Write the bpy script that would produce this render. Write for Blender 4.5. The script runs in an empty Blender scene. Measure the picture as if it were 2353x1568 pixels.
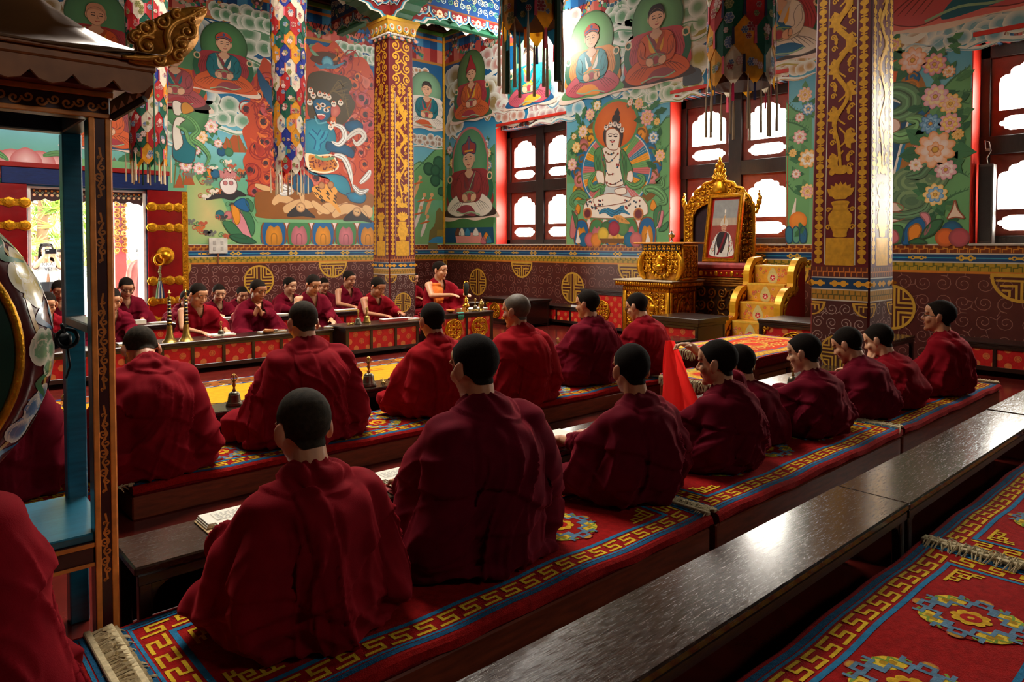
import bpy, math, random
import numpy as np
from mathutils import Vector, Matrix, Euler, noise as mnoise
R = math.radians; PI = math.pi
scene = bpy.context.scene
COL = scene.collection
rnd = random.Random(7)

# ---------------------------------------------------------------- camera
CAM_Z = 1.35; FPX = 1641.0; YAW = R(48.02); PITCH = R(1.65)
FW = Vector((math.cos(YAW) * math.cos(PITCH), math.sin(YAW) * math.cos(PITCH), -math.sin(PITCH)))
RT = Vector((math.sin(YAW), -math.cos(YAW), 0)); UP = RT.cross(FW)
CAM = Vector((0, 0, CAM_Z))
CY = 784 - (221 - FPX * math.tan(PITCH))          # principal point row
def ray(u, v):
    return FW + RT * ((u - 1176.5) / FPX) - UP * ((v - CY) / FPX)
def onX(u, v, X): r = ray(u, v); return CAM + r * (X / r.x)
def onY(u, v, Y): r = ray(u, v); return CAM + r * (Y / r.y)
def onZ(u, v, z): r = ray(u, v); return CAM + r * ((z - CAM_Z) / r.z)
cd = bpy.data.cameras.new('camera'); cam = bpy.data.objects.new('camera', cd); COL.objects.link(cam)
cam.location = CAM; cam.rotation_euler = (PI / 2 - PITCH, 0, YAW - PI / 2)
cd.sensor_width = 36; cd.lens = 36 * FPX / 2353; cd.shift_y = -(221 - FPX * math.tan(PITCH)) / 2353
cd.clip_start = .02; cd.clip_end = 400
scene.camera = cam

# ---------------------------------------------------------------- colour + materials
def lin(c):
    return tuple(((x / 255) / 12.92 if x / 255 <= .04045 else ((x / 255 + .055) / 1.055) ** 2.4) for x in c[:3])
MATS = {}
def mat(name, col=None, rough=.6, metal=0., var=.12, vscale=12., bump=.0, bscale=60., spec=.5, coat=0., stretch=(1, 1, 1), emit=None, col2=None, sheen=0.):
    """principled surface with noise-driven colour variation and bump; col None = painted colours from the mesh"""
    if name in MATS: return MATS[name]
    m = bpy.data.materials.new(name); m.use_nodes = True; nt = m.node_tree; N = nt.nodes; L = nt.links
    b = N['Principled BSDF']; b.inputs['Roughness'].default_value = rough; b.inputs['Metallic'].default_value = metal
    b.inputs['Specular IOR Level'].default_value = spec; b.inputs['Coat Weight'].default_value = coat; b.inputs['Coat Roughness'].default_value = .12
    if sheen: b.inputs['Sheen Tint'].default_value = (.9, .06, .08, 1); b.inputs['Sheen Weight'].default_value = sheen; b.inputs['Sheen Roughness'].default_value = .4
    tc = N.new('ShaderNodeTexCoord'); mp = N.new('ShaderNodeMapping'); mp.inputs['Scale'].default_value = stretch
    L.new(tc.outputs['Object'], mp.inputs['Vector'])
    nz = N.new('ShaderNodeTexNoise'); nz.inputs['Scale'].default_value = vscale; nz.inputs['Detail'].default_value = 3
    L.new(mp.outputs['Vector'], nz.inputs['Vector'])
    mx = N.new('ShaderNodeMix'); mx.data_type = 'RGBA'
    if col2 is None:
        mx.blend_type = 'MULTIPLY'; mx.inputs['Factor'].default_value = 1
        rp = N.new('ShaderNodeMapRange'); rp.inputs['From Min'].default_value = .3; rp.inputs['From Max'].default_value = .7
        rp.inputs['To Min'].default_value = 1 - var; rp.inputs['To Max'].default_value = 1 + var
        L.new(nz.outputs['Fac'], rp.inputs['Value']); L.new(rp.outputs['Result'], mx.inputs['B'])
        if col is None:
            at = N.new('ShaderNodeAttribute'); at.attribute_name = 'Col'; L.new(at.outputs['Color'], mx.inputs['A'])
        else: mx.inputs['A'].default_value = (*lin(col), 1)
    else:
        rp = N.new('ShaderNodeMapRange'); rp.inputs['From Min'].default_value = .35; rp.inputs['From Max'].default_value = .65
        L.new(nz.outputs['Fac'], rp.inputs['Value']); L.new(rp.outputs['Result'], mx.inputs['Factor'])
        mx.inputs['A'].default_value = (*lin(col), 1); mx.inputs['B'].default_value = (*lin(col2), 1)
    L.new(mx.outputs['Result'], b.inputs['Base Color'])
    if bump:
        n2 = N.new('ShaderNodeTexNoise'); n2.inputs['Scale'].default_value = bscale; n2.inputs['Detail'].default_value = 2
        L.new(mp.outputs['Vector'], n2.inputs['Vector'])
        bp = N.new('ShaderNodeBump'); bp.inputs['Strength'].default_value = bump; bp.inputs['Distance'].default_value = .01
        L.new(n2.outputs['Fac'], bp.inputs['Height']); L.new(bp.outputs['Normal'], b.inputs['Normal'])
    if emit: b.inputs['Emission Color'].default_value = (*lin(col), 1); b.inputs['Emission Strength'].default_value = emit
    MATS[name] = m; return m

# ---------------------------------------------------------------- mesh builder
class MB:
    def __init__(s): s.v = []; s.f = []; s.c = []; s.col = None
    def add(s, vs, fs, col=None):
        o = len(s.v); s.v.extend(tuple(p) for p in vs); col = col or s.col
        for f in fs: s.f.append([i + o for i in f]); s.c.append(col)
        return s
    def box(s, x0, x1, y0, y1, z0, z1, b=.003, rz=0, col=None, about=None):
        if x0 > x1: x0, x1 = x1, x0
        if y0 > y1: y0, y1 = y1, y0
        if z0 > z1: z0, z1 = z1, z0
        b = min(b, (x1 - x0) * .3, (y1 - y0) * .3, (z1 - z0) * .3)
        V = []; I = {}
        for ix, (X, dx) in enumerate(((x0, 1), (x1, -1))):
            for iy, (Y, dy) in enumerate(((y0, 1), (y1, -1))):
                for iz, (Z, dz) in enumerate(((z0, 1), (z1, -1))):
                    for k in range(3):
                        p = [X + dx * b, Y + dy * b, Z + dz * b]; p[k] = (X, Y, Z)[k]
                        I[(ix, iy, iz, k)] = len(V); V.append(p)
        F = []
        for k in range(3):
            a, c = (k + 1) % 3, (k + 2) % 3
            for sgn in (0, 1):
                q = []
                for (i, j) in ((0, 0), (1, 0), (1, 1), (0, 1)):
                    t = [0, 0, 0]; t[k] = sgn; t[a] = i; t[c] = j; q.append(I[(*t, k)])
                F.append(q if sgn else q[::-1])
        for k in range(3):            # edges along axis k
            a, c = (k + 1) % 3, (k + 2) % 3
            for i in (0, 1):
                for j in (0, 1):
                    t0 = [0, 0, 0]; t0[a] = i; t0[c] = j; t1 = list(t0); t1[k] = 1
                    q = [I[(*t0, a)], I[(*t1, a)], I[(*t1, c)], I[(*t0, c)]]
                    F.append(q if i != j else q[::-1])
        for ix in (0, 1):
            for iy in (0, 1):
                for iz in (0, 1):
                    q = [I[(ix, iy, iz, k)] for k in range(3)]
                    F.append(q if (ix + iy + iz) % 2 else q[::-1])
        if rz:
            cx, cy = about or ((x0 + x1) / 2, (y0 + y1) / 2); c_, s_ = math.cos(rz), math.sin(rz)
            V = [(cx + (p[0] - cx) * c_ - (p[1] - cy) * s_, cy + (p[0] - cx) * s_ + (p[1] - cy) * c_, p[2]) for p in V]
        return s.add(V, F, col)
    def tube(s, pts, r, n=8, col=None, flat=1., cap=True, closed=False, up=None):
        P = [Vector(p) for p in pts]; m = len(P)
        rr = r if hasattr(r, '__len__') else [r] * m
        V = []; F = []; prev = None
        for i in range(m):
            if closed: t = P[(i + 1) % m] - P[i - 1]
            else: t = P[min(i + 1, m - 1)] - P[max(i - 1, 0)]
            if t.length < 1e-9: t = Vector((0, 0, 1))
            t.normalize()
            if up is not None: a = Vector(up).cross(t)
            elif prev is None: a = (Vector((0, 0, 1)) if abs(t.z) < .9 else Vector((1, 0, 0))).cross(t)
            else: a = prev - t * prev.dot(t)
            if a.length < 1e-6: a = Vector((1, 0, 0)).cross(t)
            a.normalize(); prev = a; bb = t.cross(a)
            for k in range(n):
                w = 2 * PI * k / n
                V.append(P[i] + a * (math.cos(w) * rr[i]) + bb * (math.sin(w) * rr[i] * flat))
        for i in range(m if closed else m - 1):
            j = (i + 1) % m
            for k in range(n): F.append([i * n + k, i * n + (k + 1) % n, j * n + (k + 1) % n, j * n + k])
        if cap and not closed: F.append(list(range(n))[::-1]); F.append([(m - 1) * n + k for k in range(n)])
        return s.add(V, F, col)
    def lathe(s, prof, n=24, at=(0, 0, 0), col=None, M=None, sx=1, sy=1):
        V = []; F = []
        for (r, z) in prof:
            for k in range(n):
                w = 2 * PI * k / n; p = Vector((r * math.cos(w) * sx, r * math.sin(w) * sy, z))
                if M is not None: p = M @ p
                V.append(p + Vector(at))
        for i in range(len(prof) - 1):
            for k in range(n): F.append([i * n + k, i * n + (k + 1) % n, (i + 1) * n + (k + 1) % n, (i + 1) * n + k])
        if prof[0][0] > 1e-5: F.append(list(range(n))[::-1])
        if prof[-1][0] > 1e-5: F.append([(len(prof) - 1) * n + k for k in range(n)])
        return s.add(V, F, col)
    def ell(s, c, r, n=14, m=10, col=None, M=None):
        prof = []
        V = []; F = []
        for i in range(m + 1):
            th = PI * i / m - PI / 2
            for k in range(n):
                w = 2 * PI * k / n
                p = Vector((r[0] * math.cos(th) * math.cos(w), r[1] * math.cos(th) * math.sin(w), r[2] * math.sin(th)))
                if M is not None: p = M @ p
                V.append(p + Vector(c))
        for i in range(m):
            for k in range(n): F.append([i * n + k, i * n + (k + 1) % n, (i + 1) * n + (k + 1) % n, (i + 1) * n + k])
        return s.add(V, F, col)
    def rc(s, p1, r1, p2, r2, n=12, sx=1., sy=1.):
        """round cone"""
        a = Vector(p1); b = Vector(p2); t = b - a; l = t.length
        if l < 1e-6: return s.ell(a, (r1 * sx, r1 * sy, r1))
        q = t.to_track_quat('Z', 'Y').to_matrix()
        prof = [(max(r1 * math.sin(x), 1e-4), -r1 * math.cos(x)) for x in np.linspace(0.05, PI / 2, 5)]
        prof += [(max(r2 * math.cos(x), 1e-4), l + r2 * math.sin(x)) for x in np.linspace(0, PI / 2 - .05, 5)]
        return s.lathe(prof, n, a, M=q, sx=sx, sy=sy)
    def prism(s, poly, h0, h1, plane='xy', col=None):
        """extrude 2d polygon between h0 and h1 along the third axis"""
        def P(p, h):
            return (p[0], p[1], h) if plane == 'xy' else ((p[0], h, p[1]) if plane == 'xz' else (h, p[0], p[1]))
        n = len(poly); V = [P(p, h0) for p in poly] + [P(p, h1) for p in poly]
        F = [list(range(n))[::-1], [n + i for i in range(n)]] + [[i, (i + 1) % n, n + (i + 1) % n, n + i] for i in range(n)]
        return s.add(V, F, col)
    def xf(s, M, i0=0):
        for i in range(i0, len(s.v)): s.v[i] = tuple(M @ Vector(s.v[i]))
        return s
    def mesh(s, name, m=None, smooth=False):
        me = bpy.data.meshes.new(name); me.from_pydata([tuple(map(float, p)) for p in s.v], [], s.f)
        if any(c is not None for c in s.c):
            at = me.color_attributes.new('Col', 'FLOAT_COLOR', 'CORNER'); out = np.ones((len(me.loops), 4), np.float32); i = 0
            cache = {}
            for f, c in zip(s.f, s.c):
                n = len(f)
                if c is None: c = (128, 128, 128)
                if isinstance(c[0], (tuple, list)):
                    for k in range(n):
                        q = tuple(c[k]); 
                        if q not in cache: cache[q] = lin(q)
                        out[i + k, :3] = cache[q]
                else:
                    q = tuple(c)
                    if q not in cache: cache[q] = lin(q)
                    out[i:i + n, :3] = cache[q]
                i += n
            at.data.foreach_set('color', out.ravel())
        if smooth: me.polygons.foreach_set('use_smooth', [True] * len(me.polygons))
        if m: me.materials.append(m)
        me.update(); return me
    def build(s, name, m, parent=None, smooth=False, sharp=None, loc=None):
        me = s.mesh(name, m, smooth)
        if smooth and sharp is not None: me.set_sharp_from_angle(angle=R(sharp))
        return link(name, me, parent, loc)
def link(name, me, parent=None, loc=None):
    o = bpy.data.objects.new(name, me); COL.objects.link(o)
    if parent is not None:
        o.parent = parent
    if loc is not None: o.location = loc
    return o
def tag(o, label=None, cat=None, group=None, kind=None):
    if label: o['label'] = label
    if cat: o['category'] = cat
    if group: o['group'] = group
    if kind: o['kind'] = kind
    return o
def thing(name, label, cat, loc=(0, 0, 0), rz=0, group=None):
    o = bpy.data.objects.new(name, None); COL.objects.link(o); o.location = loc; o.rotation_euler = (0, 0, rz)
    o.empty_display_size = .1
    return tag(o, label, cat, group)
def struct(o): o['kind'] = 'structure'; return o
def copy_tree(o, parent=None):
    c = o.copy(); COL.objects.link(c)
    if parent is not None: c.parent = parent
    for ch in [x for x in COL.objects if x.parent == o]: copy_tree(ch, c)
    return c

# ---------------------------------------------------------------- flat painting (one mesh, painted faces, sub-millimetre paint layers)
def cr(pts, n=6, closed=True):
    P = [Vector((p[0], p[1])) for p in pts]; m = len(P); out = []
    for i in range(m if closed else m - 1):
        if closed: a, b, c, d = P[i - 1], P[i], P[(i + 1) % m], P[(i + 2) % m]
        else: a, b, c, d = P[max(i - 1, 0)], P[i], P[i + 1], P[min(i + 2, m - 1)]
        for k in range(n):
            t = k / n
            out.append(.5 * ((2 * b) + (c - a) * t + (2 * a - 5 * b + 4 * c - d) * t * t + (3 * b - a - 3 * c + d) * t ** 3))
    if not closed: out.append(P[-1])
    return out
class Paint(MB):
    """draws in (a, t): a to the viewer's right, t up.  fmap(a, t, off) -> world"""
    def __init__(s, fmap, step=.0004):
        super().__init__(); s.fmap = fmap; s.step = step; s.q = 0; s.lv = 1; s.o = (0, 0); s.k = (1, 1); s.rot = 0
    def at(s, o, k=1, rot=0, flip=False): s.o = o; s.k = (-k if flip else k, k); s.rot = rot; return s
    def M(s, p):
        x, y = p[0] * s.k[0], p[1] * s.k[1]
        if s.rot: c, q = math.cos(s.rot), math.sin(s.rot); x, y = x * c - y * q, x * q + y * c
        return (s.o[0] + x, s.o[1] + y)
    def _put(s, pts, faces, col, flip=None):
        s.q = (s.q + 1) % 14; W = [s.fmap(*s.M(p), s.lv * s.step + s.q * 1e-5) for p in pts]
        if s.k[0] < 0: faces = [f[::-1] for f in faces]; col = [c[::-1] if isinstance(c, list) else c for c in col]
        o = len(s.v); s.v.extend(W)
        for f, c in zip(faces, col): s.f.append([i + o for i in f]); s.c.append(c)
    def poly(s, pts, col, lv=None):
        if lv is not None: s.lv = lv
        A = sum(pts[i - 1][0] * pts[i][1] - pts[i][0] * pts[i - 1][1] for i in range(len(pts)))
        n = len(pts); f = list(range(n))
        if A < 0: f = f[::-1]
        s._put(pts, [f], [col]); return s
    def blob(s, pts, col, lv=None, n=5, line=None, lw=.01): 
        c = cr(pts, n); s.poly(c, col, lv)
        if line: s.lv += .5; s.stroke(c + [c[0]], lw, line); s.lv -= .5
        return s
    def disc(s, c, r, col, col2=None, ry=None, rot=0, n=28, lv=None, mid=.6, a0=0, a1=2 * PI):
        """col at rim, col2 at centre (painted shading of the design)"""
        if lv is not None: s.lv = lv
        ry = r if ry is None else ry; cs, sn = math.cos(rot), math.sin(rot)
        full = abs(a1 - a0 - 2 * PI) < 1e-6; m = n if full else n + 1
        def ring(q):
            o = []
            for k in range(m):
                w = a0 + (a1 - a0) * k / n; x, y = r * q * math.cos(w), ry * q * math.sin(w); o.append((c[0] + x * cs - y * sn, c[1] + x * sn + y * cs))
            return o
        P = [c] + ring(mid) + ring(1); F = []; C = []; col2 = col2 or col
        for k in range(n):
            j = (k + 1) % m
            F.append([0, 1 + k, 1 + j]); C.append(col2)
            F.append([1 + k, 1 + m + k, 1 + m + j, 1 + j]); C.append([col2, col, col, col2])
        s._put(P, F, C); return s
    def stroke(s, pts, w, col, lv=None, smooth=0, taper=False):
        if lv is not None: s.lv = lv
        P = cr(pts, smooth, False) if smooth else [Vector((p[0], p[1])) for p in pts]
        m = len(P); V = []; 
        for i in range(m):
            t = P[min(i + 1, m - 1)] - P[max(i - 1, 0)]
            if t.length < 1e-9: t = Vector((1, 0))
            t.normalize(); nn = Vector((-t.y, t.x))
            ww = (w(i / (m - 1)) if callable(w) else w) / 2
            if taper: ww *= max(.06, math.sin(PI * min(1, max(0, (i / (m - 1)) * .94 + .06))) ** .6)
            V += [P[i] - nn * ww, P[i] + nn * ww]
        F = [[2 * i, 2 * i + 2, 2 * i + 3, 2 * i + 1] for i in range(m - 1)]
        s._put(V, F, [col] * len(F)); return s
    def rect(s, x0, x1, y0, y1, col, lv=None): return s.poly([(x0, y0), (x1, y0), (x1, y1), (x0, y1)], col, lv)
    def ring(s, c, r, w, col, n=28, lv=None, ry=None, a0=0, a1=2 * PI):
        ry = r if ry is None else ry
        return s.stroke([(c[0] + r * math.cos(a0 + (a1 - a0) * k / n), c[1] + ry * math.sin(a0 + (a1 - a0) * k / n)) for k in range(n + 1)], w, col, lv)
    def spiral(s, c, r, turns, w, col, a0=0, dirn=1, n=None, lv=None, taper=False):
        n = n or int(12 * turns) + 2
        return s.stroke([(c[0] + r * (1 - .88 * k / n) * math.cos(a0 + dirn * 2 * PI * turns * k / n), c[1] + r * (1 - .88 * k / n) * math.sin(a0 + dirn * 2 * PI * turns * k / n)) for k in range(n + 1)], w, col, lv, taper=taper)
    def bez(s, p0, p1, p2, w, col, lv=None, n=10, taper=False):
        return s.stroke([((1 - t) ** 2 * p0[0] + 2 * t * (1 - t) * p1[0] + t * t * p2[0], (1 - t) ** 2 * p0[1] + 2 * t * (1 - t) * p1[1] + t * t * p2[1]) for t in [i / n for i in range(n + 1)]], w, col, lv, taper=taper)
# ================================================================ ROOM
XW = 8.9; YW = 12.0; XN = -4.5; YN = -4.6; ZC = 5.95
M_maroon = mat('dado_maroon', (88, 38, 32), .35, var=.12, vscale=9, bump=.04, bscale=40)
M_blue = mat('mural_ground', (20, 100, 145), .45, var=.06, vscale=2)
M_paint = mat('mural_paint', None, .5, var=.05, vscale=3)
M_gold = mat('gilded_carving', (215, 150, 30), .34, .85, var=.25, vscale=30, bump=.25, bscale=90)
M_goldp = mat('gold_paint', (214, 158, 40), .45, .25, var=.15, vscale=25)
M_dark = mat('dark_lacquered_wood', (38, 20, 15), .3, var=.35, vscale=14, stretch=(1, 6, 6), bump=.1, bscale=60, coat=.3)
M_red = mat('red_lacquer', (150, 18, 12), .35, var=.15, vscale=8)
M_ired = mat('window_reveal_red', (205, 40, 18), .5, var=.1, vscale=6)
M_floor = mat('floor_red', (92, 28, 22), .16, var=.25, vscale=7, bump=.03, bscale=30, spec=.5)
M_plain = mat('plain_plaster', (58, 42, 32), .7, var=.1)
M_black = mat('black_window_wood', (34, 26, 24), .45, var=.3, vscale=10, bump=.15, stretch=(6, 6, 1))
M_lat = mat('window_panel_wood', (120, 52, 38), .5, var=.2, vscale=10, bump=.1)
M_green = mat('beam_green', (18, 92, 62), .5, var=.15, vscale=6)
M_beam = mat('beam_blue', (20, 62, 120), .5, var=.15, vscale=5)
M_ceil = mat('ceiling_boards', (60, 36, 24), .6, var=.25, vscale=6, stretch=(1, 8, 1))

def glass():
    m = bpy.data.materials.new('window_glass'); m.use_nodes = True; nt = m.node_tree; N = nt.nodes; L = nt.links; N.clear()
    o = N.new('ShaderNodeOutputMaterial'); t = N.new('ShaderNodeBsdfTransparent'); g = N.new('ShaderNodeBsdfGlossy'); g.inputs['Roughness'].default_value = .03
    lw = N.new('ShaderNodeFresnel'); lw.inputs['IOR'].default_value = 1.3; mx = N.new('ShaderNodeMixShader')
    nz = N.new('ShaderNodeTexNoise'); nz.inputs['Scale'].default_value = 2; mr = N.new('ShaderNodeMix'); mr.data_type = 'RGBA'
    mr.inputs['A'].default_value = (.94, .96, .96, 1); mr.inputs['B'].default_value = (.98, .99, .99, 1); L.new(nz.outputs['Fac'], mr.inputs['Factor']); L.new(mr.outputs['Result'], t.inputs['Color'])
    L.new(lw.outputs['Fac'], mx.inputs['Fac']); L.new(t.outputs[0], mx.inputs[1]); L.new(g.outputs[0], mx.inputs[2]); L.new(mx.outputs[0], o.inputs['Surface']); return m
M_glass = glass()

# floor, ceiling, walls
struct(MB().box(XN - .3, XW + .6, YN - .3, YW + .35, -.12, 0, .001).build('floor', M_floor))
SKY = (1.2, 6.15, 5.2, 9.0)                        # unseen roof light over the middle bay, added to brighten the hall
cb = MB()
cb.box(XN, SKY[0], YN, YW, ZC, ZC + .15, .001); cb.box(SKY[1], XW, YN, YW, ZC, ZC + .15, .001)
cb.box(SKY[0], SKY[1], YN, SKY[2], ZC, ZC + .15, .001); cb.box(SKY[0], SKY[1], SKY[3], YW, ZC, ZC + .15, .001)
struct(cb.build('ceiling', M_ceil))
lw_ = MB()
for (a, b, c, d) in ((SKY[0] - .12, SKY[0], SKY[2] - .12, SKY[3] + .12), (SKY[1], SKY[1] + .12, SKY[2] - .12, SKY[3] + .12), (SKY[0], SKY[1], SKY[2] - .12, SKY[2]), (SKY[0], SKY[1], SKY[3], SKY[3] + .12)):
    lw_.box(a, b, c, d, ZC + .15, ZC + 1.3, .002)
for k in range(1, 4): lw_.box(SKY[0] + 7 * k / 4 - .04, SKY[0] + 7 * k / 4 + .04, SKY[2], SKY[3], ZC + 1.2, ZC + 1.3, .002)
struct(lw_.build('trim_added_roof_light', M_ceil))  # curb and bars of the added roof light
DX0, DX1, DZ = 1.66, 3.19, 2.18
wl = MB()
wl.box(XN, DX0, YW, YW + .35, 0, ZC, .001); wl.box(DX1, XW + .5, YW, YW + .35, 0, ZC, .001); wl.box(DX0, DX1, YW, YW + .35, DZ, ZC, .001)
wall_left = struct(wl.build('wall_left', M_blue))
WIN = [(8.50, 10.34), (4.53, 6.37), (.60, 2.45)]; WZ0, WZ1 = 1.36, 3.59
wr = MB(); ys = [YN] + [y for w in reversed(WIN) for y in w] + [YW]
wr.box(XW, XW + .5, YN, YW, 0, WZ0, .001); wr.box(XW, XW + .5, YN, YW, WZ1, ZC, .001)
for i in range(0, len(ys), 2): wr.box(XW, XW + .5, ys[i], ys[i + 1], WZ0, WZ1, .001)
wall_right = struct(wr.build('wall_right', M_blue))
struct(MB().box(XN - .3, XN, YN, YW + .35, 0, ZC, .001).build('wall_rear', M_plain))
HW = (1.6, 3.2, 4.7, 5.7)                          # unseen high window behind the camera, added for extra light
struct(MB().box(XN, XW + .5, YN - .3, YN, 0, HW[2], .001).box(XN, XW + .5, YN - .3, YN, HW[3], ZC, .001).box(XN, HW[0], YN - .3, YN, HW[2], HW[3], .001).box(HW[1], XW + .5, YN - .3, YN, HW[2], HW[3], .001).build('wall_near', M_plain))
hw = MB()
for k in range(3): x = HW[0] + (HW[1] - HW[0]) * k / 2; hw.box(x - .04, x + .04, YN - .2, YN - .12, HW[2], HW[3], .004)
hw.box(HW[0], HW[1], YN - .2, YN - .12, HW[2], HW[2] + .08, .004).box(HW[0], HW[1], YN - .2, YN - .12, HW[3] - .08, HW[3], .004); struct(hw.build('window_4', M_black))  # frame of the added high window

# windows
from mathutils.geometry import tessellate_polygon
def plate(mb, outer, holes, h0, h1, fmap):
    """flat panel with cut-outs: outer/holes 2d, thickness h0..h1 through fmap(a, t, h)"""
    loops = [[Vector((p[0], p[1], 0)) for p in outer]] + [[Vector((p[0], p[1], 0)) for p in h] for h in holes]
    pts = [p for l in loops for p in l]; tri = tessellate_polygon(loops); n = len(pts)
    V = [fmap(p.x, p.y, h0) for p in pts] + [fmap(p.x, p.y, h1) for p in pts]
    F = [list(t) for t in tri] + [[t[2] + n, t[1] + n, t[0] + n] for t in tri]; o = 0
    for l in loops:
        m = len(l); F += [[o + i, o + (i + 1) % m, n + o + (i + 1) % m, n + o + i] for i in range(m)]; o += m
    mb.add(V, F)
def lobed(x0, x1, y0, y1, top=True, bot=False):
    """cusped opening"""
    w = x1 - x0; h = y1 - y0; P = []
    def lob(cx, cy, r, a0, a1): return [(cx + r * math.cos(a0 + (a1 - a0) * k / 5), cy + r * math.sin(a0 + (a1 - a0) * k / 5)) for k in range(6)]
    q = min(.18 * w, .3 * h)
    up = [(x1, y1 - 2.0 * q)] + lob(x1 - q * .5, y1 - 1.5 * q, q * .5, 0, PI / 2) + lob(x1 - 1.1 * q, y1 - .75 * q, q * .6, 0, PI / 2) + [(x1 - 1.5 * q, y1 - .1 * q)] + lob((x0 + x1) / 2, y1 - .6 * q, w / 2 - 1.5 * q, PI * .2, PI * .8)[1:-1:2]
    up = [(x1, y1 - 1.9 * q), (x1 - .12 * q, y1 - 1.4 * q), (x1 - .5 * q, y1 - 1.15 * q), (x1 - .95 * q, y1 - 1.1 * q), (x1 - 1.0 * q, y1 - .7 * q), (x1 - 1.3 * q, y1 - .42 * q), (x1 - 1.75 * q, y1 - .38 * q), (x1 - 2.1 * q, y1 - .1 * q)]
    up = up + [((x0 + x1) - p[0], p[1]) for p in up[::-1]]
    if not top: up = [(x1, y1), (x0, y1)]
    if bot:
        dn = [((x0 + x1) / 2 * 2 - p[0], y0 + (y1 - p[1])) for p in up]
        return up + dn
    return [(x0, y0), (x1, y0)] + up
XF = XW + .34
for i, (y0, y1) in enumerate(WIN):
    f = lambda a, t, h: (XF - h, -a, t)            # a = -Y, h towards the room
    w = MB(); a0, a1 = -y1, -y0; am = (a0 + a1) / 2
    def bx(p, q, t0, t1, h0=0., h1=.07): w.box(XF - h1, XF - h0, -q, -p, t0, t1, .006)
    bx(a0, a0 + .10, WZ0, WZ1); bx(a1 - .10, a1, WZ0, WZ1); bx(a0, a1, WZ0, WZ0 + .09); bx(a0, a1, WZ1 - .2, WZ1)
    bx(am - .1, am + .1, WZ0, WZ1, 0, .085); zm = 2.42; bx(a0, a1, zm - .08, zm + .12, 0, .08)
    win = struct(w.build('window_%d' % (i + 1), M_black))
    # painted carved strip under the head
    p = MB(); 
    for k in range(44):
        q = a0 + .1 + (a1 - a0 - .2) * k / 44; e = (a1 - a0 - .2) / 44
        p.box(XW + .02, XF - .02, -q - e, -q, WZ1 - .075 + (.012 if k % 2 else 0), WZ1 - .001, .004, col=[(120, 40, 32), (150, 140, 120), (34, 70, 100), (90, 34, 30)][k % 4])
    p.build('carved_head', M_paint, win)
    k = 0
    for (p0, p1) in ((a0 + .10, am - .1), (am + .1, a1 - .10)):
        for (z0, z1) in ((WZ0 + .09, zm - .08), (zm + .12, WZ1 - .2)):
            mb = MB(); m = .075; h = z1 - z0; s = z0 + h * .29
            plate(mb, [(p0, z0), (p1, z0), (p1, z1), (p0, z1)], [lobed(p0 + m, p1 - m, z0 + m * .7, s - .03, True, True), lobed(p0 + m, p1 - m, s + .03, z1 - m)], .01, .035, f)
            pn = mb.build('panel', M_lat, win)
            g = MB().add([f(p0, z0, .006), f(p1, z0, .006), f(p1, z1, .006), f(p0, z1, .006)], [[0, 1, 2, 3]]).build('glass_pane', M_glass, pn)
    # red reveal
    r = MB(); e = .03
    r.box(XW - .004, XF - .001, y1 - .008, y1 + .004, WZ0, WZ1 + .05, .003); r.box(XW - .004, XF - .001, y0 - .004, y0 + .008, WZ0, WZ1 + .05, .003)
    r.box(XW - .012, XF - .001, y0, y1, WZ1 - .001, WZ1 + .05, .003)
    r.build('reveal', M_ired, win)
    MB().box(XW - .02, XF + .02, y0, y1, WZ0 - .02, WZ0 + .005, .003).build('sill', mat('sill_white', (190, 180, 165), .4), win)

# world: bright overcast sky seen through every opening
wd = bpy.data.worlds.new('sky'); scene.world = wd; wd.use_nodes = True; nt = wd.node_tree
bg = nt.nodes['Background']; tc = nt.nodes.new('ShaderNodeTexCoord'); sp = nt.nodes.new('ShaderNodeSeparateXYZ'); cr_ = nt.nodes.new('ShaderNodeValToRGB')
nt.links.new(tc.outputs['Generated'], sp.inputs[0]); nt.links.new(sp.outputs['Z'], cr_.inputs['Fac']); nt.links.new(cr_.outputs['Color'], bg.inputs['Color'])
cr_.color_ramp.elements[0].position = 0; cr_.color_ramp.elements[0].color = (1, .93, .80, 1)
cr_.color_ramp.elements[1].position = .6; cr_.color_ramp.elements[1].color = (1, .93, .82, 1)
wr_n = nt.nodes.new('ShaderNodeMapRange'); wr_n.inputs['From Min'].default_value = -.1; wr_n.inputs['From Max'].default_value = .9; wr_n.inputs['To Min'].default_value = 13; wr_n.inputs['To Max'].default_value = 30
nt.links.new(sp.outputs['X'], wr_n.inputs['Value']); nt.links.new(wr_n.outputs['Result'], bg.inputs['Strength'])          # sunward half of the sky is brighter
def portal(loc, rot, sx, sy):
    l = bpy.data.lights.new('daylight_portal', 'AREA'); l.shape = 'RECTANGLE'; l.size = sx; l.size_y = sy; l.cycles.is_portal = True
    o = bpy.data.objects.new('daylight_portal', l); COL.objects.link(o); o.location = loc; o.rotation_euler = rot
for (y0, y1) in WIN: portal((XW + .48, (y0 + y1) / 2, (WZ0 + WZ1) / 2), (0, PI / 2, 0), WZ1 - WZ0, y1 - y0)
portal(((SKY[0] + SKY[1]) / 2, (SKY[2] + SKY[3]) / 2, ZC + 1.35), (0, 0, 0), SKY[1] - SKY[0], SKY[3] - SKY[2])
portal(((HW[0] + HW[1]) / 2, YN - .32, (HW[2] + HW[3]) / 2), (PI / 2, 0, 0), HW[1] - HW[0], HW[3] - HW[2])
portal(((DX0 + DX1) / 2, YW + .34, DZ / 2), (-PI / 2, 0, 0), DX1 - DX0, DZ)
vs = scene.view_settings; scene.display_settings.display_device = 'sRGB'
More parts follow.
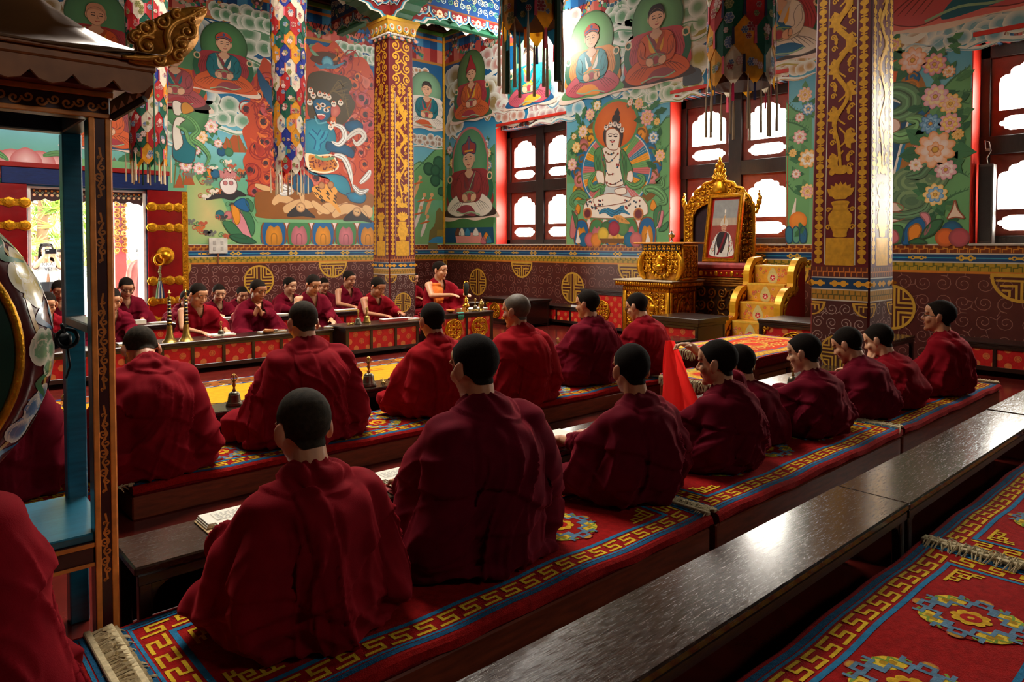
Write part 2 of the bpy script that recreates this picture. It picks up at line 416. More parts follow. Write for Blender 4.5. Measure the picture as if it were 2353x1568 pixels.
vs.view_transform = 'Standard'; vs.look = 'None'; vs.exposure = .4; vs.gamma = 1; vs.use_curve_mapping = False
scene.cycles.max_bounces = 6; scene.cycles.diffuse_bounces = 3; scene.cycles.glossy_bounces = 3; scene.cycles.transparent_max_bounces = 8; scene.cycles.transmission_bounces = 2
scene.cycles.caustics_reflective = False; scene.cycles.caustics_refractive = False; scene.cycles.sample_clamp_indirect = 6
scene.cycles.use_denoising = True; scene.cycles.use_adaptive_sampling = True; scene.cycles.adaptive_threshold = .025
# ================================================================ FURNITURE
ZS = .17; ZD = .315
M_rug = mat('woven_rug', None, .95, var=.22, vscale=45, bump=.5, bscale=260, spec=.1)
M_rugred = mat('cushion_cloth_maroon', (118, 14, 22), .9, var=.3, vscale=70, bump=.3, bscale=200, spec=.15)
M_plat = mat('platform_wood', (122, 52, 26), .45, var=.3, vscale=9, stretch=(1, 7, 7), bump=.06)
M_fringe = mat('rug_fringe', (196, 178, 138), .95, var=.25, vscale=60)
M_bench = None
def bench_mat():
    m = mat('worn_bench_lacquer', (50, 33, 24), .3, var=.35, vscale=16, stretch=(1, 5, 5), coat=.35); nt = m.node_tree; N = nt.nodes; L = nt.links; b = N['Principled BSDF']
    tc = N.new('ShaderNodeTexCoord'); mp = N.new('ShaderNodeMapping'); mp.inputs['Scale'].default_value = (3, 22, 22); mp.inputs['Rotation'].default_value = (0, 0, .25)
    L.new(tc.outputs['Object'], mp.inputs['Vector']); n = N.new('ShaderNodeTexNoise'); n.inputs['Scale'].default_value = 9; n.inputs['Detail'].default_value = 5; n.inputs['Roughness'].default_value = .7
    L.new(mp.outputs['Vector'], n.inputs['Vector']); r = N.new('ShaderNodeMapRange'); r.inputs['From Min'].default_value = .35; r.inputs['From Max'].default_value = .7; r.inputs['To Min'].default_value = .10; r.inputs['To Max'].default_value = .34
    L.new(n.outputs['Fac'], r.inputs['Value']); L.new(r.outputs['Result'], b.inputs['Roughness'])
    bp = N.new('ShaderNodeBump'); bp.inputs['Strength'].default_value = .05; bp.inputs['Distance'].default_value = .003; L.new(n.outputs['Fac'], bp.inputs['Height']); L.new(bp.outputs['Normal'], b.inputs['Normal'])
    # pale dust specks
    v = N.new('ShaderNodeTexVoronoi'); v.inputs['Scale'].default_value = 120; L.new(tc.outputs['Object'], v.inputs['Vector'])
    lt = N.new('ShaderNodeMath'); lt.operation = 'LESS_THAN'; lt.inputs[1].default_value = .11; L.new(v.outputs['Distance'], lt.inputs[0])
    n3 = N.new('ShaderNodeTexNoise'); n3.inputs['Scale'].default_value = 6; L.new(tc.outputs['Object'], n3.inputs['Vector']); g = N.new('ShaderNodeMath'); g.operation = 'GREATER_THAN'; g.inputs[1].default_value = .6; L.new(n3.outputs['Fac'], g.inputs[0])
    mu = N.new('ShaderNodeMath'); mu.operation = 'MULTIPLY'; L.new(lt.outputs[0], mu.inputs[0]); L.new(g.outputs[0], mu.inputs[1])
    mx = N.new('ShaderNodeMix'); mx.data_type = 'RGBA'; L.new(mu.outputs[0], mx.inputs['Factor']); old = b.inputs['Base Color'].links[0].from_socket
    L.new(old, mx.inputs['A']); mx.inputs['B'].default_value = (.28, .26, .22, 1); L.new(mx.outputs['Result'], b.inputs['Base Color'])
    return m
M_bench = bench_mat()
RUG_RED = (150, 18, 16); YEL = (214, 172, 40); BLU = (40, 112, 150); DYE = (196, 150, 30)

def ortho(p, pts, w, col):
    for (a, b) in zip(pts, pts[1:]):
        x0, x1 = sorted((a[0], b[0])); y0, y1 = sorted((a[1], b[1]))
        p.rect(x0 - w / 2, x1 + w / 2, y0 - w / 2, y1 + w / 2, col)
def meander(p, x0, y0, L, h, w, col, vert=False, flip=False):
    """running key fret along x (or y)"""
    n = max(1, round(L / (h * 1.75))); u = L / n
    for i in range(n):
        P = [(0, 0), (.72, 0), (.72, .5), (.26, .5), (.26, 1), (1.0, 1)]
        if i % 2 and False: P = [(a, 1 - b) for a, b in P]
        Q = [(x0 + (i + a * .94) * u, y0 + b * h) for a, b in P] if not vert else [(x0 + (1 - b if flip else b) * h, y0 + (i + a * .94) * u) for a, b in P]
        ortho(p, Q, w, col)
def rosette(p, c, r):
    """woven medallion: blue fret ring, yellow petals, small yellow flower"""
    p.lv = 3; p.disc(c, r, (146, 20, 14), n=24)
    for k in range(4):
        w = PI / 4 + k * PI / 2; q = (c[0] + r * .78 * math.cos(w), c[1] + r * .78 * math.sin(w))
        p.lv = 4; p.disc(q, r * .34, YEL, (222, 186, 60), ry=r * .22, rot=w + PI / 2, n=12)
        p.lv = 5; p.disc(q, r * .17, (168, 128, 30), ry=r * .09, rot=w + PI / 2, n=8)
        p.lv = 5; p.stroke([(c[0] + r * (.9 + .08 * math.sin(j * 2.1)) * math.cos(w - .5 + j * .1), c[1] + r * (.9 + .08 * math.sin(j * 2.1)) * math.sin(w - .5 + j * .1)) for j in range(11)], r * .06, (120, 150, 60))
    g = (92, 124, 148)
    for k in range(4):
        p.lv = 6; a = k * PI / 2
        def T(x, y): return (c[0] + r * (x * math.cos(a) - y * math.sin(a)), c[1] + r * (x * math.sin(a) + y * math.cos(a)))
        for L_ in ([(-.5, .5), (-.2, .5), (-.2, .72), (.2, .72), (.2, .5), (.5, .5)], [(-.42, .92), (-.42, .78), (-.12, .78), (-.12, .93), (.12, .93), (.12, .78), (.42, .78), (.42, .92)], [(-.5, .5), (-.5, .28), (-.72, .28)]):
            ortho(p, [T(*q) for q in L_], r * .085, g)
        p.lv = 5; p.disc(T(0, 1.0), r * .16, (160, 60, 60), (190, 140, 50), ry=r * .1, rot=a, n=8)
    for k in range(8):
        w = k * PI / 4; p.lv = 7; p.disc((c[0] + r * .26 * math.cos(w), c[1] + r * .26 * math.sin(w)), r * .12, YEL, (200, 150, 30), n=8)
    p.lv = 8; p.disc(c, r * .2, (168, 24, 16), n=12); p.lv = 9; p.disc(c, r * .07, YEL, n=8)
def bracket(p, x, y, sx, sy, s):
    p.lv = 4
    for L_ in ([(0, 0), (2.4, 0)], [(0, 0), (0, 1.5)], [(.5, 0), (.5, .9), (1.1, .9), (1.1, .45), (.8, .45)], [(1.5, 0), (1.5, .55), (2.0, .55), (2.0, .2)], [(0, 1.0), (.35, 1.0), (.35, 1.4)]):
        ortho(p, [(x + sx * a * s, y + sy * b * s) for a, b in L_], s * .2, YEL)
def seat_rug(name, label, cat, group, x0, x1, y0, y1, z, seed, thick=.022, side=M_rugred, drop=.034, fr=(True, True), meds=3, dim=1.):
    """thick woven runner over a padded cushion edge, with fringe at both ends"""
    rr = random.Random(seed); ph = rr.random() * 6
    def wave(x, y): return .004 * math.sin(x * 7 + ph) + .003 * math.sin(x * 15 + y * 9 + ph)
    nx, ny = 40, 8; mb = MB(); V = []
    for i in range(nx + 1):
        for j in range(-2, ny + 3):
            x = x0 + (x1 - x0) * i / nx; y = y0 + (y1 - y0) * min(max(j, 0), ny) / ny
            zz = z + wave(x, y)
            if j in (-1, ny + 1): y += (-.012 if j < 0 else .012); zz -= .010
            if j in (-2, ny + 2): y += (-.016 if j < 0 else .016) + .004 * math.sin(x * 22 + ph); zz -= drop
            V.append((x, y, zz))
    m = ny + 5; F = [[i * m + j, (i + 1) * m + j, (i + 1) * m + j + 1, i * m + j + 1] for i in range(nx) for j in range(m - 1)]
    mb.add(V, F, RUG_RED)
    # solid edge at the ends
    for (i, s_) in ((0, -1), (nx, 1)):
        top = [i * m + j for j in range(m)]; o = len(mb.v)
        lowv = [(mb.v[t][0], mb.v[t][1], mb.v[t][2] - thick) for t in top]
        mb.v += lowv
        for j in range(m - 1):
            q = [top[j], top[j + 1], o + j + 1, o + j]; mb.f.append(q if s_ < 0 else q[::-1]); mb.c.append((110, 16, 16))
    p = Paint(lambda a, t, off: (a, t, z + wave(a, t) + .0006 + off), .0005); p.v, p.f, p.c = mb.v, mb.f, mb.c
    W = y1 - y0; L = x1 - x0
    def strip(a0, a1, b0, b1, col, lv):          # subdivided so it follows the cloth
        p.lv = lv; n = max(1, int((a1 - a0) / .07))
        for i in range(n): p.rect(a0 + (a1 - a0) * i / n, a0 + (a1 - a0) * (i + 1) / n, b0, b1, col)
    for (e, w, c) in ((.012, .02, (30, 84, 120)), (.036, .010, BLU), (.128, .018, BLU)):
        strip(x0 + e, x1 - e, y0 + e, y0 + e + w, c, 1.5); strip(x0 + e, x1 - e, y1 - e - w, y1 - e, c, 1.5)
        p.lv = 1.5
        for k in range(8):
            ya, yb = y0 + e + (W - 2 * e) * k / 8, y0 + e + (W - 2 * e) * (k + 1) / 8
            p.rect(x0 + e, x0 + e + w, ya, yb, c); p.rect(x1 - e - w, x1 - e, ya, yb, c)
    p.lv = 2; hm = .052; e = .06; w = .0115
    meander(p, x0 + e, y0 + e, L - 2 * e, hm, w, YEL); meander(p, x0 + e, y1 - e - hm, L - 2 * e, hm, w, YEL)
    meander(p, x0 + e, y0 + e + hm + .02, W - 2 * e - 2 * hm - .04, hm, w, YEL, True); meander(p, x1 - e - hm, y0 + e + hm + .02, W - 2 * e - 2 * hm - .04, hm, w, YEL, True, True)
    for k in range(meds):
        cx = (x0 + x1) / 2 + (k - (meds - 1) / 2) * .52
        rosette(p, (cx, (y0 + y1) / 2), .155)
    i_ = .175
    for sx, X in ((1, x0 + i_), (-1, x1 - i_)):
        for sy, Y in ((1, y0 + i_), (-1, y1 - i_)): bracket(p, X, Y, sx, sy, .055)
    o = p.build(name, M_rug); tag(o, label, cat, group)
    def fringe(X, s_):
        f = MB(); n = 90
        for k in range(n):
            y = y0 + .01 + (W - .02) * k / n + rr.uniform(-.004, .004); l = rr.uniform(.05, .115); dy = rr.uniform(-.03, .03); zz = z + .012
            f.tube([(X - s_ * .012, y, zz), (X + s_ * l * .4, y + dy * .4, zz + rr.uniform(0, .012)), (X + s_ * l * .8, y + dy, zz - .012), (X + s_ * l, y + dy * 1.2, zz - .03)], [.0035, .0032, .0026, .0012], 4)
        f.box(X - .016, X + .004, y0, y1, z + .002, z + .018, .003)
        f.build('fringe', M_fringe, o)
    if fr[0]: fringe(x0, -1)
    if fr[1]: fringe(x1, 1)
    return o
def platform(label, x0, x1, y0, y1, group):
    """low wooden seat base with a thin padded mattress on it"""
    t = thing('seat_platform', label, 'platform', ((x0 + x1) / 2, (y0 + y1) / 2, 0), group=group)
    cx, cy = (x0 + x1) / 2, (y0 + y1) / 2; a, b = (x1 - x0) / 2, (y1 - y0) / 2
    MB().box(-a, a, -b, b, 0, ZS - .055, .006).build('base', M_plat, t)
    m = MB().box(-a + .002, a - .002, -b - .006, b + .006, ZS - .0545, ZS - .012, .012)
    for k in range(int(2 * a / .035)):
        for zz in (ZS - .028, ZS - .042): m.box(-a + .02 + k * .035, -a + .032 + k * .035, -b - .0085, -b - .005, zz, zz + .004, .001)
    m.build('cushion', M_rugred, t)
    return t
def desk(label, x0, x1, y0, y1, z, group):
    t = thing('reading_bench', label, 'bench', ((x0 + x1) / 2, (y0 + y1) / 2, 0), group=group); a, b = (x1 - x0) / 2, (y1 - y0) / 2
    MB().box(-a, a, -b, b, z - .03, z, .006).build('bench_top', M_bench, t)
    m = MB()
    for s in (-1, 1): m.box(-a + .01, a - .01, s * (b - .012) - .009, s * (b - .012) + .009, z - .065, z - .0305, .003)
    m.build('apron', M_dark, t)
    for sx in (-1, 1):
        for sy in (-1, 1):
            l = MB().box(sx * (a - .035) - .02, sx * (a - .035) + .02, sy * (b - .028) - .018, sy * (b - .028) + .018, 0, z - .031, .004)
            l.prism([(sx * (a - .055), z - .065), (sx * (a - .055), z - .13), (sx * (a - .075), z - .09), (sx * (a - .115), z - .066)][::sx], sy * (b - .028) - .012, sy * (b - .028) + .012, 'xz')
            l.build('leg', M_dark, t)
    MB().box(-a + .058, a - .058, b - .02, b - .008, .012, z - .066, .003).build('light_block_board', M_dark, t)  # added board, blocks light so the space below the bench stays dark
    return t
def rows():
    G0, G1, G2 = 'nearest seat rugs at the lower right', 'seat rugs of the near row', 'seat rugs of the middle row'
    # row 0 (lower right), row 1, row 2
    for k, (x0, x1, where) in enumerate(((.97, 3.10, 'lower right corner, red runner with big round medallions in front of the long bench'), (3.13, 5.27, 'right edge, red runner beyond the fringed seam of the corner rug'))):
        platform(('low wooden seat base under the corner rug at lower right', 'low wooden seat base under the second rug at the right edge')[k], x0, x1, .36, 1.0, 'seat bases at the lower right')
        seat_rug('seat_rug', where, 'rug', G0, x0, x1, .36, 1.0, ZS, 10 + k, fr=(False, True) if k == 0 else (True, False))
    L1 = ['red rug corner behind its fringe at lower left beside the drum stand', 'red runner under the three nearest seated monks, yellow key border', 'red runner under the boys left of the bell and notebook', 'far red runner of the near row ending under the monk with glasses']
    for k, (x0, x1) in enumerate(((-1.66, .47), (.53, 2.70), (2.75, 4.89), (4.93, 7.10))):
        platform(('seat base at lower left under the cropped monk', 'seat base under the three nearest monks', 'seat base under the boys at the middle of the near row', 'seat base at the far end of the near row')[k], x0, x1, 1.71, 2.43, 'seat bases of the near row')
        seat_rug('seat_rug', L1[k], 'rug', G1, x0, x1, 1.71, 2.43, ZS, 20 + k)
    L2 = ['red rug behind the blue drum stand in the middle row', 'red runner under the bowed monk and his neighbour, middle row', 'far red runner of the middle row under the three upright monks']
    for k, (x0, x1) in enumerate(((-1.28, .84), (.93, 3.02), (3.07, 5.2))):
        platform(('seat base behind the drum stand', 'seat base with worn front board under the bowed monk', 'long brown front board below the three upright monks')[k], x0, x1, 3.80, 4.42, 'seat bases of the middle row')
        seat_rug('seat_rug', L2[k], 'rug', G2, x0, x1, 3.80, 4.42, ZS, 30 + k)
    g = 'long low reading benches'
    for lab, x0, x1, y0, y1, z in (('scratched bench top crossing the lower right, nearest section', .95, 3.075, 1.04, 1.33, ZD), ('scratched glossy bench section beyond the first joint at right', 3.085, 5.215, 1.04, 1.33, ZD - .004), ('bench section at the right edge of the frame', 5.225, 7.35, 1.04, 1.33, ZD),
                                  ('bench with open book in front of the nearest boy', .61, 2.74, 2.48, 2.78, ZD), ('bench with red-edged closed book, behind the second nearest monk', 2.75, 4.88, 2.48, 2.78, ZD), ('bench with notebook in front of the boys at right', 4.89, 6.12, 2.48, 2.78, ZD), ('dark bench against the wall right of the near pillar', 6.95, 8.38, 2.80, 3.1, .37),
                                  ('bench behind the drum stand with a bell on it', -.9, 1.24, 4.48, 4.73, ZD), ('bench with two bells in front of the middle row', 1.25, 3.39, 4.48, 4.73, ZD), ('bench with bell in front of the upright monks', 3.40, 5.5, 4.48, 4.73, ZD), ('bench with cloth before the spectacled monk, near the golden table', 5.51, 6.8, 4.48, 4.80, ZD)):
        desk(lab, x0, x1, y0, y1, z, g)
rows()

# ---- low tables with red brocade panels
M_broc = mat('red_brocade', None, .55, var=.12, vscale=40, bump=.2, bscale=300, spec=.35)
def brocade(mb_map, a0, a1, t0, t1, seed, r=.033, col=(196, 22, 20), col2=(214, 120, 60)):
    p = Paint(mb_map, .0005); p.rect(a0, a1, t0, t1, col, 0); rr = random.Random(seed); row = 0; t = t0 + .02
    while t < t1 + .02:
        a = a0 + (.02 if row % 2 else .10) + rr.uniform(-.01, .01)
        while a < a1 + .03:
            # clip discs at the panel edge
            def cl(q): return (min(max(q[0], a0), a1), min(max(q[1], t0), t1))
            pts = [cl((a + r * math.cos(w * PI / 9), t + r * math.sin(w * PI / 9))) for w in range(18)]
            if a0 - r < a < a1 + r and max(q[0] for q in pts) - min(q[0] for q in pts) > .008 and max(q[1] for q in pts) - min(q[1] for q in pts) > .008:
                p.poly(pts, col2, 1)
                if a0 + r < a < a1 - r and t0 + r < t < t1 - r:
                    p.ring((a, t), r * .74, r * .12, (180, 50, 26), 14, 2); p.ring((a, t), r * .42, r * .12, (188, 60, 30), 8, 2)
                    for k in range(6): p.disc((a + r * .58 * math.cos(k * PI / 3), t + r * .58 * math.sin(k * PI / 3)), r * .1, (186, 56, 28), n=5, lv=2)
            a += .16
        t += .082; row += 1
    return p
def scroll_lines(x0, x1, y0, y1, cell, seed, tails=True):
    rr = random.Random(seed); out = []; nx = max(1, round((x1 - x0) / cell)); ny = max(1, round((y1 - y0) / cell)); cx, cy = (x1 - x0) / nx, (y1 - y0) / ny
    for i in range(nx):
        for j in range(ny):
            c = (x0 + (i + .5) * cx, y0 + (j + .5) * cy); d = 1 if (i + j) % 2 else -1; a0 = rr.uniform(0, 6.28); r = min(cx, cy) * .46
            out.append([(c[0] + r * (1 - .85 * k / 16) * math.cos(a0 + d * k * .62), c[1] + r * (1 - .85 * k / 16) * math.sin(a0 + d * k * .62)) for k in range(17)])
            if tails: 
                s = (c[0] + r * math.cos(a0), c[1] + r * math.sin(a0)); out.append([s, (s[0] + cx * .3 * math.cos(a0 + d * 1.9), s[1] + cy * .3 * math.sin(a0 + d * 1.9)), (s[0] + cx * .5 * math.cos(a0 + d * 1.2), s[1] + cy * .5 * math.sin(a0 + d * 1.2))])
    return out
def relief(mb, lines, fmap, r, n=5, inside=None):
    for l in lines:
        P = [q for q in l if inside is None or inside(q)]
        if len(P) < 3: continue
        m = len(P); mb.tube([fmap(q[0], q[1], r * .3) for q in P], [r * (1.05 - .6 * k / (m - 1)) for k in range(m)], n)
    return mb
def medallion(parent, name, c, r, fm, seed, ry=None):
    """round gilt fretwork disc"""
    mb = MB(); ry = ry or r; n = 40
    mb.tube([fm(c[0] + r * (1 + .03 * math.cos(k * PI / 2.5)) * math.cos(2 * PI * k / n), c[1] + ry * (1 + .03 * math.cos(k * PI / 2.5)) * math.sin(2 * PI * k / n), .006) for k in range(n)], r * .07, 6, closed=True)
    mb.tube([fm(c[0] + r * .87 * math.cos(2 * PI * k / n), c[1] + ry * .87 * math.sin(2 * PI * k / n), .006) for k in range(n)], r * .04, 6, closed=True)
    relief(mb, scroll_lines(c[0] - r * .8, c[0] + r * .8, c[1] - ry * .8, c[1] + ry * .8, r * .36, seed), fm, r * .07, inside=lambda q: ((q[0] - c[0]) / r) ** 2 + ((q[1] - c[1]) / ry) ** 2 < .72)
    return mb.build(name, M_gold, parent, True)
def low_table(label, x0, x1, y0, y1, z, npan, group, face='-y', seed=0, meds=False, name='low_table', tz=.035, foot=.05, over=.012, corner=False):
    """lacquered table whose front is divided into red brocade panels.  face: side that shows the panels"""
    t = thing(name, label, 'table', ((x0 + x1) / 2, (y0 + y1) / 2, 0), group=group); a, b = (x1 - x0) / 2, (y1 - y0) / 2
    MB().box(-a - over, a + over, -b - over, b + over, z - tz * .6, z, .005).box(-a - over * .3, a + over * .3, -b - over * .3, b + over * .3, z - tz, z - tz * .58, .004).build('tabletop', M_dark, t)
    fr = MB(); s = .035
    if face == '-y': L, D = a, b; fm0 = lambda p, q, off: (p, -b + .012 - off, q)
    else: L, D = b, a; fm0 = lambda p, q, off: (-a + .012 - off, -p, q)
    def fb(p0, p1, q0, q1, d=.024):
        if face == '-y': fr.box(p0, p1, -b, -b + d, q0, q1, .003)
        else: fr.box(-a, -a + d, -p1, -p0, q0, q1, .003)
    zb = foot; zt = z - tz
    fb(-L + .04, L - .04, zb, zb + .045); fb(-L + .04, L - .04, zt - .03, zt)
    for k in range(1, npan):
        c = -L + 2 * L * k / npan; fb(c - s / 2, c + s / 2, zb + .04, zt - .028)
    # sides and back boards
    if face == '-y': fr.box(-a + .004, -a + .022, -b + .03, b - .03, zb, zt, .003); fr.box(a - .022, a - .004, -b + .03, b - .03, zb, zt, .003); fr.box(-a + .03, a - .03, b - .02, b, zb, zt, .003)
    else: fr.box(-a + .03, a - .03, -b + .004, -b + .022, zb, zt, .003); fr.box(-a + .03, a - .03, b - .022, b - .004, zb, zt, .003); fr.box(a - .02, a, -b + .03, b - .03, zb, zt, .003)
    fr.build('frame', M_dark, t)
    for sx in (-1, 1):
        for sy in (-1, 1): MB().box(sx * a - sx * .042, sx * a, sy * b - sy * .042, sy * b, 0, zt, .004).build('leg', M_dark, t)
    for k in range(npan):
        p0 = -L + 2 * L * k / npan + (.04 if k == 0 else s / 2); p1 = -L + 2 * L * (k + 1) / npan - (.04 if k == npan - 1 else s / 2)
        pn = brocade(fm0, p0, p1, zb + .045, zt - .03, seed * 10 + k).build('brocade_panel', M_broc, t)
        if meds: medallion(pn, 'medallion', ((p0 + p1) / 2, (zb + .015 + zt) / 2), min((p1 - p0) * .38, (zt - zb) * .36) if meds == 1 else meds, lambda p, q, off: fm0(p, q, off + .003), seed + k)
        if corner:
            for sx, X in ((1, p0), (-1, p1)):
                for sy, Z in ((1, zb + .045), (-1, zt - .03)):
                    cg = MB(); relief(cg, [[(X + sx * q[0], Z + sy * q[1]) for q in l] for l in scroll_lines(0, .09, 0, .09, .045, seed)], lambda p, q, off: fm0(p, q, off + .003), .007, inside=lambda q, X=X, Z=Z: abs(q[0] - X) + abs(q[1] - Z) < .1)
                    cg.build('corner_mount', M_gold, pn, True)
    return t
gt = 'low tables with red brocade fronts'
low_table('low table at far left behind the drum, brocade front', .62, 2.12, 7.75, 8.1, .345, 6, gt, seed=1)
low_table('long low table with four bright brocade panels before the monk with two horns', 2.17, 4.10, 7.75, 8.12, .345, 6, gt, seed=2)
low_table('low table with two gilt bells and long book, brocade front', 4.16, 5.20, 7.55, 7.95, .38, 3, gt, seed=3)
low_table('low table with two round gilt medallions and ritual vessels', 5.42, 6.33, 7.42, 7.85, .45, 2, gt, seed=4, meds=1)
gb = 'second line of low tables by the far monks'
for k, (x0, x1, lab) in enumerate(((1.0, 2.7, 'back table with a closed book before the monk in glasses'), (2.75, 3.95, 'back table with loose pages behind the praying monk'), (3.98, 4.7, 'back table behind the broad-shouldered monk'), (4.75, 5.6, 'back table with open book left of the far pillar'), (6.75, 7.6, 'back table half hidden behind the far pillar'))):
    low_table(lab, x0, x1, 9.15, 9.45, .40, 3 if k < 4 else 2, gb, seed=5 + k)
low_table('tall lacquered table with gilt medallion before the window wall', 7.9, 8.42, 8.42, 9.5, .45, 2, 'medallion tables along the window wall', '-x', 12, meds=1, tz=.05, over=.03, corner=True)
low_table('lacquered cabinet with one gilt medallion left of the golden table', 8.4, 8.86, 6.82, 7.7, .655, 1, 'medallion tables along the window wall', '-x', 13, meds=.15, tz=.05)
low_table('lacquered cabinet with gilt medallion between stairs and near pillar', 7.15, 7.7, 3.15, 3.95, .55, 1, 'medallion tables along the window wall', '-x', 14, meds=.15, tz=.05, corner=True)
for k, (y0, y1, lab) in enumerate(((7.72, 9.6, 'low wall ledge with brocade panels under the far window'), (-.6, 2.55, 'low wall ledge with brocade panels behind the spectacled man at right'))):
    low_table(lab, 8.5, 8.88, y0, y1, .335 if k == 0 else .35, 6 if k == 0 else 7, 'low ledges along the window wall', '-x', 15 + k, foot=.06, name='wall_ledge', over=.004)
# black table in front of the throne
bt = low_table('small black stepped table before the golden table', 6.86, 7.42, 4.52, 5.1, .52, 1, None, '-x', 20, tz=.09, over=.03, name='side_table')

# ---- yellow aisle rug
def aisle_rug():
    x0, x1, y0, y1 = -.6, 5.9, 4.95, 7.18; p = Paint(lambda a, t, off: (a, t, .012 + off), .0006)
    MB.box(p, x0, x1, y0, y1, 0.001, .012, .003, col=(196, 140, 24))
    p.rect(x0, x1, y1 - .34, y1 - .02, (132, 72, 24), 1); p.rect(x0, x1, y0 + .02, y0 + .34, (120, 58, 20), 1)
    for y in (y1 - .34, y1 - .06, y0 + .30, y0 + .02):
        p.rect(x0, x1, y, y + .05, (24, 52, 100), 2)
        for k in range(48): p.rect(x0 + .05 + k * .136, x0 + .13 + k * .136, y + .012, y + .03, (190, 180, 150), 3)
    rr = random.Random(3)
    for l in scroll_lines(x0, x1, y1 - .28, y1 - .07, .2, 5) + scroll_lines(x0, x1, y0 + .08, y0 + .29, .2, 6): p.stroke(l, .018, rr.choice([(214, 160, 40), (150, 30, 20), (60, 50, 40)]), 3)
    for k in range(46):
        c = (rr.uniform(x0 + .3, x1 - .3), rr.uniform(y0 + .45, y1 - .45)); col = rr.choice([(90, 50, 20), (140, 60, 20), (60, 44, 26), (176, 96, 24)])
        p.at(c, 1, rr.uniform(0, 6))
        p.stroke([(-.2, 0), (-.08, .05), (.05, -.02), (.2, .05)], .03, col, 2, 4, True); p.stroke([(-.05, -.06), (.05, .07), (.16, .1)], .022, col, 2, 4, True); p.disc((.02, .0), .03, col, n=8, lv=2)
    p.at((0, 0))
    tag(p.build('aisle_rug', mat('aisle_rug_wool', None, .9, var=.12, vscale=20, bump=.3, bscale=200, spec=.1)), 'long golden yellow rug with dark scroll pattern in the central aisle', 'rug')
aisle_rug()
# ================================================================ PAINTED WALLS
def fL(a, t, off): return (a, YW - .001 - off, t)
def fR(a, t, off): return (XW - .001 - off, -a, t)
def wl_(u, v): q = onY(u, v, YW); return (q.x, q.z)
def wr_(u, v): q = onX(u, v, XW); return (-q.y, q.z)
INK = (40, 30, 34); SKIN = (232, 184, 148); HALO = (88, 150, 104); ORANGE = (214, 92, 34); CRIM = (168, 50, 60); TEAL = (10, 112, 124); DEEP = (8, 84, 134); WHITE = (236, 228, 214); LEAF = (58, 122, 78); LGRN = (128, 186, 128)
OCH = (232, 168, 36); PINK = (226, 140, 140)
def ramp(t):
    K = [(1.34, (128, 182, 116)), (1.9, (112, 178, 122)), (2.5, (104, 178, 150)), (2.95, (122, 196, 206)), (3.45, (96, 176, 204)), (3.75, (24, 122, 170)), (4.3, (6, 96, 150)), (5.1, (6, 84, 134))]
    for (a, c), (b, d) in zip(K, K[1:]):
        if t <= b: f = max(0, (t - a) / (b - a)); return tuple(c[i] + (d[i] - c[i]) * f for i in range(3))
    return K[-1][1]
def ground(p, a0, a1, t0, t1):
    n = max(1, int((t1 - t0) / .12)); ts = [t0 + (t1 - t0) * k / n for k in range(n + 1)]; m = max(1, int((a1 - a0) / 1.0))
    p.lv = 0
    for i in range(m):
        x0, x1 = a0 + (a1 - a0) * i / m, a0 + (a1 - a0) * (i + 1) / m
        for k in range(n):
            A, B = ramp(ts[k]), ramp(ts[k + 1]); p._put([(x0, ts[k]), (x1, ts[k]), (x1, ts[k + 1]), (x0, ts[k + 1])], [[0, 1, 2, 3]], [[A, A, B, B]])
def gblob(p, pts, rim, mid, n=5):
    c = cr(pts, n); g = (sum(q[0] for q in c) / len(c), sum(q[1] for q in c) / len(c)); m = len(c)
    A = sum(c[i - 1][0] * c[i][1] - c[i][0] * c[i - 1][1] for i in range(m)); c = c if A > 0 else c[::-1]
    p._put([g] + list(c), [[0, 1 + k, 1 + (k + 1) % m] for k in range(m)], [[mid, rim, rim]] * m)
def cloud(p, c, w, h, seed, tint=(104, 156, 120), lv=3, rim=(232, 236, 226)):
    rr = random.Random(seed); n = max(3, int(w / h * 3))
    for row in (1, 0):
        for k in range(n):
            x = c[0] + w * (-.5 + (k + .5) / n) + rr.uniform(-.06, .06) * w; y = c[1] + h * (.28 if row else -.16) * (1 - (abs(k - n / 2) / n) * .6) + rr.uniform(-.08, .08) * h; r = h * rr.uniform(.26, .38)
            p.lv = lv + row * 0 + k * .06 + (0 if row else .7); p.disc((x, y), r, rim, tint, ry=r * .86, n=14, mid=.35)
            p.lv += .03; p.spiral((x, y + r * .1), r * .42, 1.1, r * .1, tint, rr.uniform(0, 6), rr.choice((1, -1)), 9)
    p.lv = lv + .9; s = rr.choice((1, -1))
    p.stroke([(c[0] - w * .55 * s, c[1] - h * .55), (c[0] - w * .2 * s, c[1] - h * .42), (c[0] + w * .2 * s, c[1] - h * .56), (c[0] + w * .6 * s, c[1] - h * .4)], h * .16, rim, None, 4, True)
    p.lv += .1; p.stroke([(c[0] - w * .5 * s, c[1] - h * .58), (c[0] - w * .2 * s, c[1] - h * .46), (c[0] + w * .2 * s, c[1] - h * .6), (c[0] + w * .55 * s, c[1] - h * .44)], h * .05, tint, None, 4, True)
def leaf(p, c, L, ang, col=LEAF):
    cs, sn = math.cos(ang), math.sin(ang)
    def T(x, y): return (c[0] + L * (x * cs - y * sn), c[1] + L * (x * sn + y * cs))
    p.poly([T(0, 0), T(.25, .2), T(.45, .16), T(.6, .24), T(.8, .12), T(1, 0), T(.8, -.13), T(.6, -.22), T(.42, -.15), T(.22, -.18)], col); p.lv += .2
    p.stroke([T(.05, 0), T(.9, 0)], L * .05, tuple(max(0, x - 34) for x in col), taper=True); p.lv -= .2
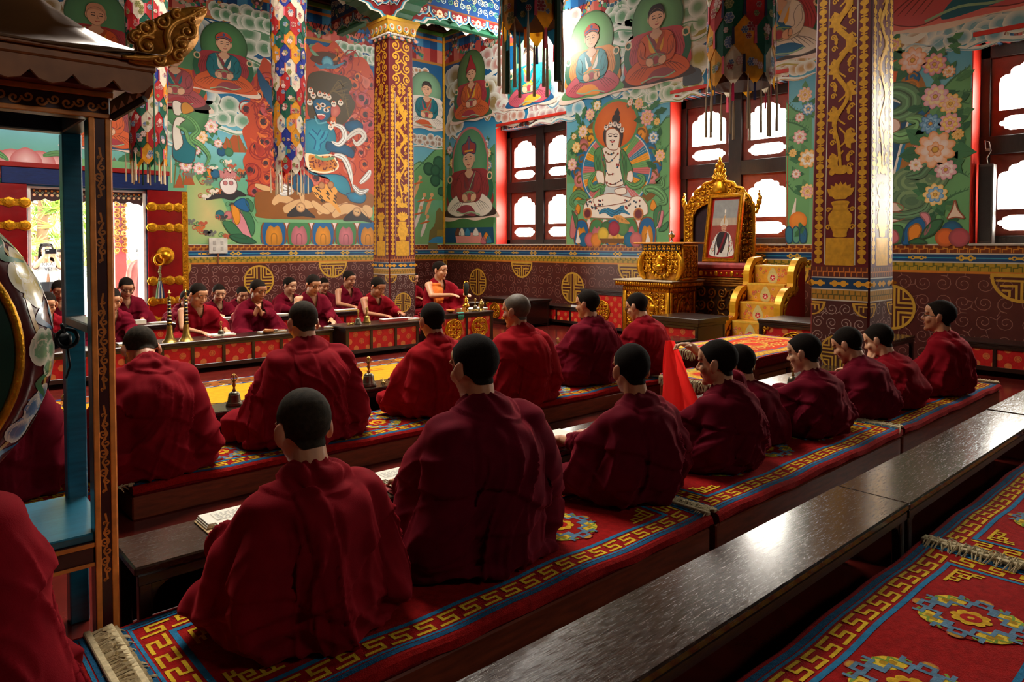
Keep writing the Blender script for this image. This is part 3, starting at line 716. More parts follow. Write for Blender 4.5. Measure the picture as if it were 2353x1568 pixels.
def flower(p, c, r, col, col2, seed, lv=6):
    rr = random.Random(seed); p.lv = lv
    for k in range(5): leaf(p, c, r * rr.uniform(1.5, 2.1), rr.uniform(0, 6.28), rr.choice([LEAF, (46, 104, 66), (84, 142, 90)]))
    for ring_, n, q, cc in ((1.0, 9, .44, col), (.58, 7, .4, col2), (.26, 5, .3, col)):
        p.lv += .5
        for k in range(n):
            w = 2 * PI * k / n + ring_; x, y = c[0] + r * ring_ * .62 * math.cos(w), c[1] + r * ring_ * .62 * math.sin(w)
            p.disc((x, y), r * q, cc, tuple(min(255, int(v * .55 + 255 * .45)) for v in cc), ry=r * q * .66, rot=w, n=10)
    p.lv += .3; p.disc(c, r * .2, (150, 74, 40), (226, 180, 70), n=8)
def hill(p, pts, col=(104, 166, 106), dark=(62, 116, 74), lv=1.2):
    p.lv = lv; c = cr(pts, 5, False); base = min(q[1] for q in c) - .0; y0 = base
    yb = max(1.362, y0 - .5); P = [(c[0][0], yb)] + [(q[0], q[1]) for q in c] + [(c[-1][0], yb)]
    p.poly(P, col); p.lv += .2; p.stroke(c, .022, dark, taper=True)
    for k in range(0, len(c) - 1): 
        p.stroke([c[k], (c[k][0] + .02, c[k][1] + .035)], .008, dark)
def petals(p, x0, x1, y, h, n, lv=4, seed=0):
    """row of broad lotus petals"""
    w = (x1 - x0) / n
    sets = [((14, 96, 150), (236, 150, 26)), ((62, 128, 74), (216, 120, 130))]
    for k in range(n):
        c = x0 + (k + .5) * w; o, i_ = sets[k % 2]; p.lv = lv - .5; p.blob([(c + w * .5 - w * .14, y + h * .72), (c + w * .5, y + h * .98), (c + w * .5 + w * .14, y + h * .72), (c + w * .5, y + h * .5)], (242, 214, 210))
        p.lv = lv; p.blob([(c - w * .42, y), (c - w * .5, y + h * .45), (c - w * .36, y + h * .8), (c, y + h * .92), (c + w * .36, y + h * .8), (c + w * .5, y + h * .45), (c + w * .42, y)], o)
        p.lv = lv + .3; p.stroke(cr([(c - w * .42, y), (c - w * .48, y + h * .45), (c - w * .34, y + h * .78), (c, y + h * .9), (c + w * .34, y + h * .78), (c + w * .48, y + h * .45), (c + w * .42, y)], 5, False), h * .05, (136, 74, 30))
        p.lv = lv + .6; gblob(p, [(c - w * .26, y), (c - w * .31, y + h * .36), (c - w * .16, y + h * .62), (c, y + h * .56), (c + w * .16, y + h * .62), (c + w * .31, y + h * .36), (c + w * .26, y)], tuple(int(v * .8) for v in i_), i_)
        p.lv = lv + .9; p.stroke([(c - w * .1, y), (c - w * .1, y + h * .28), (c, y + h * .36), (c + w * .1, y + h * .28), (c + w * .1, y)], h * .04, tuple(int(v * .72) for v in i_), None, 4)
def seated(p, o, k, robe=ORANGE, under=OCH, back=CRIM, halo=HALO, hat=None, hair=(46, 36, 34), flip=False, seat=(64, 44, 40), lap=CRIM, sleeve=None, lv=8, hy=None, skin=SKIN):
    """a generic seated robed figure of the wall painting, about 2.3 k tall"""
    p.at(o, k, 0, flip); sleeve = sleeve or robe; dk = lambda c, f=.72: tuple(int(v * f) for v in c)
    if halo: p.lv = lv; p.disc((.02, 1.55), .82, dk(halo, .8), halo, ry=hy, n=32); p.lv += .2; p.ring((.02, 1.55), .82, .04, dk(halo, .66), 32, ry=hy)
    p.lv = lv + .5                                     # back drape with green roll ends
    p.blob([(-.9, .15), (-1.05, .7), (-.82, 1.2), (-.4, 1.3), (.4, 1.3), (.82, 1.2), (1.05, .7), (.9, .15)], back)
    for s in (-1, 1):
        p.lv = lv + .7; p.blob([(s * .86, .2), (s * 1.08, .62), (s * 1.02, 1.0), (s * .9, 1.12), (s * .84, 1.0), (s * .9, .66), (s * .72, .3)], (40, 104, 72)); p.lv += .1; p.ring((s * .93, 1.06), .1, .045, (232, 200, 160), 12)
        for j in range(3): p.stroke([(s * (.5 + j * .1), 1.2 - j * .05), (s * (.66 + j * .1), .9 - j * .1), (s * (.72 + j * .06), .5)], .02, dk(back), None, 4, True)
    p.lv = lv + 1; p.blob([(-1.35, -.12), (-1.0, .2), (-.4, .28), (.4, .28), (1.0, .2), (1.35, -.12), (.9, -.2), (.3, -.12), (-.3, -.2), (-.9, -.12)], (236, 214, 196)); p.lv += .2
    p.blob([(-1.22, -.02), (-.95, .24), (-.4, .3), (.4, .3), (.95, .24), (1.22, -.02), (.6, -.1), (-.6, -.1)], seat)
    p.lv = lv + 1.6; p.blob([(-1.02, .1), (-.95, .36), (-.5, .6), (0, .62), (.5, .6), (.95, .36), (1.02, .1), (.55, -.06), (-.1, .02), (-.6, -.08)], robe, line=dk(robe, .6), lw=.015)
    p.lv = lv + 2; 
    for s in (-1, 1):
        for j in range(5): p.stroke([(s * (.95 - j * .1), .12 - j * .015), (s * (.7 - j * .12), .3 + j * .03), (s * (.36 - j * .08), .4 + j * .04)], .018, dk(robe, .6), None, 4, True)
    p.blob([(-.3, -.06), (-.1, .22), (.3, .26), (.62, .1), (.3, .0)], lap); p.stroke([(-.5, -.04), (-.1, .06), (.3, .02), (.6, .1)], .035, (150, 190, 150), None, 4)
    p.lv = lv + 2.4; p.blob([(-.46, .4), (-.58, .75), (-.55, 1.06), (-.3, 1.24), (.3, 1.24), (.55, 1.06), (.58, .75), (.46, .4), (0, .34)], sleeve, line=dk(sleeve, .6), lw=.015)
    p.lv = lv + 3.2; p.blob([(-.2, 1.22), (.2, 1.22), (.24, .95), (.16, .72), (-.16, .72), (-.24, .95)], under)
    p.lv = lv + 3.6; p.poly([(-.3, 1.22), (-.16, 1.24), (.2, .62), (.06, .56)], dk(lap, .9)); p.poly([(.3, 1.22), (.16, 1.24), (-.02, .8), (.1, .76)], dk(sleeve, .85))
    p.lv = lv + 4; p.stroke([(-.3, 1.23), (-.06, .8), (.1, .56)], .028, (120, 170, 120), None, 4); p.blob([(-.3, .44), (-.32, .62), (0, .7), (.32, .62), (.3, .44), (0, .36)], lap)
    p.lv = lv + 4.3; p.disc((0, .5), .15, (126, 168, 120), (168, 60, 70), n=16); p.stroke([(-.26, .6), (0, .66), (.26, .6)], .03, (126, 168, 120), None, 3)
    for s in (-1, 1):
        p.lv = lv + 4.6; p.blob([(s * .5, 1.08), (s * .62, .8), (s * .54, .5), (s * .26, .42), (s * .24, .56), (s * .38, .66), (s * .36, .9)], sleeve, line=dk(sleeve, .6), lw=.014)
        for j in range(4): p.stroke([(s * (.54 - j * .04), 1.0 - j * .1), (s * (.56 - j * .05), .74 - j * .04), (s * (.4 - j * .03), .56)], .016, dk(sleeve, .6), None, 4, True)
        p.lv = lv + 5.2; p.blob([(s * .3, .58), (s * .12, .56), (s * .08, .42), (s * .2, .36), (s * .32, .44)], skin, line=dk(skin, .6), lw=.012)
        for j in range(4): p.stroke([(s * (.1 + j * .035), .42), (s * (.1 + j * .035), .35)], .022, skin)
    p.lv = lv + 5.6; p.poly([(-.12, 1.2), (.12, 1.2), (.1, 1.42), (-.1, 1.42)], dk(skin, .92)); p.blob([(-.2, 1.2), (0, 1.04), (.2, 1.2), (0, 1.3)], dk(skin, .95))
    f = .03; p.lv = lv + 6
    for s in (-1, 1): p.disc((s * .235, 1.6), .05, skin, ry=.1, n=10)
    p.lv += .2; p.blob([(-.22, 1.72), (-.23, 1.5), (-.12, 1.36), (0, 1.32), (.12, 1.36), (.23, 1.5), (.22, 1.72), (0, 1.86)], skin, line=dk(skin, .6), lw=.012)
    p.lv += .4; p.blob([(-.24, 1.62), (-.25, 1.8), (-.12, 1.95), (.12, 1.95), (.25, 1.8), (.24, 1.62), (.19, 1.72), (.0, 1.78), (-.19, 1.72)], hair)
    for s in (-1, 1): p.stroke([(f + s * .05, 1.66), (f + s * .1, 1.68), (f + s * .16, 1.65)], .018, INK, None, 3); p.stroke([(f + s * .05, 1.6), (f + s * .15, 1.6)], .022, INK); 
    p.stroke([(f, 1.62), (f + .03, 1.52), (f - .02, 1.51)], .012, dk(skin, .55)); p.stroke([(f - .06, 1.44), (f, 1.43), (f + .07, 1.45)], .022, (178, 70, 66))
    if hat == 'point': p.lv += .3; p.blob([(-.28, 1.6), (-.27, 1.82), (-.12, 2.05), (.02, 2.32), (.14, 2.05), (.27, 1.82), (.28, 1.6), (.2, 1.76), (-.2, 1.76)], (170, 46, 50), line=(110, 26, 32), lw=.014)
    if hat == 'lotus': p.lv += .3; p.blob([(-.26, 1.74), (-.32, 2.0), (-.12, 2.1), (0, 2.26), (.12, 2.1), (.32, 2.0), (.26, 1.74), (0, 1.8)], (158, 50, 44), line=(30, 60, 100), lw=.03); p.stroke([(0, 1.82), (0, 2.2)], .04, (40, 90, 130)); p.stroke([(-.2, 1.84), (.2, 1.84)], .05, OCH)
    if hat == 'band': p.lv += .3; p.blob([(-.26, 1.72), (-.27, 1.86), (-.1, 2.0), (.1, 2.0), (.27, 1.86), (.26, 1.72), (0, 1.82)], (188, 70, 44)); p.stroke([(-.25, 1.78), (0, 1.86), (.25, 1.78)], .04, (40, 90, 140), None, 3); p.disc((0, 1.93), .05, (40, 90, 140), n=8)
    p.at((0, 0))
def offerings(p, c, k, lv=6):
    p.at(c, k)
    for x, r, col in ((-.5, .17, (24, 110, 140)), (-.15, .17, (206, 100, 110)), (.2, .17, (236, 140, 40)), (.0, .12, (232, 196, 90))): p.lv = lv; p.disc((x, .17), r, tuple(int(v * .8) for v in col), col, n=16); lv += .1
    p.at((0, 0))
def scarf(p, pts, w, lv, col=(96, 152, 92)):
    dk = tuple(int(v * .66) for v in col); lt = tuple(min(255, int(v * 1.25)) for v in col)
    for k, (o, c) in enumerate(((1.2, dk), (1.0, col), (.55, lt), (.3, col), (.1, dk))): p.lv = lv + k * .12; p.stroke(pts, w * o, c, None, 6, True)

# ---------------------------------------------------------------- door wall painting
def paint_left():
    p = Paint(fL, .0009); rr = random.Random(5)
    for (a0, a1, t0) in ((-4.4, .995, 1.36), (.995, 3.8, 2.2), (3.8, 8.9, 1.36)): ground(p, a0, a1, t0, 5.04)
    Z = lambda pts: [wl_(420 + x / 2.9045, 60 + y / 2.9037) for x, y in pts]
    z1 = lambda x, y: wl_(420 + x / 2.9045, 60 + y / 2.9037)
    # pale ochre meadow, lower left of the panel
    gblob(p, Z([(30, 1050), (120, 1000), (240, 1120), (300, 1250), (320, 1440), (140, 1448), (30, 1440)]), (150, 190, 120), (214, 196, 130))
    # upper row of seated figures
    seated(p, wl_(222, 162), .5, ORANGE, OCH, CRIM, HALO, None, (214, 160, 128), seat=(70, 48, 40))
    seated(p, wl_(38, 160), .5, (150, 60, 70), (150, 60, 70), ORANGE, (104, 172, 128), 'band', seat=(60, 110, 130))
    seated(p, wl_(402, 240), .45, (170, 74, 80), TEAL, ORANGE, HALO, None, lv=7)
    seated(p, wl_(515, 205), .46, ORANGE, WHITE, CRIM, (76, 134, 80), 'band', sleeve=TEAL, lap=(150, 60, 70), seat=(214, 84, 30))
    seated(p, wl_(980, 290), .46, WHITE, (170, 70, 84), WHITE, (128, 176, 138), None, sleeve=TEAL, lap=(206, 90, 40), seat=(224, 206, 190), flip=True)
    seated(p, wl_(240, 335), .44, ORANGE, WHITE, (150, 60, 66), (104, 160, 118), None, seat=(20, 70, 110))
    for (u, v, w, h, s, tint) in ((110, 25, 1.0, .4, 1, (150, 128, 84)), (130, 95, .7, .5, 2, (160, 140, 90)), (300, 20, .8, .4, 3, (84, 146, 170)), (440, 95, .4, .8, 4, (90, 150, 176)), (590, 100, .9, .6, 6, (92, 142, 104)), (560, 40, 1.0, .4, 7, (92, 142, 104)), (440, 190, .4, .7, 8, (90, 150, 176)), (460, 235, .5, .4, 9, (110, 160, 130)), (520, 265, .8, .5, 10, (110, 160, 130)), (830, 125, 1.0, .35, 11, (110, 150, 120)), (985, 325, .8, .25, 12, (160, 130, 110)), (960, 170, .5, .25, 12, (190, 130, 90)), (-60, 80, 1, .5, 13, (90, 150, 176)), (300, 240, .5, .5, 14, (110, 160, 130)), (150, 150, .6, .4, 15, (150, 128, 84)), (300, 100, .6, .6, 16, (90, 150, 176)), (290, 180, .6, .4, 17, (90, 150, 176)), (590, 160, .5, .4, 18, (92, 142, 104)), (340, 300, .8, .4, 19, (110, 160, 130))):
        cloud(p, wl_(u, v), w, h, s, tint)
    # white attendant with green scarf
    p.lv = 8; q = wl_(430, 255); p.disc((q[0], q[1]), .34, (60, 116, 70), (84, 144, 90), n=28)
    for k, (pts, col) in enumerate(([[(398, 330), (400, 365), (440, 375), (450, 340), (440, 315), (410, 310)], TEAL], [[(396, 300), (402, 345), (420, 330), (412, 290), (425, 275), (405, 270)], WHITE], [[(396, 235), (400, 262), (416, 264), (420, 244), (408, 232)], WHITE], [[(416, 240), (420, 262), (446, 254), (430, 236)], (206, 140, 50)])):
        p.lv = 9 + k * .5; p.blob([wl_(*x) for x in pts], col, line=(90, 70, 60), lw=.012)
    scarf(p, [wl_(*x) for x in ((414, 262), (440, 275), (455, 300), (440, 318), (462, 335), (480, 360), (470, 385))], .08, 11)
    scarf(p, [wl_(*x) for x in ((404, 290), (425, 300), (434, 325), (455, 345))], .05, 11.5)
    # mountains, flowers, jewels
    for pts in ([(250, 840), (290, 740), (310, 760), (360, 695), (400, 780), (440, 845)], [(0, 1060), (30, 960), (55, 990), (80, 1060)], [(-60, 1080), (-20, 980), (10, 1080)]):
        p.lv = 3; p.poly(Z(pts), (176, 84, 34)); p.lv = 3.3
        for j in range(len(pts) - 1): p.stroke(Z([pts[j], ((pts[j][0] + pts[j + 1][0]) / 2, 842)]), .02, (120, 110, 50))
    for (x, y, r, c, c2, s) in ((190, 670, .11, (230, 150, 150), WHITE, 1), (120, 740, .11, (240, 170, 90), (244, 210, 180), 2), (235, 785, .07, PINK, WHITE, 3), (90, 830, .07, (220, 130, 140), WHITE, 4), (110, 950, .1, PINK, WHITE, 5), (20, 930, .1, PINK, WHITE, 8)): flower(p, z1(x, y), r, c, c2, s)
    for (x, y, c) in ((258, 840, (10, 90, 130)), (308, 842, (60, 130, 90)), (178, 982, (236, 140, 40)), (215, 985, (20, 100, 140)), (206, 950, (70, 150, 120)), (248, 1258, (20, 110, 120)), (305, 1262, (206, 120, 120))): p.lv = 5; p.disc(z1(x, y), .075, tuple(int(v * .75) for v in c), c, n=16)
    # pale skull bowl with dark hair, small animals
    p.lv = 5; p.blob(Z([(150, 1160), (240, 1100), (330, 1085), (400, 1110), (420, 1135), (370, 1140), (330, 1165), (260, 1150)]), (40, 36, 38)); p.lv = 6
    p.blob(Z([(250, 1040), (255, 1085), (290, 1120), (340, 1115), (362, 1075), (350, 1030), (300, 1010)]), (240, 230, 224), line=(120, 80, 80), lw=.012); p.lv = 6.6
    for x in (283, 322): p.disc(z1(x, 1048), .04, (60, 50, 60), (200, 120, 120), n=10)
    for k in range(9): p.stroke(Z([(255 + k * 12, 1020), (250 + k * 13, 975), (240 + k * 15, 960 + (k % 3) * 12)]), .035, (206, 130, 130), None, 4, True)
    for k in range(26):
        x, y = rr.uniform(40, 400), rr.uniform(880, 1420); c = rr.choice([(236, 224, 206), (206, 110, 50), (120, 120, 110), (190, 90, 60), (60, 60, 60)])
        p.lv = 5; p.stroke(Z([(x - 26, y), (x - 8, y - 10), (x + 12, y), (x + 28, y - 8)]), .05, c, None, 4, True); p.disc(z1(x + 26, y - 10), .026, c, n=8)
        for j in (-14, -4, 8, 16): p.stroke(Z([(x + j, y), (x + j + 3, y + 20)]), .014, c)
        p.spiral(z1(x - 34, y - 6), .05, 1.3, .014, rr.choice([(190, 80, 60), (80, 140, 90)]), rr.uniform(0, 6))
    # ---- flames around the dark blue guardian
    fl = [(440, 1120), (430, 1000), (400, 900), (430, 820), (395, 700), (440, 640), (410, 560), (450, 500), (440, 400), (500, 300), (540, 210), (600, 250), (640, 120), (700, 180), (760, 60), (840, 130), (900, 110), (960, 140), (1010, 100), (1070, 170), (1120, 210), (1200, 210), (1250, 280), (1275, 420), (1275, 1180), (1100, 1150), (460, 1130)]
    p.lv = 5; p.poly(cr(Z(fl), 4), (196, 72, 36))
    for k in range(150):
        x, y = rr.uniform(420, 1265), rr.uniform(200, 1110)
        if 660 < x < 1050 and y > 480 and y < 1000: continue
        if y < 470 - (x - 420) * .7: continue
        col = rr.choice([(222, 94, 38), (206, 76, 50), (232, 120, 50), (198, 80, 86), (184, 52, 34), (214, 110, 90)]); s = rr.uniform(28, 52); d = rr.choice((1, -1))
        P = [(x, y + s), (x - d * s * .7, y + s * .3), (x - d * s * .5, y - s * .5), (x + d * s * .2, y - s * .9), (x + d * s * .9, y - s * 1.25), (x + d * s * .55, y - s * .5), (x + d * s * .6, y + s * .2)]
        p.lv = 5.3 + k * .012; gblob(p, Z(P), col, tuple(int(v * .84) for v in col)); p.lv += .006
        q = z1(x, y); p.disc(q, s * .0013, (60, 34, 44), n=8); p.spiral((q[0], q[1]), s * .0085 * .55, 1.2, .02, (150, 36, 30), rr.uniform(0, 6), d)
    for k in range(9): p.lv = 7.4; p.stroke(Z([(500 + k * 10, 280 + k * 16), (520 + k * 12, 400 + k * 8), (600 + k * 4, 560)]), .045, (16, 80, 120), None, 5, True)
    # hair, upper winged beast
    p.lv = 8; p.blob(Z([(840, 330), (920, 300), (1010, 320), (1100, 345), (1130, 400), (1110, 450), (1150, 520), (1120, 600), (1060, 660), (1000, 640), (850, 620), (830, 450)]), (74, 58, 30))
    for k in range(16): p.lv = 8.3; p.stroke(Z([(900 + k * 4, 560 - k * 4), (960 + k * 6, 480 - k * 8), (1040 + k * 4, 400 + k * 12), (1110, 370 + k * 17)]), .02, rr.choice([(110, 88, 44), (54, 42, 24), (96, 74, 34)]), None, 5, True)
    p.lv = 9; p.blob(Z([(850, 220), (880, 180), (940, 170), (1020, 190), (1040, 240), (980, 262), (900, 250)]), (88, 52, 34))
    for k in range(10): p.stroke(Z([(880 + k * 3, 200), (850 - k * 1, 160 - k * 3), (865 + k * 4, 120)]), .018, (120, 160, 130), 9.3, 4, True); p.stroke(Z([(1000 + k * 3, 230), (1035, 190 - k * 2), (1010 + k * 2, 150)]), .02, (206, 120, 44), 9.3, 4, True)
    p.lv = 9.6; p.disc(z1(965, 245), .12, (40, 110, 140), (110, 180, 200), n=12); p.stroke(Z([(880, 250), (920, 275), (965, 262), (1010, 275), (1080, 240)]), .07, (70, 140, 170), None, 4, True)
    # guardian body
    B1, B2 = (8, 92, 134), (40, 150, 178)
    for k, (pts, c) in enumerate((([(800, 640), (790, 760), (830, 860), (960, 860), (1020, 780), (1000, 680), (900, 620)], B2), ([(960, 770), (1040, 790), (1100, 800), (1140, 840), (1130, 880), (1060, 850), (960, 830)], B1), ([(1080, 650), (1150, 630), (1200, 660), (1180, 710), (1100, 700)], B1),
        ([(800, 930), (830, 960), (900, 990), (1020, 990), (1090, 1020), (1120, 1100), (1090, 1130), (1020, 1090), (960, 1010), (860, 990)], B2), ([(760, 960), (830, 1000), (870, 1060), (850, 1110), (780, 1110), (720, 1060)], B1), ([(1090, 1120), (1150, 1110), (1220, 1130), (1200, 1180), (1120, 1170)], (20, 130, 170)))):
        p.lv = 10 + k * .3; gblob(p, Z(pts), tuple(int(v * .8) for v in c), c); p.lv += .1; p.stroke(cr(Z(pts + [pts[0]]), 4, False), .012, (20, 50, 80))
    for (pts, w) in (([(850, 700), (900, 760), (890, 830)], .12), ([(930, 700), (900, 760), (905, 820)], .1), ([(960, 700), (940, 750), (900, 780)], .09)): p.lv = 12; p.stroke(Z(pts), w, B1, None, 5); p.lv += .2; p.stroke(Z(pts), w * .6, B2, None, 5)
    p.lv = 12.6; p.blob(Z([(820, 850), (900, 860), (1000, 860), (1040, 940), (980, 980), (900, 980), (840, 960), (815, 900)]), (240, 224, 190)); p.lv = 12.9
    gblob(p, Z([(840, 862), (900, 870), (990, 872), (1030, 935), (975, 968), (900, 968), (850, 945)]), (220, 140, 40), (170, 66, 44))
    for k in range(80):
        x, y = rr.uniform(845, 1030), rr.uniform(870, 962); p.lv = 13.2; p.disc(z1(x, y), .016, (110, 36, 26), n=6)
    p.lv = 13.4; p.stroke(Z([(880, 868), (940, 890), (1005, 880)]), .05, (110, 160, 110), None, 4)
    # white scarves
    for pts in ([(1010, 660), (1060, 680), (1080, 740), (1040, 790), (990, 770)], [(1090, 760), (1130, 720), (1180, 700), (1210, 740), (1160, 790), (1130, 750)], [(1010, 860), (1070, 880), (1110, 960), (1130, 1060)], [(1180, 1050), (1230, 1000), (1250, 960)], [(1130, 1060), (1180, 1110), (1240, 1090)], [(640, 990), (660, 1060), (720, 1100), (650, 1110), (630, 1020)]): scarf(p, Z(pts), .1, 14, (222, 214, 206))
    # head
    p.lv = 15; gblob(p, Z([(870, 500), (890, 590), (930, 640), (980, 600), (985, 520), (940, 490)]), (6, 84, 124), (20, 116, 150)); p.lv = 15.4
    for (x, y) in ((903, 545), (955, 562), (932, 528)): p.disc(z1(x, y), .06, (240, 220, 210), ry=.04, n=12); p.lv += .1; p.disc(z1(x, y), .026, (60, 20, 20), n=8)
    for (a, b, c) in (((890, 515), (905, 525), (920, 545)), ((985, 540), (965, 545), (945, 550))): p.stroke(Z([a, b, c]), .035, (214, 140, 50), None, 3, True)
    p.lv = 15.8; p.blob(Z([(895, 590), (930, 585), (950, 600), (930, 625), (905, 620)]), (200, 70, 70)); p.stroke(Z([(895, 592), (925, 590), (950, 602)]), .02, WHITE); p.stroke(Z([(880, 600), (900, 650), (960, 640)]), .03, (90, 170, 190), None, 3)
    for (x, y) in ((850, 430), (868, 465), (912, 455), (944, 465), (972, 475), (1005, 520), (1050, 512), (1000, 652), (985, 675), (845, 510)): 
        p.lv = 16; p.disc(z1(x, y), .055, (240, 226, 210), n=12); p.lv = 16.2
        for s in (-5, 5): p.disc(z1(x + s, y), .014, (60, 30, 30), n=6)
        p.disc(z1(x, y - 16), .022, (214, 90, 40), n=6)
    p.lv = 15.2; gblob(p, Z([(990, 540), (1030, 530), (1050, 570), (1020, 610), (990, 600)]), (190, 80, 70), (214, 120, 100)); gblob(p, Z([(985, 610), (1015, 605), (1020, 650), (990, 655)]), (206, 90, 40), (222, 130, 60))
    # fallen figures on a brown mat, tiger cloth
    p.lv = 9; p.blob(Z([(480, 1130), (520, 1105), (700, 1095), (1240, 1110), (1244, 1260), (1200, 1290), (560, 1285), (490, 1230)]), (146, 86, 26)); T = (224, 178, 124)
    for k, (pts, w) in enumerate((([(600, 1190), (640, 1150), (700, 1160), (760, 1190)], .14), ([(670, 1230), (730, 1210), (800, 1190), (880, 1200)], .2), ([(800, 1180), (790, 1120), (760, 1100)], .09), ([(900, 1250), (960, 1210), (1040, 1220), (1100, 1180)], .17), ([(1000, 1270), (1080, 1220), (1180, 1240), (1240, 1260)], .19), ([(1200, 1210), (1240, 1230), (1245, 1280)], .15), ([(860, 1170), (920, 1220), (980, 1250)], .12), ([(480, 1060), (540, 1080), (600, 1090)], .09))):
        p.lv = 10 + k * .2; p.stroke(Z(pts), w * 1.14, (150, 96, 60), None, 6, True); p.lv += .1; p.stroke(Z(pts), w, T, None, 6, True)
    for (x, y) in ((785, 1210), (1160, 1240)): p.lv = 12; p.blob(Z([(x - 90, y + 60), (x - 50, y + 5), (x, y - 20), (x + 50, y + 20), (x + 100, y + 70), (x + 20, y + 60)]), (44, 38, 40)); p.lv = 12.4; p.disc(z1(x, y), .09, (160, 104, 66), T, n=14); p.lv = 12.7; p.stroke(Z([(x - 14, y - 4), (x - 4, y - 2)]), .014, INK); p.stroke(Z([(x + 4, y + 2), (x + 14, y + 4)]), .014, INK)
    p.lv = 13; p.blob(Z([(860, 1080), (910, 1060), (990, 1060), (1030, 1100), (1010, 1150), (1050, 1230), (1040, 1245), (980, 1180), (900, 1150), (870, 1110)]), (232, 160, 70))
    for k in range(22): x, y = rr.uniform(870, 1020), rr.uniform(1070, 1170); p.lv = 13.3; p.stroke(Z([(x, y), (x + 12, y + 8), (x + 20, y + 22)]), .022, (50, 34, 24), None, 3, True)
    for (x, y) in ((925, 1065), (985, 1060)): p.lv = 13.6; p.disc(z1(x, y), .07, (120, 60, 40), (190, 130, 80), n=12)
    # lotus throne
    p.lv = 7.6; p.poly(Z([(460, 1250), (500, 1310), (1246, 1316), (1246, 1280), (600, 1290)]), (120, 178, 124))
    y0 = 1.362; petals(p, 5.0, 7.32, y0, .52, 5)
    for pts, c in (([(330, 1200), (380, 1230), (430, 1330), (460, 1440), (400, 1420), (340, 1330)], (222, 140, 150)), ([(320, 1200), (370, 1220), (380, 1300), (350, 1320)], (236, 150, 30)), ([(380, 1230), (440, 1240), (480, 1330), (460, 1400), (420, 1300)], LEAF), ([(265, 1310), (330, 1310), (400, 1390), (430, 1420), (330, 1400)], LEAF), ([(310, 1400), (400, 1390), (490, 1445), (380, 1447)], (40, 100, 66)), ([(430, 1150), (470, 1190), (460, 1240), (420, 1180)], (60, 124, 80)), ([(340, 1190), (400, 1150), (440, 1190), (430, 1240)], (14, 96, 150))):
        p.lv += .2; p.lv = max(p.lv, 8); p.blob(Z(pts), c, line=tuple(int(v * .7) for v in c), lw=.014)
    # right of the pillar: dark trees, dancers, rocks
    hill(p, [wl_(*x) for x in ((945, 400), (975, 370), (1000, 345), (1025, 330))]); hill(p, [wl_(*x) for x in ((945, 385), (965, 372), (985, 385), (1010, 380), (1025, 370))], (130, 186, 130))
    for (u, v, r) in ((985, 388, .14), (1000, 415, .13), (1008, 375, .15), (1000, 392, .12), (1018, 400, .14), (1014, 440, .1)): p.lv = 4; p.disc(wl_(u, v), r, (26, 70, 52), (52, 104, 72), n=14)
    for (u, v) in ((958, 430), (968, 470), (985, 470), (960, 500), (975, 520)):
        p.lv = 6; p.stroke([wl_(u - 8, v + 24), wl_(u, v), wl_(u + 6, v - 18)], .08, rr.choice([(226, 176, 120), WHITE]), None, 5, True); p.disc(wl_(u + 7, v - 22), .045, (226, 176, 120), n=10); p.stroke([wl_(u - 10, v - 6), wl_(u + 14, v - 12)], .04, (206, 110, 50), None, 3, True)
    for (u, v) in ((1005, 530), (1015, 515), (995, 545), (1010, 500)): p.lv = 5; p.poly([wl_(u - 12, v + 28), wl_(u - 8, v - 14), wl_(u, v - 24), wl_(u + 8, v - 10), wl_(u + 10, v + 28)], rr.choice([(150, 130, 50), (120, 112, 60), (170, 150, 70)]))
    p.lv = 5; p.blob([wl_(*x) for x in ((985, 555), (1000, 545), (1018, 546), (1018, 558), (990, 558))], (60, 140, 180))
    # big pink lotus over the door, green beast, hills
    q = wl_(60, 372)
    for k in range(7): p.lv = 7 + abs(k - 3) * -.2; x = q[0] + (k - 3) * .16; gblob(p, [(x - .16, q[1] - .12), (x - .17, q[1] + .08), (x, q[1] + .2 - abs(k - 3) * .03), (x + .17, q[1] + .08), (x + .16, q[1] - .12)], (206, 110, 110), (246, 206, 206))
    for k in range(6): p.lv = 8; x = q[0] + (k - 2.5) * .2; gblob(p, [(x - .17, q[1] - .1), (x, q[1] - .24), (x + .17, q[1] - .1), (x, q[1] - .02)], (196, 100, 100), (236, 170, 170))
    for (x, y) in ((-.35, .05), (.4, .1)): scarf(p, [(q[0] + x - .2, q[1] + y), (q[0] + x, q[1] + y + .05), (q[0] + x + .15, q[1] + y - .05)], .07, 9)
    for k in range(10): p.lv = 3; u = 250 + k * 14; p.poly([wl_(u - 12, 385), wl_(u - 2, 352 + (k % 3) * 8), wl_(u + 12, 385)], (126, 100, 84)); 
    for k in range(8): p.lv = 4; leaf(p, wl_(270 + k * 12, 372), .2, .6 + k * .3)
    p.lv = 5; p.poly([(1.38, 2.5), (3.55, 2.5), (3.55, 2.58), (2.6, 2.62), (1.38, 2.58)], (120, 180, 120))
    scarf(p, [(.95, 2.1), (1.1, 2.25), (1.0, 2.4), (1.2, 2.5)], .06, 6, (190, 70, 50))
    for k in range(14):
        c = (-4.2 + k * .36, rr.uniform(1.6, 4.8)); flower(p, c, .14, rr.choice([PINK, OCH, (40, 110, 160)]), WHITE, k)
    return p.build('mural', M_paint, wall_left)
paint_left()

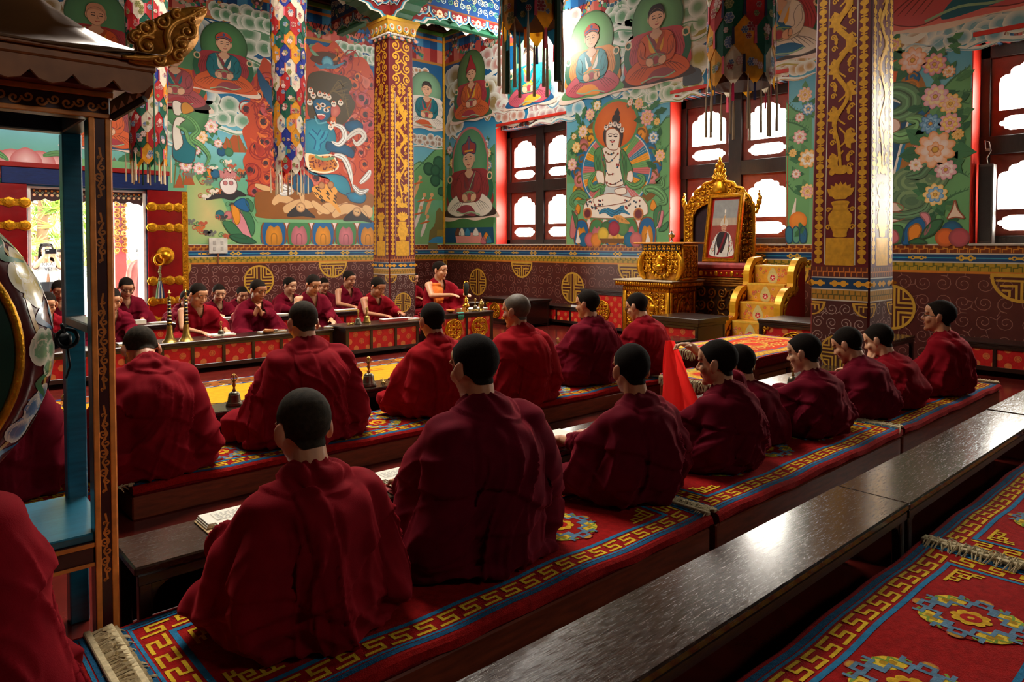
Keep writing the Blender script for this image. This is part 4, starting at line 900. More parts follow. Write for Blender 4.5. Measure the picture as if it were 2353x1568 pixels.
# ---------------------------------------------------------------- window wall painting
def paint_right():
    p = Paint(fR, .0009); rr = random.Random(9)
    segs = [(-YW, -10.345), (-8.5, -6.375), (-4.53, -2.455), (-.6, -YN)]
    for (a0, a1) in segs: ground(p, a0, a1, 1.36, WZ1 + .055)
    ground(p, -YW, -YN, WZ1 + .055, 5.04)
    T = lambda pts: [wr_(u, v) for u, v in pts]
    # ---- left strip: hatted figure, red-hat teacher above
    for pts in ([(1025, 460), (1040, 350), (1060, 320), (1100, 360), (1138, 330)],): hill(p, T(pts), (96, 150, 96))
    seated(p, wr_(1084, 268), .52, (206, 96, 40), OCH, CRIM, (86, 126, 70), 'point', seat=(60, 100, 64), flip=True, hy=.95)
    p.lv = 7; c = wr_(1080, 375); p.disc(c, .58, (196, 110, 110), ry=.72, n=36); p.lv = 7.2; p.disc(c, .53, (74, 140, 92), (100, 160, 112), ry=.67, n=36)
    seated(p, wr_(1079, 492), .68, WHITE, (110, 50, 60), (150, 44, 50), None, 'lotus', hair=(220, 210, 200), sleeve=(150, 44, 50), lap=(150, 50, 70), seat=(56, 36, 34), flip=True)
    for (u, v) in ((1040, 375), (1046, 400), (1038, 425), (1040, 455), (1118, 330), (1122, 352), (1124, 380), (1118, 405), (1128, 440), (1120, 465), (1034, 345), (1126, 420)): flower(p, wr_(u, v), .09, rr.choice([PINK, (240, 180, 70), (50, 120, 170)]), rr.choice([WHITE, (240, 200, 120)]), u + v, 5)
    p.lv = 6; p.poly(T([(1024, 495), (1136, 495), (1134, 522), (1026, 524)]), (66, 120, 66)); p.poly(T([(1024, 524), (1134, 522), (1136, 558), (1024, 558)]), (14, 76, 112))
    p.lv = 6.4; p.poly(T([(1046, 535), (1106, 535), (1110, 559), (1050, 559)]), (230, 150, 140))
    for (u, v, cc) in ((1053, 533, (110, 60, 40)), (1062, 533, WHITE), (1075, 533, (50, 130, 170)), (1094, 533, (236, 230, 220)), (1118, 543, (236, 140, 40)), (1112, 552, (206, 110, 120)), (1124, 550, (40, 130, 160))): p.lv = 7; p.blob(T([(u - 6, v + 8), (u - 5, v - 2), (u, v - 9), (u + 5, v - 2), (u + 6, v + 8)]), cc, line=tuple(int(x * .6) for x in cc), lw=.012)
    # ---- upper row
    seated(p, wr_(1216, 236), .52, (190, 84, 100), (226, 110, 110), (14, 130, 140), (128, 190, 140), None, sleeve=(14, 130, 140), lap=(226, 170, 50), seat=(20, 90, 140))
    seated(p, wr_(1360, 214), .56, (196, 84, 96), WHITE, (222, 140, 50), (122, 178, 112), 'band', sleeve=(40, 140, 150), lap=(236, 150, 60), seat=(96, 150, 90), flip=True)
    seated(p, wr_(1508, 182), .57, ORANGE, OCH, (190, 70, 76), (106, 160, 104), None, lap=(150, 66, 70), seat=(60, 44, 40))
    seated(p, wr_(2225, 22), .85, (206, 92, 96), TEAL, CRIM, (106, 160, 104), None, lap=(20, 100, 120), seat=(228, 120, 110))
    seated(p, wr_(1790, 130), .56, WHITE, OCH, (190, 70, 76), (106, 160, 104), 'band', lap=(20, 100, 150))
    for (u, v, w, h, s, tint) in ((1045, 195, .3, .7, 21, (150, 130, 80)), (1045, 280, .35, .6, 22, (150, 130, 80)), (1125, 225, .3, .7, 23, (150, 130, 80)), (1130, 140, .8, .5, 24, (190, 140, 130)), (1165, 200, .4, .6, 25, (190, 140, 130)), (1170, 262, .7, .4, 26, (196, 140, 120)), (1255, 255, .8, .4, 27, (190, 150, 150)), (1280, 190, .5, .7, 28, (130, 170, 190)), (1290, 120, .5, .6, 29, (190, 150, 140)), (1300, 240, .7, .5, 30, (110, 176, 196)), (1420, 60, .7, .6, 31, (90, 150, 110)), (1450, 90, .5, .7, 33, (100, 156, 110)), (1425, 170, .4, .6, 34, (110, 170, 190)), (1445, 200, .5, .4, 35, (110, 160, 120)), (1500, 215, 1.0, .35, 36, (116, 166, 120)), (1580, 50, .7, .5, 37, (130, 170, 120)), (1590, 110, .4, .8, 38, (170, 160, 60)), (1575, 190, .5, .4, 39, (150, 150, 70)), (1830, 60, .7, .5, 40, (176, 160, 60)), (1825, 110, .7, .4, 41, (176, 160, 60)), (1815, 155, .6, .3, 42, (190, 150, 90)), (1700, 100, 1.0, .5, 52, (176, 160, 60)),
                                  (2075, 30, .5, .6, 43, (180, 140, 90)), (2075, 85, .5, .4, 44, (180, 140, 90)), (2150, 90, .6, .3, 45, (120, 176, 190)), (2220, 80, .6, .3, 46, (120, 176, 190)), (2310, 45, .7, .4, 47, (120, 176, 190)), (2120, 60, .4, .4, 48, (170, 200, 210))): cloud(p, wr_(u, v), w, h, s, tint)
    for (u, v, w, h, s_, tint) in ((1290, 60, .8, .5, 61, (190, 160, 150)), (1440, 30, .8, .5, 62, (100, 156, 110)), (1250, 170, .4, .5, 63, (130, 170, 190)), (1560, 20, .8, .5, 64, (120, 160, 120)), (1150, 235, .6, .4, 65, (190, 140, 130)), (1460, 160, .4, .5, 66, (110, 170, 190))): cloud(p, wr_(u, v), w, h, s_, tint)
    p.at(wr_(1590, 178), .5); p.lv = 9; p.blob([(-.3, -.1), (-.25, .2), (0, .28), (.25, .2), (.34, .0), (.3, -.2), (-.2, -.22)], (70, 76, 84)); p.at((0, 0))
    # ---- hills
    for pts in ([(1303, 330), (1318, 318), (1340, 350)], [(1540, 330), (1525, 345), (1500, 352), (1470, 380)], [(1540, 270), (1530, 272), (1515, 290), (1490, 300)], [(1540, 430), (1520, 440), (1490, 450)], [(1540, 480), (1525, 500), (1490, 510)]): hill(p, T(pts[::1] if pts[0][0] < pts[-1][0] else pts[::-1]))
    for pts in ([(1807, 235), (1830, 255), (1866, 260)], [(1807, 280), (1830, 285), (1860, 300)], [(1807, 350), (1830, 350), (1860, 370)], [(1807, 420), (1830, 445), (1860, 450)], [(2120, 260), (2180, 190), (2232, 150)], [(2120, 300), (2190, 225), (2234, 210)], [(2120, 330), (2180, 240), (2233, 240)], [(2100, 400), (2190, 350), (2230, 345)], [(2130, 440), (2190, 395), (2228, 408)], [(2100, 520), (2180, 455), (2228, 435)]): hill(p, T(pts))
    # ---- white crowned figure with rainbow aureole
    Z = lambda pts: [wr_(1290 + x / 4.357, 220 + y / 4.3556) for x, y in pts]; z1 = lambda x, y: wr_(1290 + x / 4.357, 220 + y / 4.3556)
    p.lv = 4; p.blob(Z([(140, 900), (130, 680), (200, 420), (330, 250), (540, 160), (760, 220), (900, 400), (980, 620), (980, 850), (900, 1040), (560, 1150), (220, 1100)]), (126, 88, 36))
    for (x, y, c) in ((290, 420, OCH), (220, 520, (206, 120, 120)), (205, 630, (20, 110, 160)), (155, 760, (20, 110, 160)), (185, 840, (214, 130, 130)), (790, 370, (232, 150, 40)), (885, 560, (20, 110, 150)), (940, 700, (20, 110, 160)), (905, 795, (214, 130, 130)), (170, 960, OCH)): p.lv = 4.5; p.disc(z1(x, y), .13, tuple(int(v * .8) for v in c), c, ry=.15, n=14); p.lv = 4.8; p.spiral(z1(x, y + 12), .1, 1, .035, (126, 88, 36))
    c = z1(540, 740); A = z1(200, 740)[0] - c[0]; rx, ry = abs(A), abs(z1(540, 340)[1] - c[1]); cols = [(206, 110, 110), (110, 166, 100), (236, 160, 40), (44, 124, 156)]
    p.lv = 5; p.disc(c, rx * 1.0, (24, 120, 170), ry=ry * 1.02, n=48); p.lv = 5.2; p.disc(c, rx * .96, (196, 206, 206), ry=ry * .98, n=48)
    for k in range(26):
        a0, a1 = -PI * .32 + k * (PI * 1.64) / 26, -PI * .32 + (k + 1) * (PI * 1.64) / 26; p.lv = 5.4; cc = cols[k % 4]
        for j in range(3):
            b0, b1 = a0 + (a1 - a0) * j / 3, a0 + (a1 - a0) * (j + .85) / 3
            p.poly([(c[0] + rx * q * math.cos(w), c[1] + ry * q * math.sin(w)) for q, w in ((.45, b0), (.94, b0), (.94, b1), (.45, b1))], cc)
        p.lv = 5.3; p.poly([(c[0] + rx * q * math.cos(w), c[1] + ry * q * math.sin(w)) for q, w in ((.45, a0), (.94, a0), (.94, a1), (.45, a1))], tuple(int(v * .75) for v in cc))
    c2 = z1(540, 295); p.lv = 6; p.disc(c2, abs(z1(315, 295)[0] - c2[0]), (84, 150, 98), ry=abs(z1(540, 35)[1] - c2[1]), n=44); p.lv = 6.3; p.disc(c2, abs(z1(335, 295)[0] - c2[0]), (206, 96, 30), (222, 112, 40), ry=abs(z1(540, 60)[1] - c2[1]), n=44)
    W_ = (244, 234, 218); LN = (150, 96, 70)
    p.lv = 7; p.blob(Z([(215, 1130), (240, 1060), (330, 1020), (540, 1060), (760, 1000), (850, 1050), (880, 1130), (840, 1210), (560, 1240), (260, 1230), (220, 1190)]), (92, 154, 98)); p.lv = 7.3
    p.blob(Z([(225, 1130), (250, 1065), (330, 1025), (540, 1065), (760, 1005), (840, 1060), (868, 1130), (830, 1200), (560, 1228), (270, 1218), (230, 1180)]), W_, line=LN, lw=.012)
    for pts, cc in (([(340, 560), (400, 520), (450, 700), (430, 900), (420, 1000), (390, 960), (400, 800), (350, 780), (330, 660)], (78, 138, 84)), ([(600, 540), (650, 580), (720, 760), (660, 830), (640, 900), (620, 850), (590, 680)], (78, 138, 84))):
        p.lv = 8; p.blob(Z(pts), cc, line=(40, 80, 50), lw=.014); p.lv = 8.4
        for j in range(4): q = pts[0]; p.stroke(Z([(q[0] + j * 14, q[1] + 30), (q[0] + 20 + j * 12, q[1] + 140), (q[0] + 30 + j * 8, q[1] + 260)]), .014, (44, 92, 58), None, 4, True)
    p.lv = 7.8; p.blob(Z([(430, 520), (590, 520), (620, 700), (640, 840), (600, 900), (480, 910), (440, 840), (420, 700), (405, 600)]), W_, line=LN, lw=.012)
    for pts in ([(350, 760), (420, 770), (430, 880), (370, 870)], [(670, 770), (715, 760), (715, 860), (660, 860)], [(330, 1030), (480, 980), (640, 1010), (700, 1030), (640, 1070), (400, 1110), (340, 1090)], [(540, 940), (640, 920), (650, 980), (560, 985)]): p.lv = 9; p.blob(Z(pts), W_, line=LN, lw=.012)
    scarf(p, Z([(350, 760), (290, 860), (320, 930), (400, 900), (440, 960)]), .1, 9.4, (90, 146, 88)); scarf(p, Z([(640, 850), (720, 910), (800, 880), (820, 820), (760, 790)]), .1, 9.4, (90, 146, 88))
    scarf(p, Z([(150, 1130), (100, 1060), (160, 980), (240, 1010), (250, 1060), (160, 1060)]), .11, 6.6, (96, 150, 96)); scarf(p, Z([(860, 990), (840, 940), (920, 930), (1000, 980), (1040, 1060), (960, 1080)]), .12, 6.6, (96, 150, 96)); scarf(p, Z([(930, 900), (1010, 900), (1000, 840), (950, 870), (1060, 790)]), .08, 6.6, (96, 150, 96))
    p.lv = 9; p.blob(Z([(450, 420), (455, 500), (490, 540), (560, 540), (580, 480), (585, 380), (530, 330), (460, 350)]), W_, line=LN, lw=.012); p.lv = 9.3
    for (x, y) in ((492, 405), (546, 407)): p.stroke(Z([(x - 18, y), (x, y + 3), (x + 18, y)]), .022, INK); p.stroke(Z([(x - 22, y - 14), (x, y - 22), (x + 24, y - 18)]), .014, (90, 60, 50), None, 3)
    p.stroke(Z([(495, 458), (515, 466), (535, 458)]), .026, (190, 70, 70)); p.stroke(Z([(488, 452), (515, 444), (540, 450)]), .014, INK, None, 3); p.stroke(Z([(512, 480), (512, 498)]), .02, INK)
    p.lv = 8.8; p.blob(Z([(420, 420), (440, 330), (530, 290), (610, 330), (620, 420), (590, 520), (590, 380), (520, 320), (455, 350), (450, 500)]), (60, 52, 54)); p.lv = 9.5
    for (x, y) in ((452, 318), (495, 290), (540, 284), (582, 298), (612, 345)): p.lv = 9.6; p.disc(z1(x, y), .045, (238, 228, 216), n=12); p.lv = 9.8; p.disc(z1(x - 5, y), .01, INK, n=5); p.disc(z1(x + 5, y), .01, INK, n=5); p.disc(z1(x, y - 20), .016, (70, 60, 50), n=6)
    for (x, y, r) in ((550, 235, .085), (560, 178, .055), (566, 140, .022)): p.lv = 9.2; p.disc(z1(x, y), r, (52, 46, 48), n=14)
    for pts in ([(450, 570), (490, 590), (525, 575)], [(430, 600), (480, 670), (570, 580)], [(420, 640), (440, 730), (480, 790), (530, 780)], [(590, 640), (570, 720), (560, 690)], [(460, 870), (520, 890), (600, 850)]):
        p.lv = 9.8; p.stroke(Z(pts), .014, (110, 70, 50), None, 4)
        for q in cr(pts, 3, False)[::2]: p.disc(z1(*q), .02, rr.choice([(30, 90, 120), (150, 60, 50), (120, 84, 50)]), n=6)
    for k in range(44): x = rr.choice((rr.uniform(250, 420), rr.uniform(640, 830))); y = rr.uniform(1040, 1170); p.lv = 9.8; p.disc(z1(x, y), .018, rr.choice([(40, 70, 90), (150, 60, 50), (60, 50, 50)]), n=6)
    for pts in ([(380, 1180), (440, 1150), (520, 1190), (600, 1150), (690, 1190)], [(460, 1130), (540, 1170), (620, 1120), (580, 1190)]): scarf(p, Z(pts), .07, 10, (40, 116, 150))
    for (x, y) in ((265, 1180), (775, 1185)): p.lv = 10; p.disc(z1(x, y), .1, (226, 150, 80), (110, 40, 50), n=12)
    p.lv = 10.6; p.blob(Z([(520, 1210), (600, 1200), (650, 1240), (690, 1280), (600, 1270)]), (226, 160, 80)); 
    for k in range(8): p.stroke(Z([(560 + k * 14, 1210 + k * 6), (566 + k * 14, 1255 + k * 3)]), .02, (60, 40, 30), 10.9, taper=True)
    # lotus base, petals, offerings
    y0 = 1.362; a0, a1 = z1(130, 0)[0], z1(960, 0)[0]; petals(p, a0, a1, y0, .46, 5, 6)
    for pts, cc in (([(90, 1400), (110, 1200), (160, 1160), (150, 1330), (130, 1420)], (206, 120, 120)), ([(110, 1150), (165, 1230), (150, 1330), (130, 1250)], LEAF), ([(930, 1160), (1000, 1100), (980, 1250), (940, 1320)], LEAF), ([(975, 1180), (1025, 1160), (1000, 1300), (970, 1310)], (214, 130, 140)), ([(890, 1120), (920, 1040), (955, 1110), (920, 1150)], (232, 150, 40)), ([(145, 1160), (160, 1090), (190, 1110), (180, 1180)], (232, 150, 40)), ([(980, 1340), (1070, 1260), (1060, 1330), (1000, 1360)], LEAF)): p.lv = 7.2; p.blob(Z(pts), cc, line=tuple(int(v * .7) for v in cc), lw=.014)
    for (x, y, cc) in ((228, 1440, (24, 110, 150)), (290, 1440, (206, 100, 110)), (352, 1445, (232, 140, 50)), (685, 1440, (24, 110, 150)), (750, 1440, (206, 110, 110)), (420, 1390, (226, 190, 60)), (460, 1380, (220, 180, 60)), (510, 1400, (232, 180, 110)), (570, 1390, (236, 180, 70)), (620, 1400, (236, 190, 80)), (450, 1330, (60, 110, 60)), (620, 1330, (90, 140, 80)), (530, 1330, (170, 40, 70))): p.lv = 9; p.disc(z1(x, y), .12, tuple(int(v * .8) for v in cc), cc, n=16)
    p.lv = 9.5; p.poly(Z([(385, 1430), (640, 1430), (620, 1474), (410, 1474)]), (120, 80, 36))
    for x in (170, 870): p.lv = 9.6; p.blob(Z([(x - 22, 1470), (x - 8, 1400), (x, 1340), (x + 10, 1400), (x + 24, 1470)]), WHITE)
    # flowers at both sides of it
    for (x, y, r, cc, c3) in ((360, 100, .13, (236, 190, 90), WHITE), (290, 190, .16, PINK, (240, 190, 80)), (220, 360, .17, (240, 180, 80), (240, 200, 200)), (130, 410, .09, OCH, WHITE), (150, 520, .15, (240, 180, 60), (244, 210, 120)), (110, 690, .17, PINK, (240, 200, 160)), (780, 80, .14, (236, 170, 60), PINK), (860, 220, .2, PINK, (232, 160, 50)), (960, 260, .09, OCH, OCH), (925, 420, .16, (40, 120, 180), WHITE), (990, 600, .15, (236, 170, 60), PINK), (690, 70, .09, (226, 130, 80), WHITE)): flower(p, z1(x, y), r * .62, cc, c3, int(x * y), 6.5)
    for (x, y, w) in ((880, 140, .5), (930, 330, 1.2), (960, 470, 1.3), (985, 520, -1.5), (960, 730, 2.6), (930, 180, .2), (800, 170, 2), (190, 290, 2), (210, 240, 1.2), (320, 230, 1.4), (180, 450, 2.4), (90, 800, 2), (150, 600, 1.6)): p.lv = 6.4; leaf(p, z1(x, y), .24, w, rr.choice([LEAF, (40, 96, 62)]))
    # ---- right of window two, beside the near pillar
    for (u, v, r, cc, c3) in ((1850, 218, .16, (240, 190, 170), OCH), (1858, 250, .14, (40, 120, 180), WHITE), (1838, 270, .1, PINK, WHITE), (1838, 315, .15, PINK, WHITE), (1822, 352, .09, OCH, OCH), (1856, 365, .2, (236, 160, 40), WHITE), (1830, 400, .1, PINK, WHITE), (1856, 440, .16, (240, 190, 80), PINK)): flower(p, wr_(u, v), r * .6, cc, c3, u, 5)
    p.lv = 6; p.blob(T([(1818, 505), (1822, 480), (1830, 455), (1829, 490), (1834, 506)]), WHITE); p.disc(wr_(1834, 508), .12, (226, 120, 30), (240, 150, 50), n=18)
    for k, cc in enumerate(((40, 120, 150), (90, 160, 130), (30, 100, 140))): p.lv = 6; p.blob(T([(1808 + k * 16, 556), (1806 + k * 16, 530), (1814 + k * 16, 520), (1822 + k * 16, 532), (1820 + k * 16, 556)]), cc, line=(20, 70, 100), lw=.014)
    for k in range(6): leaf(p, wr_(1826 + k * 5, 545), .2, .8 + k * .25)
    # ---- right panel: orange halo, dark blue body, green scarf coils, flowers
    Q = lambda pts: [wr_(1800 + x / 2.7035, y / 2.7034) for x, y in pts]; q1 = lambda x, y: wr_(1800 + x / 2.7035, y / 2.7034)
    p.lv = 3; p.blob(Q([(560, 440), (740, 390), (850, 460), (905, 620), (900, 820), (840, 1000), (760, 1120), (600, 1240), (500, 1000), (480, 700)]), (168, 112, 40))
    for (x, y, r, cc) in ((805, 485, .08, (14, 100, 150)), (790, 545, .1, (236, 140, 30)), (870, 585, .06, (232, 130, 40)), (845, 655, .13, (14, 100, 150)), (835, 810, .1, (214, 120, 110)), (790, 960, .09, (70, 140, 90)), (785, 1055, .05, (14, 100, 150)), (825, 920, .05, PINK), (755, 1085, .07, (236, 140, 30))): p.lv = 3.5; p.disc(q1(x, y), r, tuple(int(v * .8) for v in cc), cc, n=16); p.lv = 3.8; p.spiral(q1(x - 6, y - 4), r * .7, 1, r * .25, (168, 112, 40))
    p.lv = 5; c = q1(590, 440); r = abs(q1(760, 440)[0] - c[0]); p.disc(c, r, (60, 130, 90), ry=r * 1.05, n=40); p.lv = 5.2; p.disc(c, r * .87, (222, 92, 20), (236, 112, 30), ry=r * .92, n=40)
    p.lv = 4.4; p.blob(Q([(520, 640), (780, 620), (810, 720), (760, 900), (720, 1060), (680, 1250), (520, 1260)]), (24, 128, 176)); p.lv = 4.8; p.blob(Q([(520, 650), (760, 640), (790, 720), (740, 900), (700, 1060), (660, 1250), (520, 1250)]), (236, 232, 220)); p.lv = 5; p.blob(Q([(520, 660), (745, 650), (775, 725), (725, 900), (685, 1060), (640, 1250), (520, 1250)]), (8, 76, 116))
    scarf(p, Q([(600, 600), (700, 560), (790, 600), (780, 680), (690, 720), (610, 690)]), .2, 6.5, (92, 136, 96)); scarf(p, Q([(640, 800), (720, 850), (830, 810), (840, 750), (760, 740)]), .16, 6.5, (100, 150, 96))
    for (x, y, r) in ((800, 1130, .22), (800, 1250, .32), (920, 1110, .16)):
        for k in range(5): p.lv = 7 + k * .15; p.ring(q1(x, y), r * (1 - k * .18), .035, ((96, 130, 94), (126, 158, 110))[k % 2], 24, ry=r * .75 * (1 - k * .18))
        p.lv = 6.9; p.disc(q1(x, y), r, (78, 114, 84), ry=r * .75, n=24)
    scarf(p, Q([(960, 980), (880, 1040), (840, 1080), (760, 1100)]), .14, 7.6, (84, 122, 88)); scarf(p, Q([(640, 1330), (760, 1340), (880, 1300), (920, 1200)]), .1, 7.6, (84, 122, 88))
    for pts in ([(560, 750), (700, 740), (725, 800), (640, 830)], [(560, 1260), (700, 1260), (750, 1300), (640, 1320)], [(560, 1320), (720, 1320), (750, 1360), (600, 1390)]): p.lv = 7.4; p.blob(Q(pts), (240, 214, 200), line=LN, lw=.012)
    for (x, y, r, cc, c3) in ((805, 375, .26, (236, 150, 90), (240, 200, 190)), (940, 400, .22, (214, 120, 140), (240, 190, 50)), (1030, 445, .12, (232, 150, 70), (240, 220, 200)), (690, 280, .14, (240, 200, 60), PINK), (945, 600, .24, (226, 150, 170), (244, 214, 150)), (1040, 645, .2, (240, 180, 60), (236, 170, 150)), (915, 770, .2, (20, 100, 160), (60, 150, 200)), (1035, 765, .2, (226, 140, 150), (240, 190, 50)), (1085, 835, .11, OCH, OCH), (945, 930, .36, (236, 150, 80), (244, 210, 190)), (1010, 1055, .2, (214, 140, 150), (244, 220, 210)), (825, 1025, .13, (240, 190, 170), WHITE), (945, 1210, .22, (240, 190, 80), (60, 140, 200))): flower(p, q1(x, y), r * .56, cc, c3, int(x + y), 8)
    for k in range(40):
        x, y = rr.choice(((rr.uniform(700, 1100), rr.uniform(260, 340)), (rr.uniform(1000, 1120), rr.uniform(500, 1000)), (rr.uniform(860, 1000), rr.uniform(470, 880)), (rr.uniform(880, 1010), rr.uniform(1240, 1380)))); p.lv = 7.4; leaf(p, q1(x, y), rr.uniform(.13, .21), rr.uniform(0, 6.28), rr.choice([LEAF, (40, 100, 66), (74, 136, 84)]))
    for pts, cc in (([(600, 1420), (720, 1400), (750, 1450), (730, 1510), (600, 1512)], (60, 120, 70)), ([(600, 1450), (690, 1430), (720, 1480), (690, 1512), (600, 1512)], (210, 110, 120)), ([(740, 1512), (770, 1400), (850, 1350), (890, 1400), (880, 1460), (800, 1512)], (14, 96, 150)), ([(790, 1512), (780, 1430), (830, 1390), (860, 1430), (820, 1500)], (236, 140, 30)), ([(850, 1330), (900, 1330), (915, 1400), (880, 1460), (890, 1390)], (222, 140, 150)), ([(850, 1480), (920, 1380), (990, 1370), (940, 1450)], (50, 110, 70)), ([(780, 1510), (840, 1480), (890, 1512)], (40, 100, 60))): p.lv += .2; p.lv = max(p.lv, 9); p.blob(Q(pts), cc, line=tuple(int(v * .7) for v in cc), lw=.016)
    for (x, y, cc) in ((1048, 1432, (20, 100, 140)), (1008, 1476, (230, 110, 40)), (1094, 1476, (190, 80, 90))): p.lv = 10; p.disc(q1(x, y), .105, tuple(int(v * .75) for v in cc), cc, n=22)
    p.lv = 10; p.blob(Q([(1020, 1360), (1050, 1300), (1068, 1245), (1085, 1300), (1125, 1355), (1070, 1350)]), (238, 214, 190), line=(150, 80, 50), lw=.014)
    for k in range(16): flower(p, (rr.uniform(-.3, 4.4), rr.uniform(1.5, 4.8)), .16, rr.choice([PINK, OCH, (40, 110, 160)]), WHITE, k + 70)
    return p.build('mural', M_paint, wall_right)
paint_right()

# ---------------------------------------------------------------- borders, dado, frieze
def shou(p, c, r, lv=4, half=False, col=(206, 158, 56), ry=None):
    p.at(c, r); s = -1; ry = ry or 1
    def both(pts, w=.1):
        for sx in (1, -1):
            for sy in ((-1,) if half else (1, -1)): ortho(p, [(sx * x, sy * y) for x, y in pts], w, col)
    p.lv = lv
    if half: p.ring((0, 0), 1, .12, col, 24, a0=PI, a1=2 * PI); p.rect(-1.05, 1.05, -.08, .06, col); ortho(p, [(0, -.25), (0, -.95)], .1, col); both([(.0, -.0), (.0, -.0)])
    else: p.ring((0, 0), 1, .12, col, 36)
    if half:
        for sx in (1, -1): ortho(p, [(0, -.22), (sx * .82, -.22)], .08, col); ortho(p, [(sx * .18, -.95), (sx * .18, -.42), (sx * .68, -.42)], .09, col); ortho(p, [(sx * .4, -.8), (sx * .4, -.6), (sx * .62, -.6)], .08, col)
    else:
        for x in (-.14, .14): ortho(p, [(x, -.97), (x, .97)], .1, col)
        both([(.14, .0), (.95, .0)], .09); both([(.32, .9), (.32, .22), (.9, .22)]); both([(.52, .76), (.52, .42), (.78, .42)], .09)
    p.at((0, 0))
def wall_trim(nm, fm, segs, full, shous, halves, parent, scol, cell=.17, scw=.007):
    p = Paint(fm, .0009)
    for (a0, a1) in segs:
        p.rect(a0, a1, 0, 1.05, (84, 36, 31), 0)
        p.rect(a0, a1, 1.035, 1.06, (206, 120, 40), 1); p.rect(a0, a1, 1.06, 1.15, (178, 142, 40), 1); p.rect(a0, a1, 1.15, 1.165, (196, 190, 176), 1.2)
        p.rect(a0, a1, 1.165, 1.245, (14, 66, 112), 1); p.rect(a0, a1, 1.199, 1.211, (60, 150, 176), 1.3); p.rect(a0, a1, 1.245, 1.258, (196, 190, 176), 1.2); p.rect(a0, a1, 1.258, 1.345, (120, 52, 24), 1); p.rect(a0, a1, 1.345, 1.36, (206, 200, 186), 1.2)
        n = int((a1 - a0) / .05)
        for k in range(n):
            x = a0 + (k + .5) * (a1 - a0) / n; u = .02
            for (t0, t1, c) in ((1.268, 1.335, (206, 132, 44)), (1.068, 1.142, (96, 96, 34))):
                m = (t0 + t1) / 2; h = (t1 - t0) / 2; p.lv = 1.5
                if k % 2: P = [(x - u, t0), (x - u, m), (x + u, m), (x + u, t1)]
                else: P = [(x - u, t1), (x - u, m + h * .3), (x + u * .6, m + h * .3), (x + u * .6, t0)]
                ortho(p, P, .011, c)
        n = max(1, int((a1 - a0) / .48))
        for k in range(n):
            x = a0 + (k + .5) * (a1 - a0) / n; p.lv = 1.8; c = (214, 170, 60)
            for s in (-1, 1): p.disc((x + s * .045, 1.205), .03, c, ry=.034 if k % 2 else .022, n=10); p.disc((x + s * .085, 1.205), .014, c, n=6)
            p.rect(x - .05, x + .05, 1.192, 1.218, c); p.lv = 2; p.disc((x - .045, 1.205), .012, (14, 66, 112), n=6); p.disc((x + .045, 1.205), .012, (14, 66, 112), n=6)
        p.lv = .6
        for l in scroll_lines(a0, a1, .02, 1.02, cell, 17): p.stroke(l, scw, scol)
    for q in shous: 
        p.lv = 3; p.disc(q, .27, (84, 36, 31), n=30); shou(p, q, .25)
    for q in halves: shou(p, (q, 1.03), .27, half=True)
    return p.build(nm, M_maroon_p, parent)
M_maroon_p = mat('dado_paint', None, .35, var=.12, vscale=9, bump=.04, bscale=40)
P1 = wl_(595, 645); P2 = wl_(765, 600)[0]; d_ = (P2 - P1[0])
wall_trim('dado_band', fL, [(-4.4, .99), (3.8, 8.9)], None, [(P1[0] + 2 * d_ * k, P1[1]) for k in range(0, 3) if P1[0] + 2 * d_ * k < 8.6], [P2 + 2 * d_ * k for k in (-1, 0, 1)], wall_left, (172, 128, 118))
S1, S2 = wr_(1098, 645), wr_(1316, 650); H1 = wr_(1199, 600)[0]; dd = (S2[0] - S1[0])
wall_trim('dado_band', fR, [(-YW, -YN)], None, [(S1[0] + dd * k, .62) for k in range(0, 8)], [H1 + dd * k for k in range(-1, 8)], wall_right, (150, 104, 92), .2)
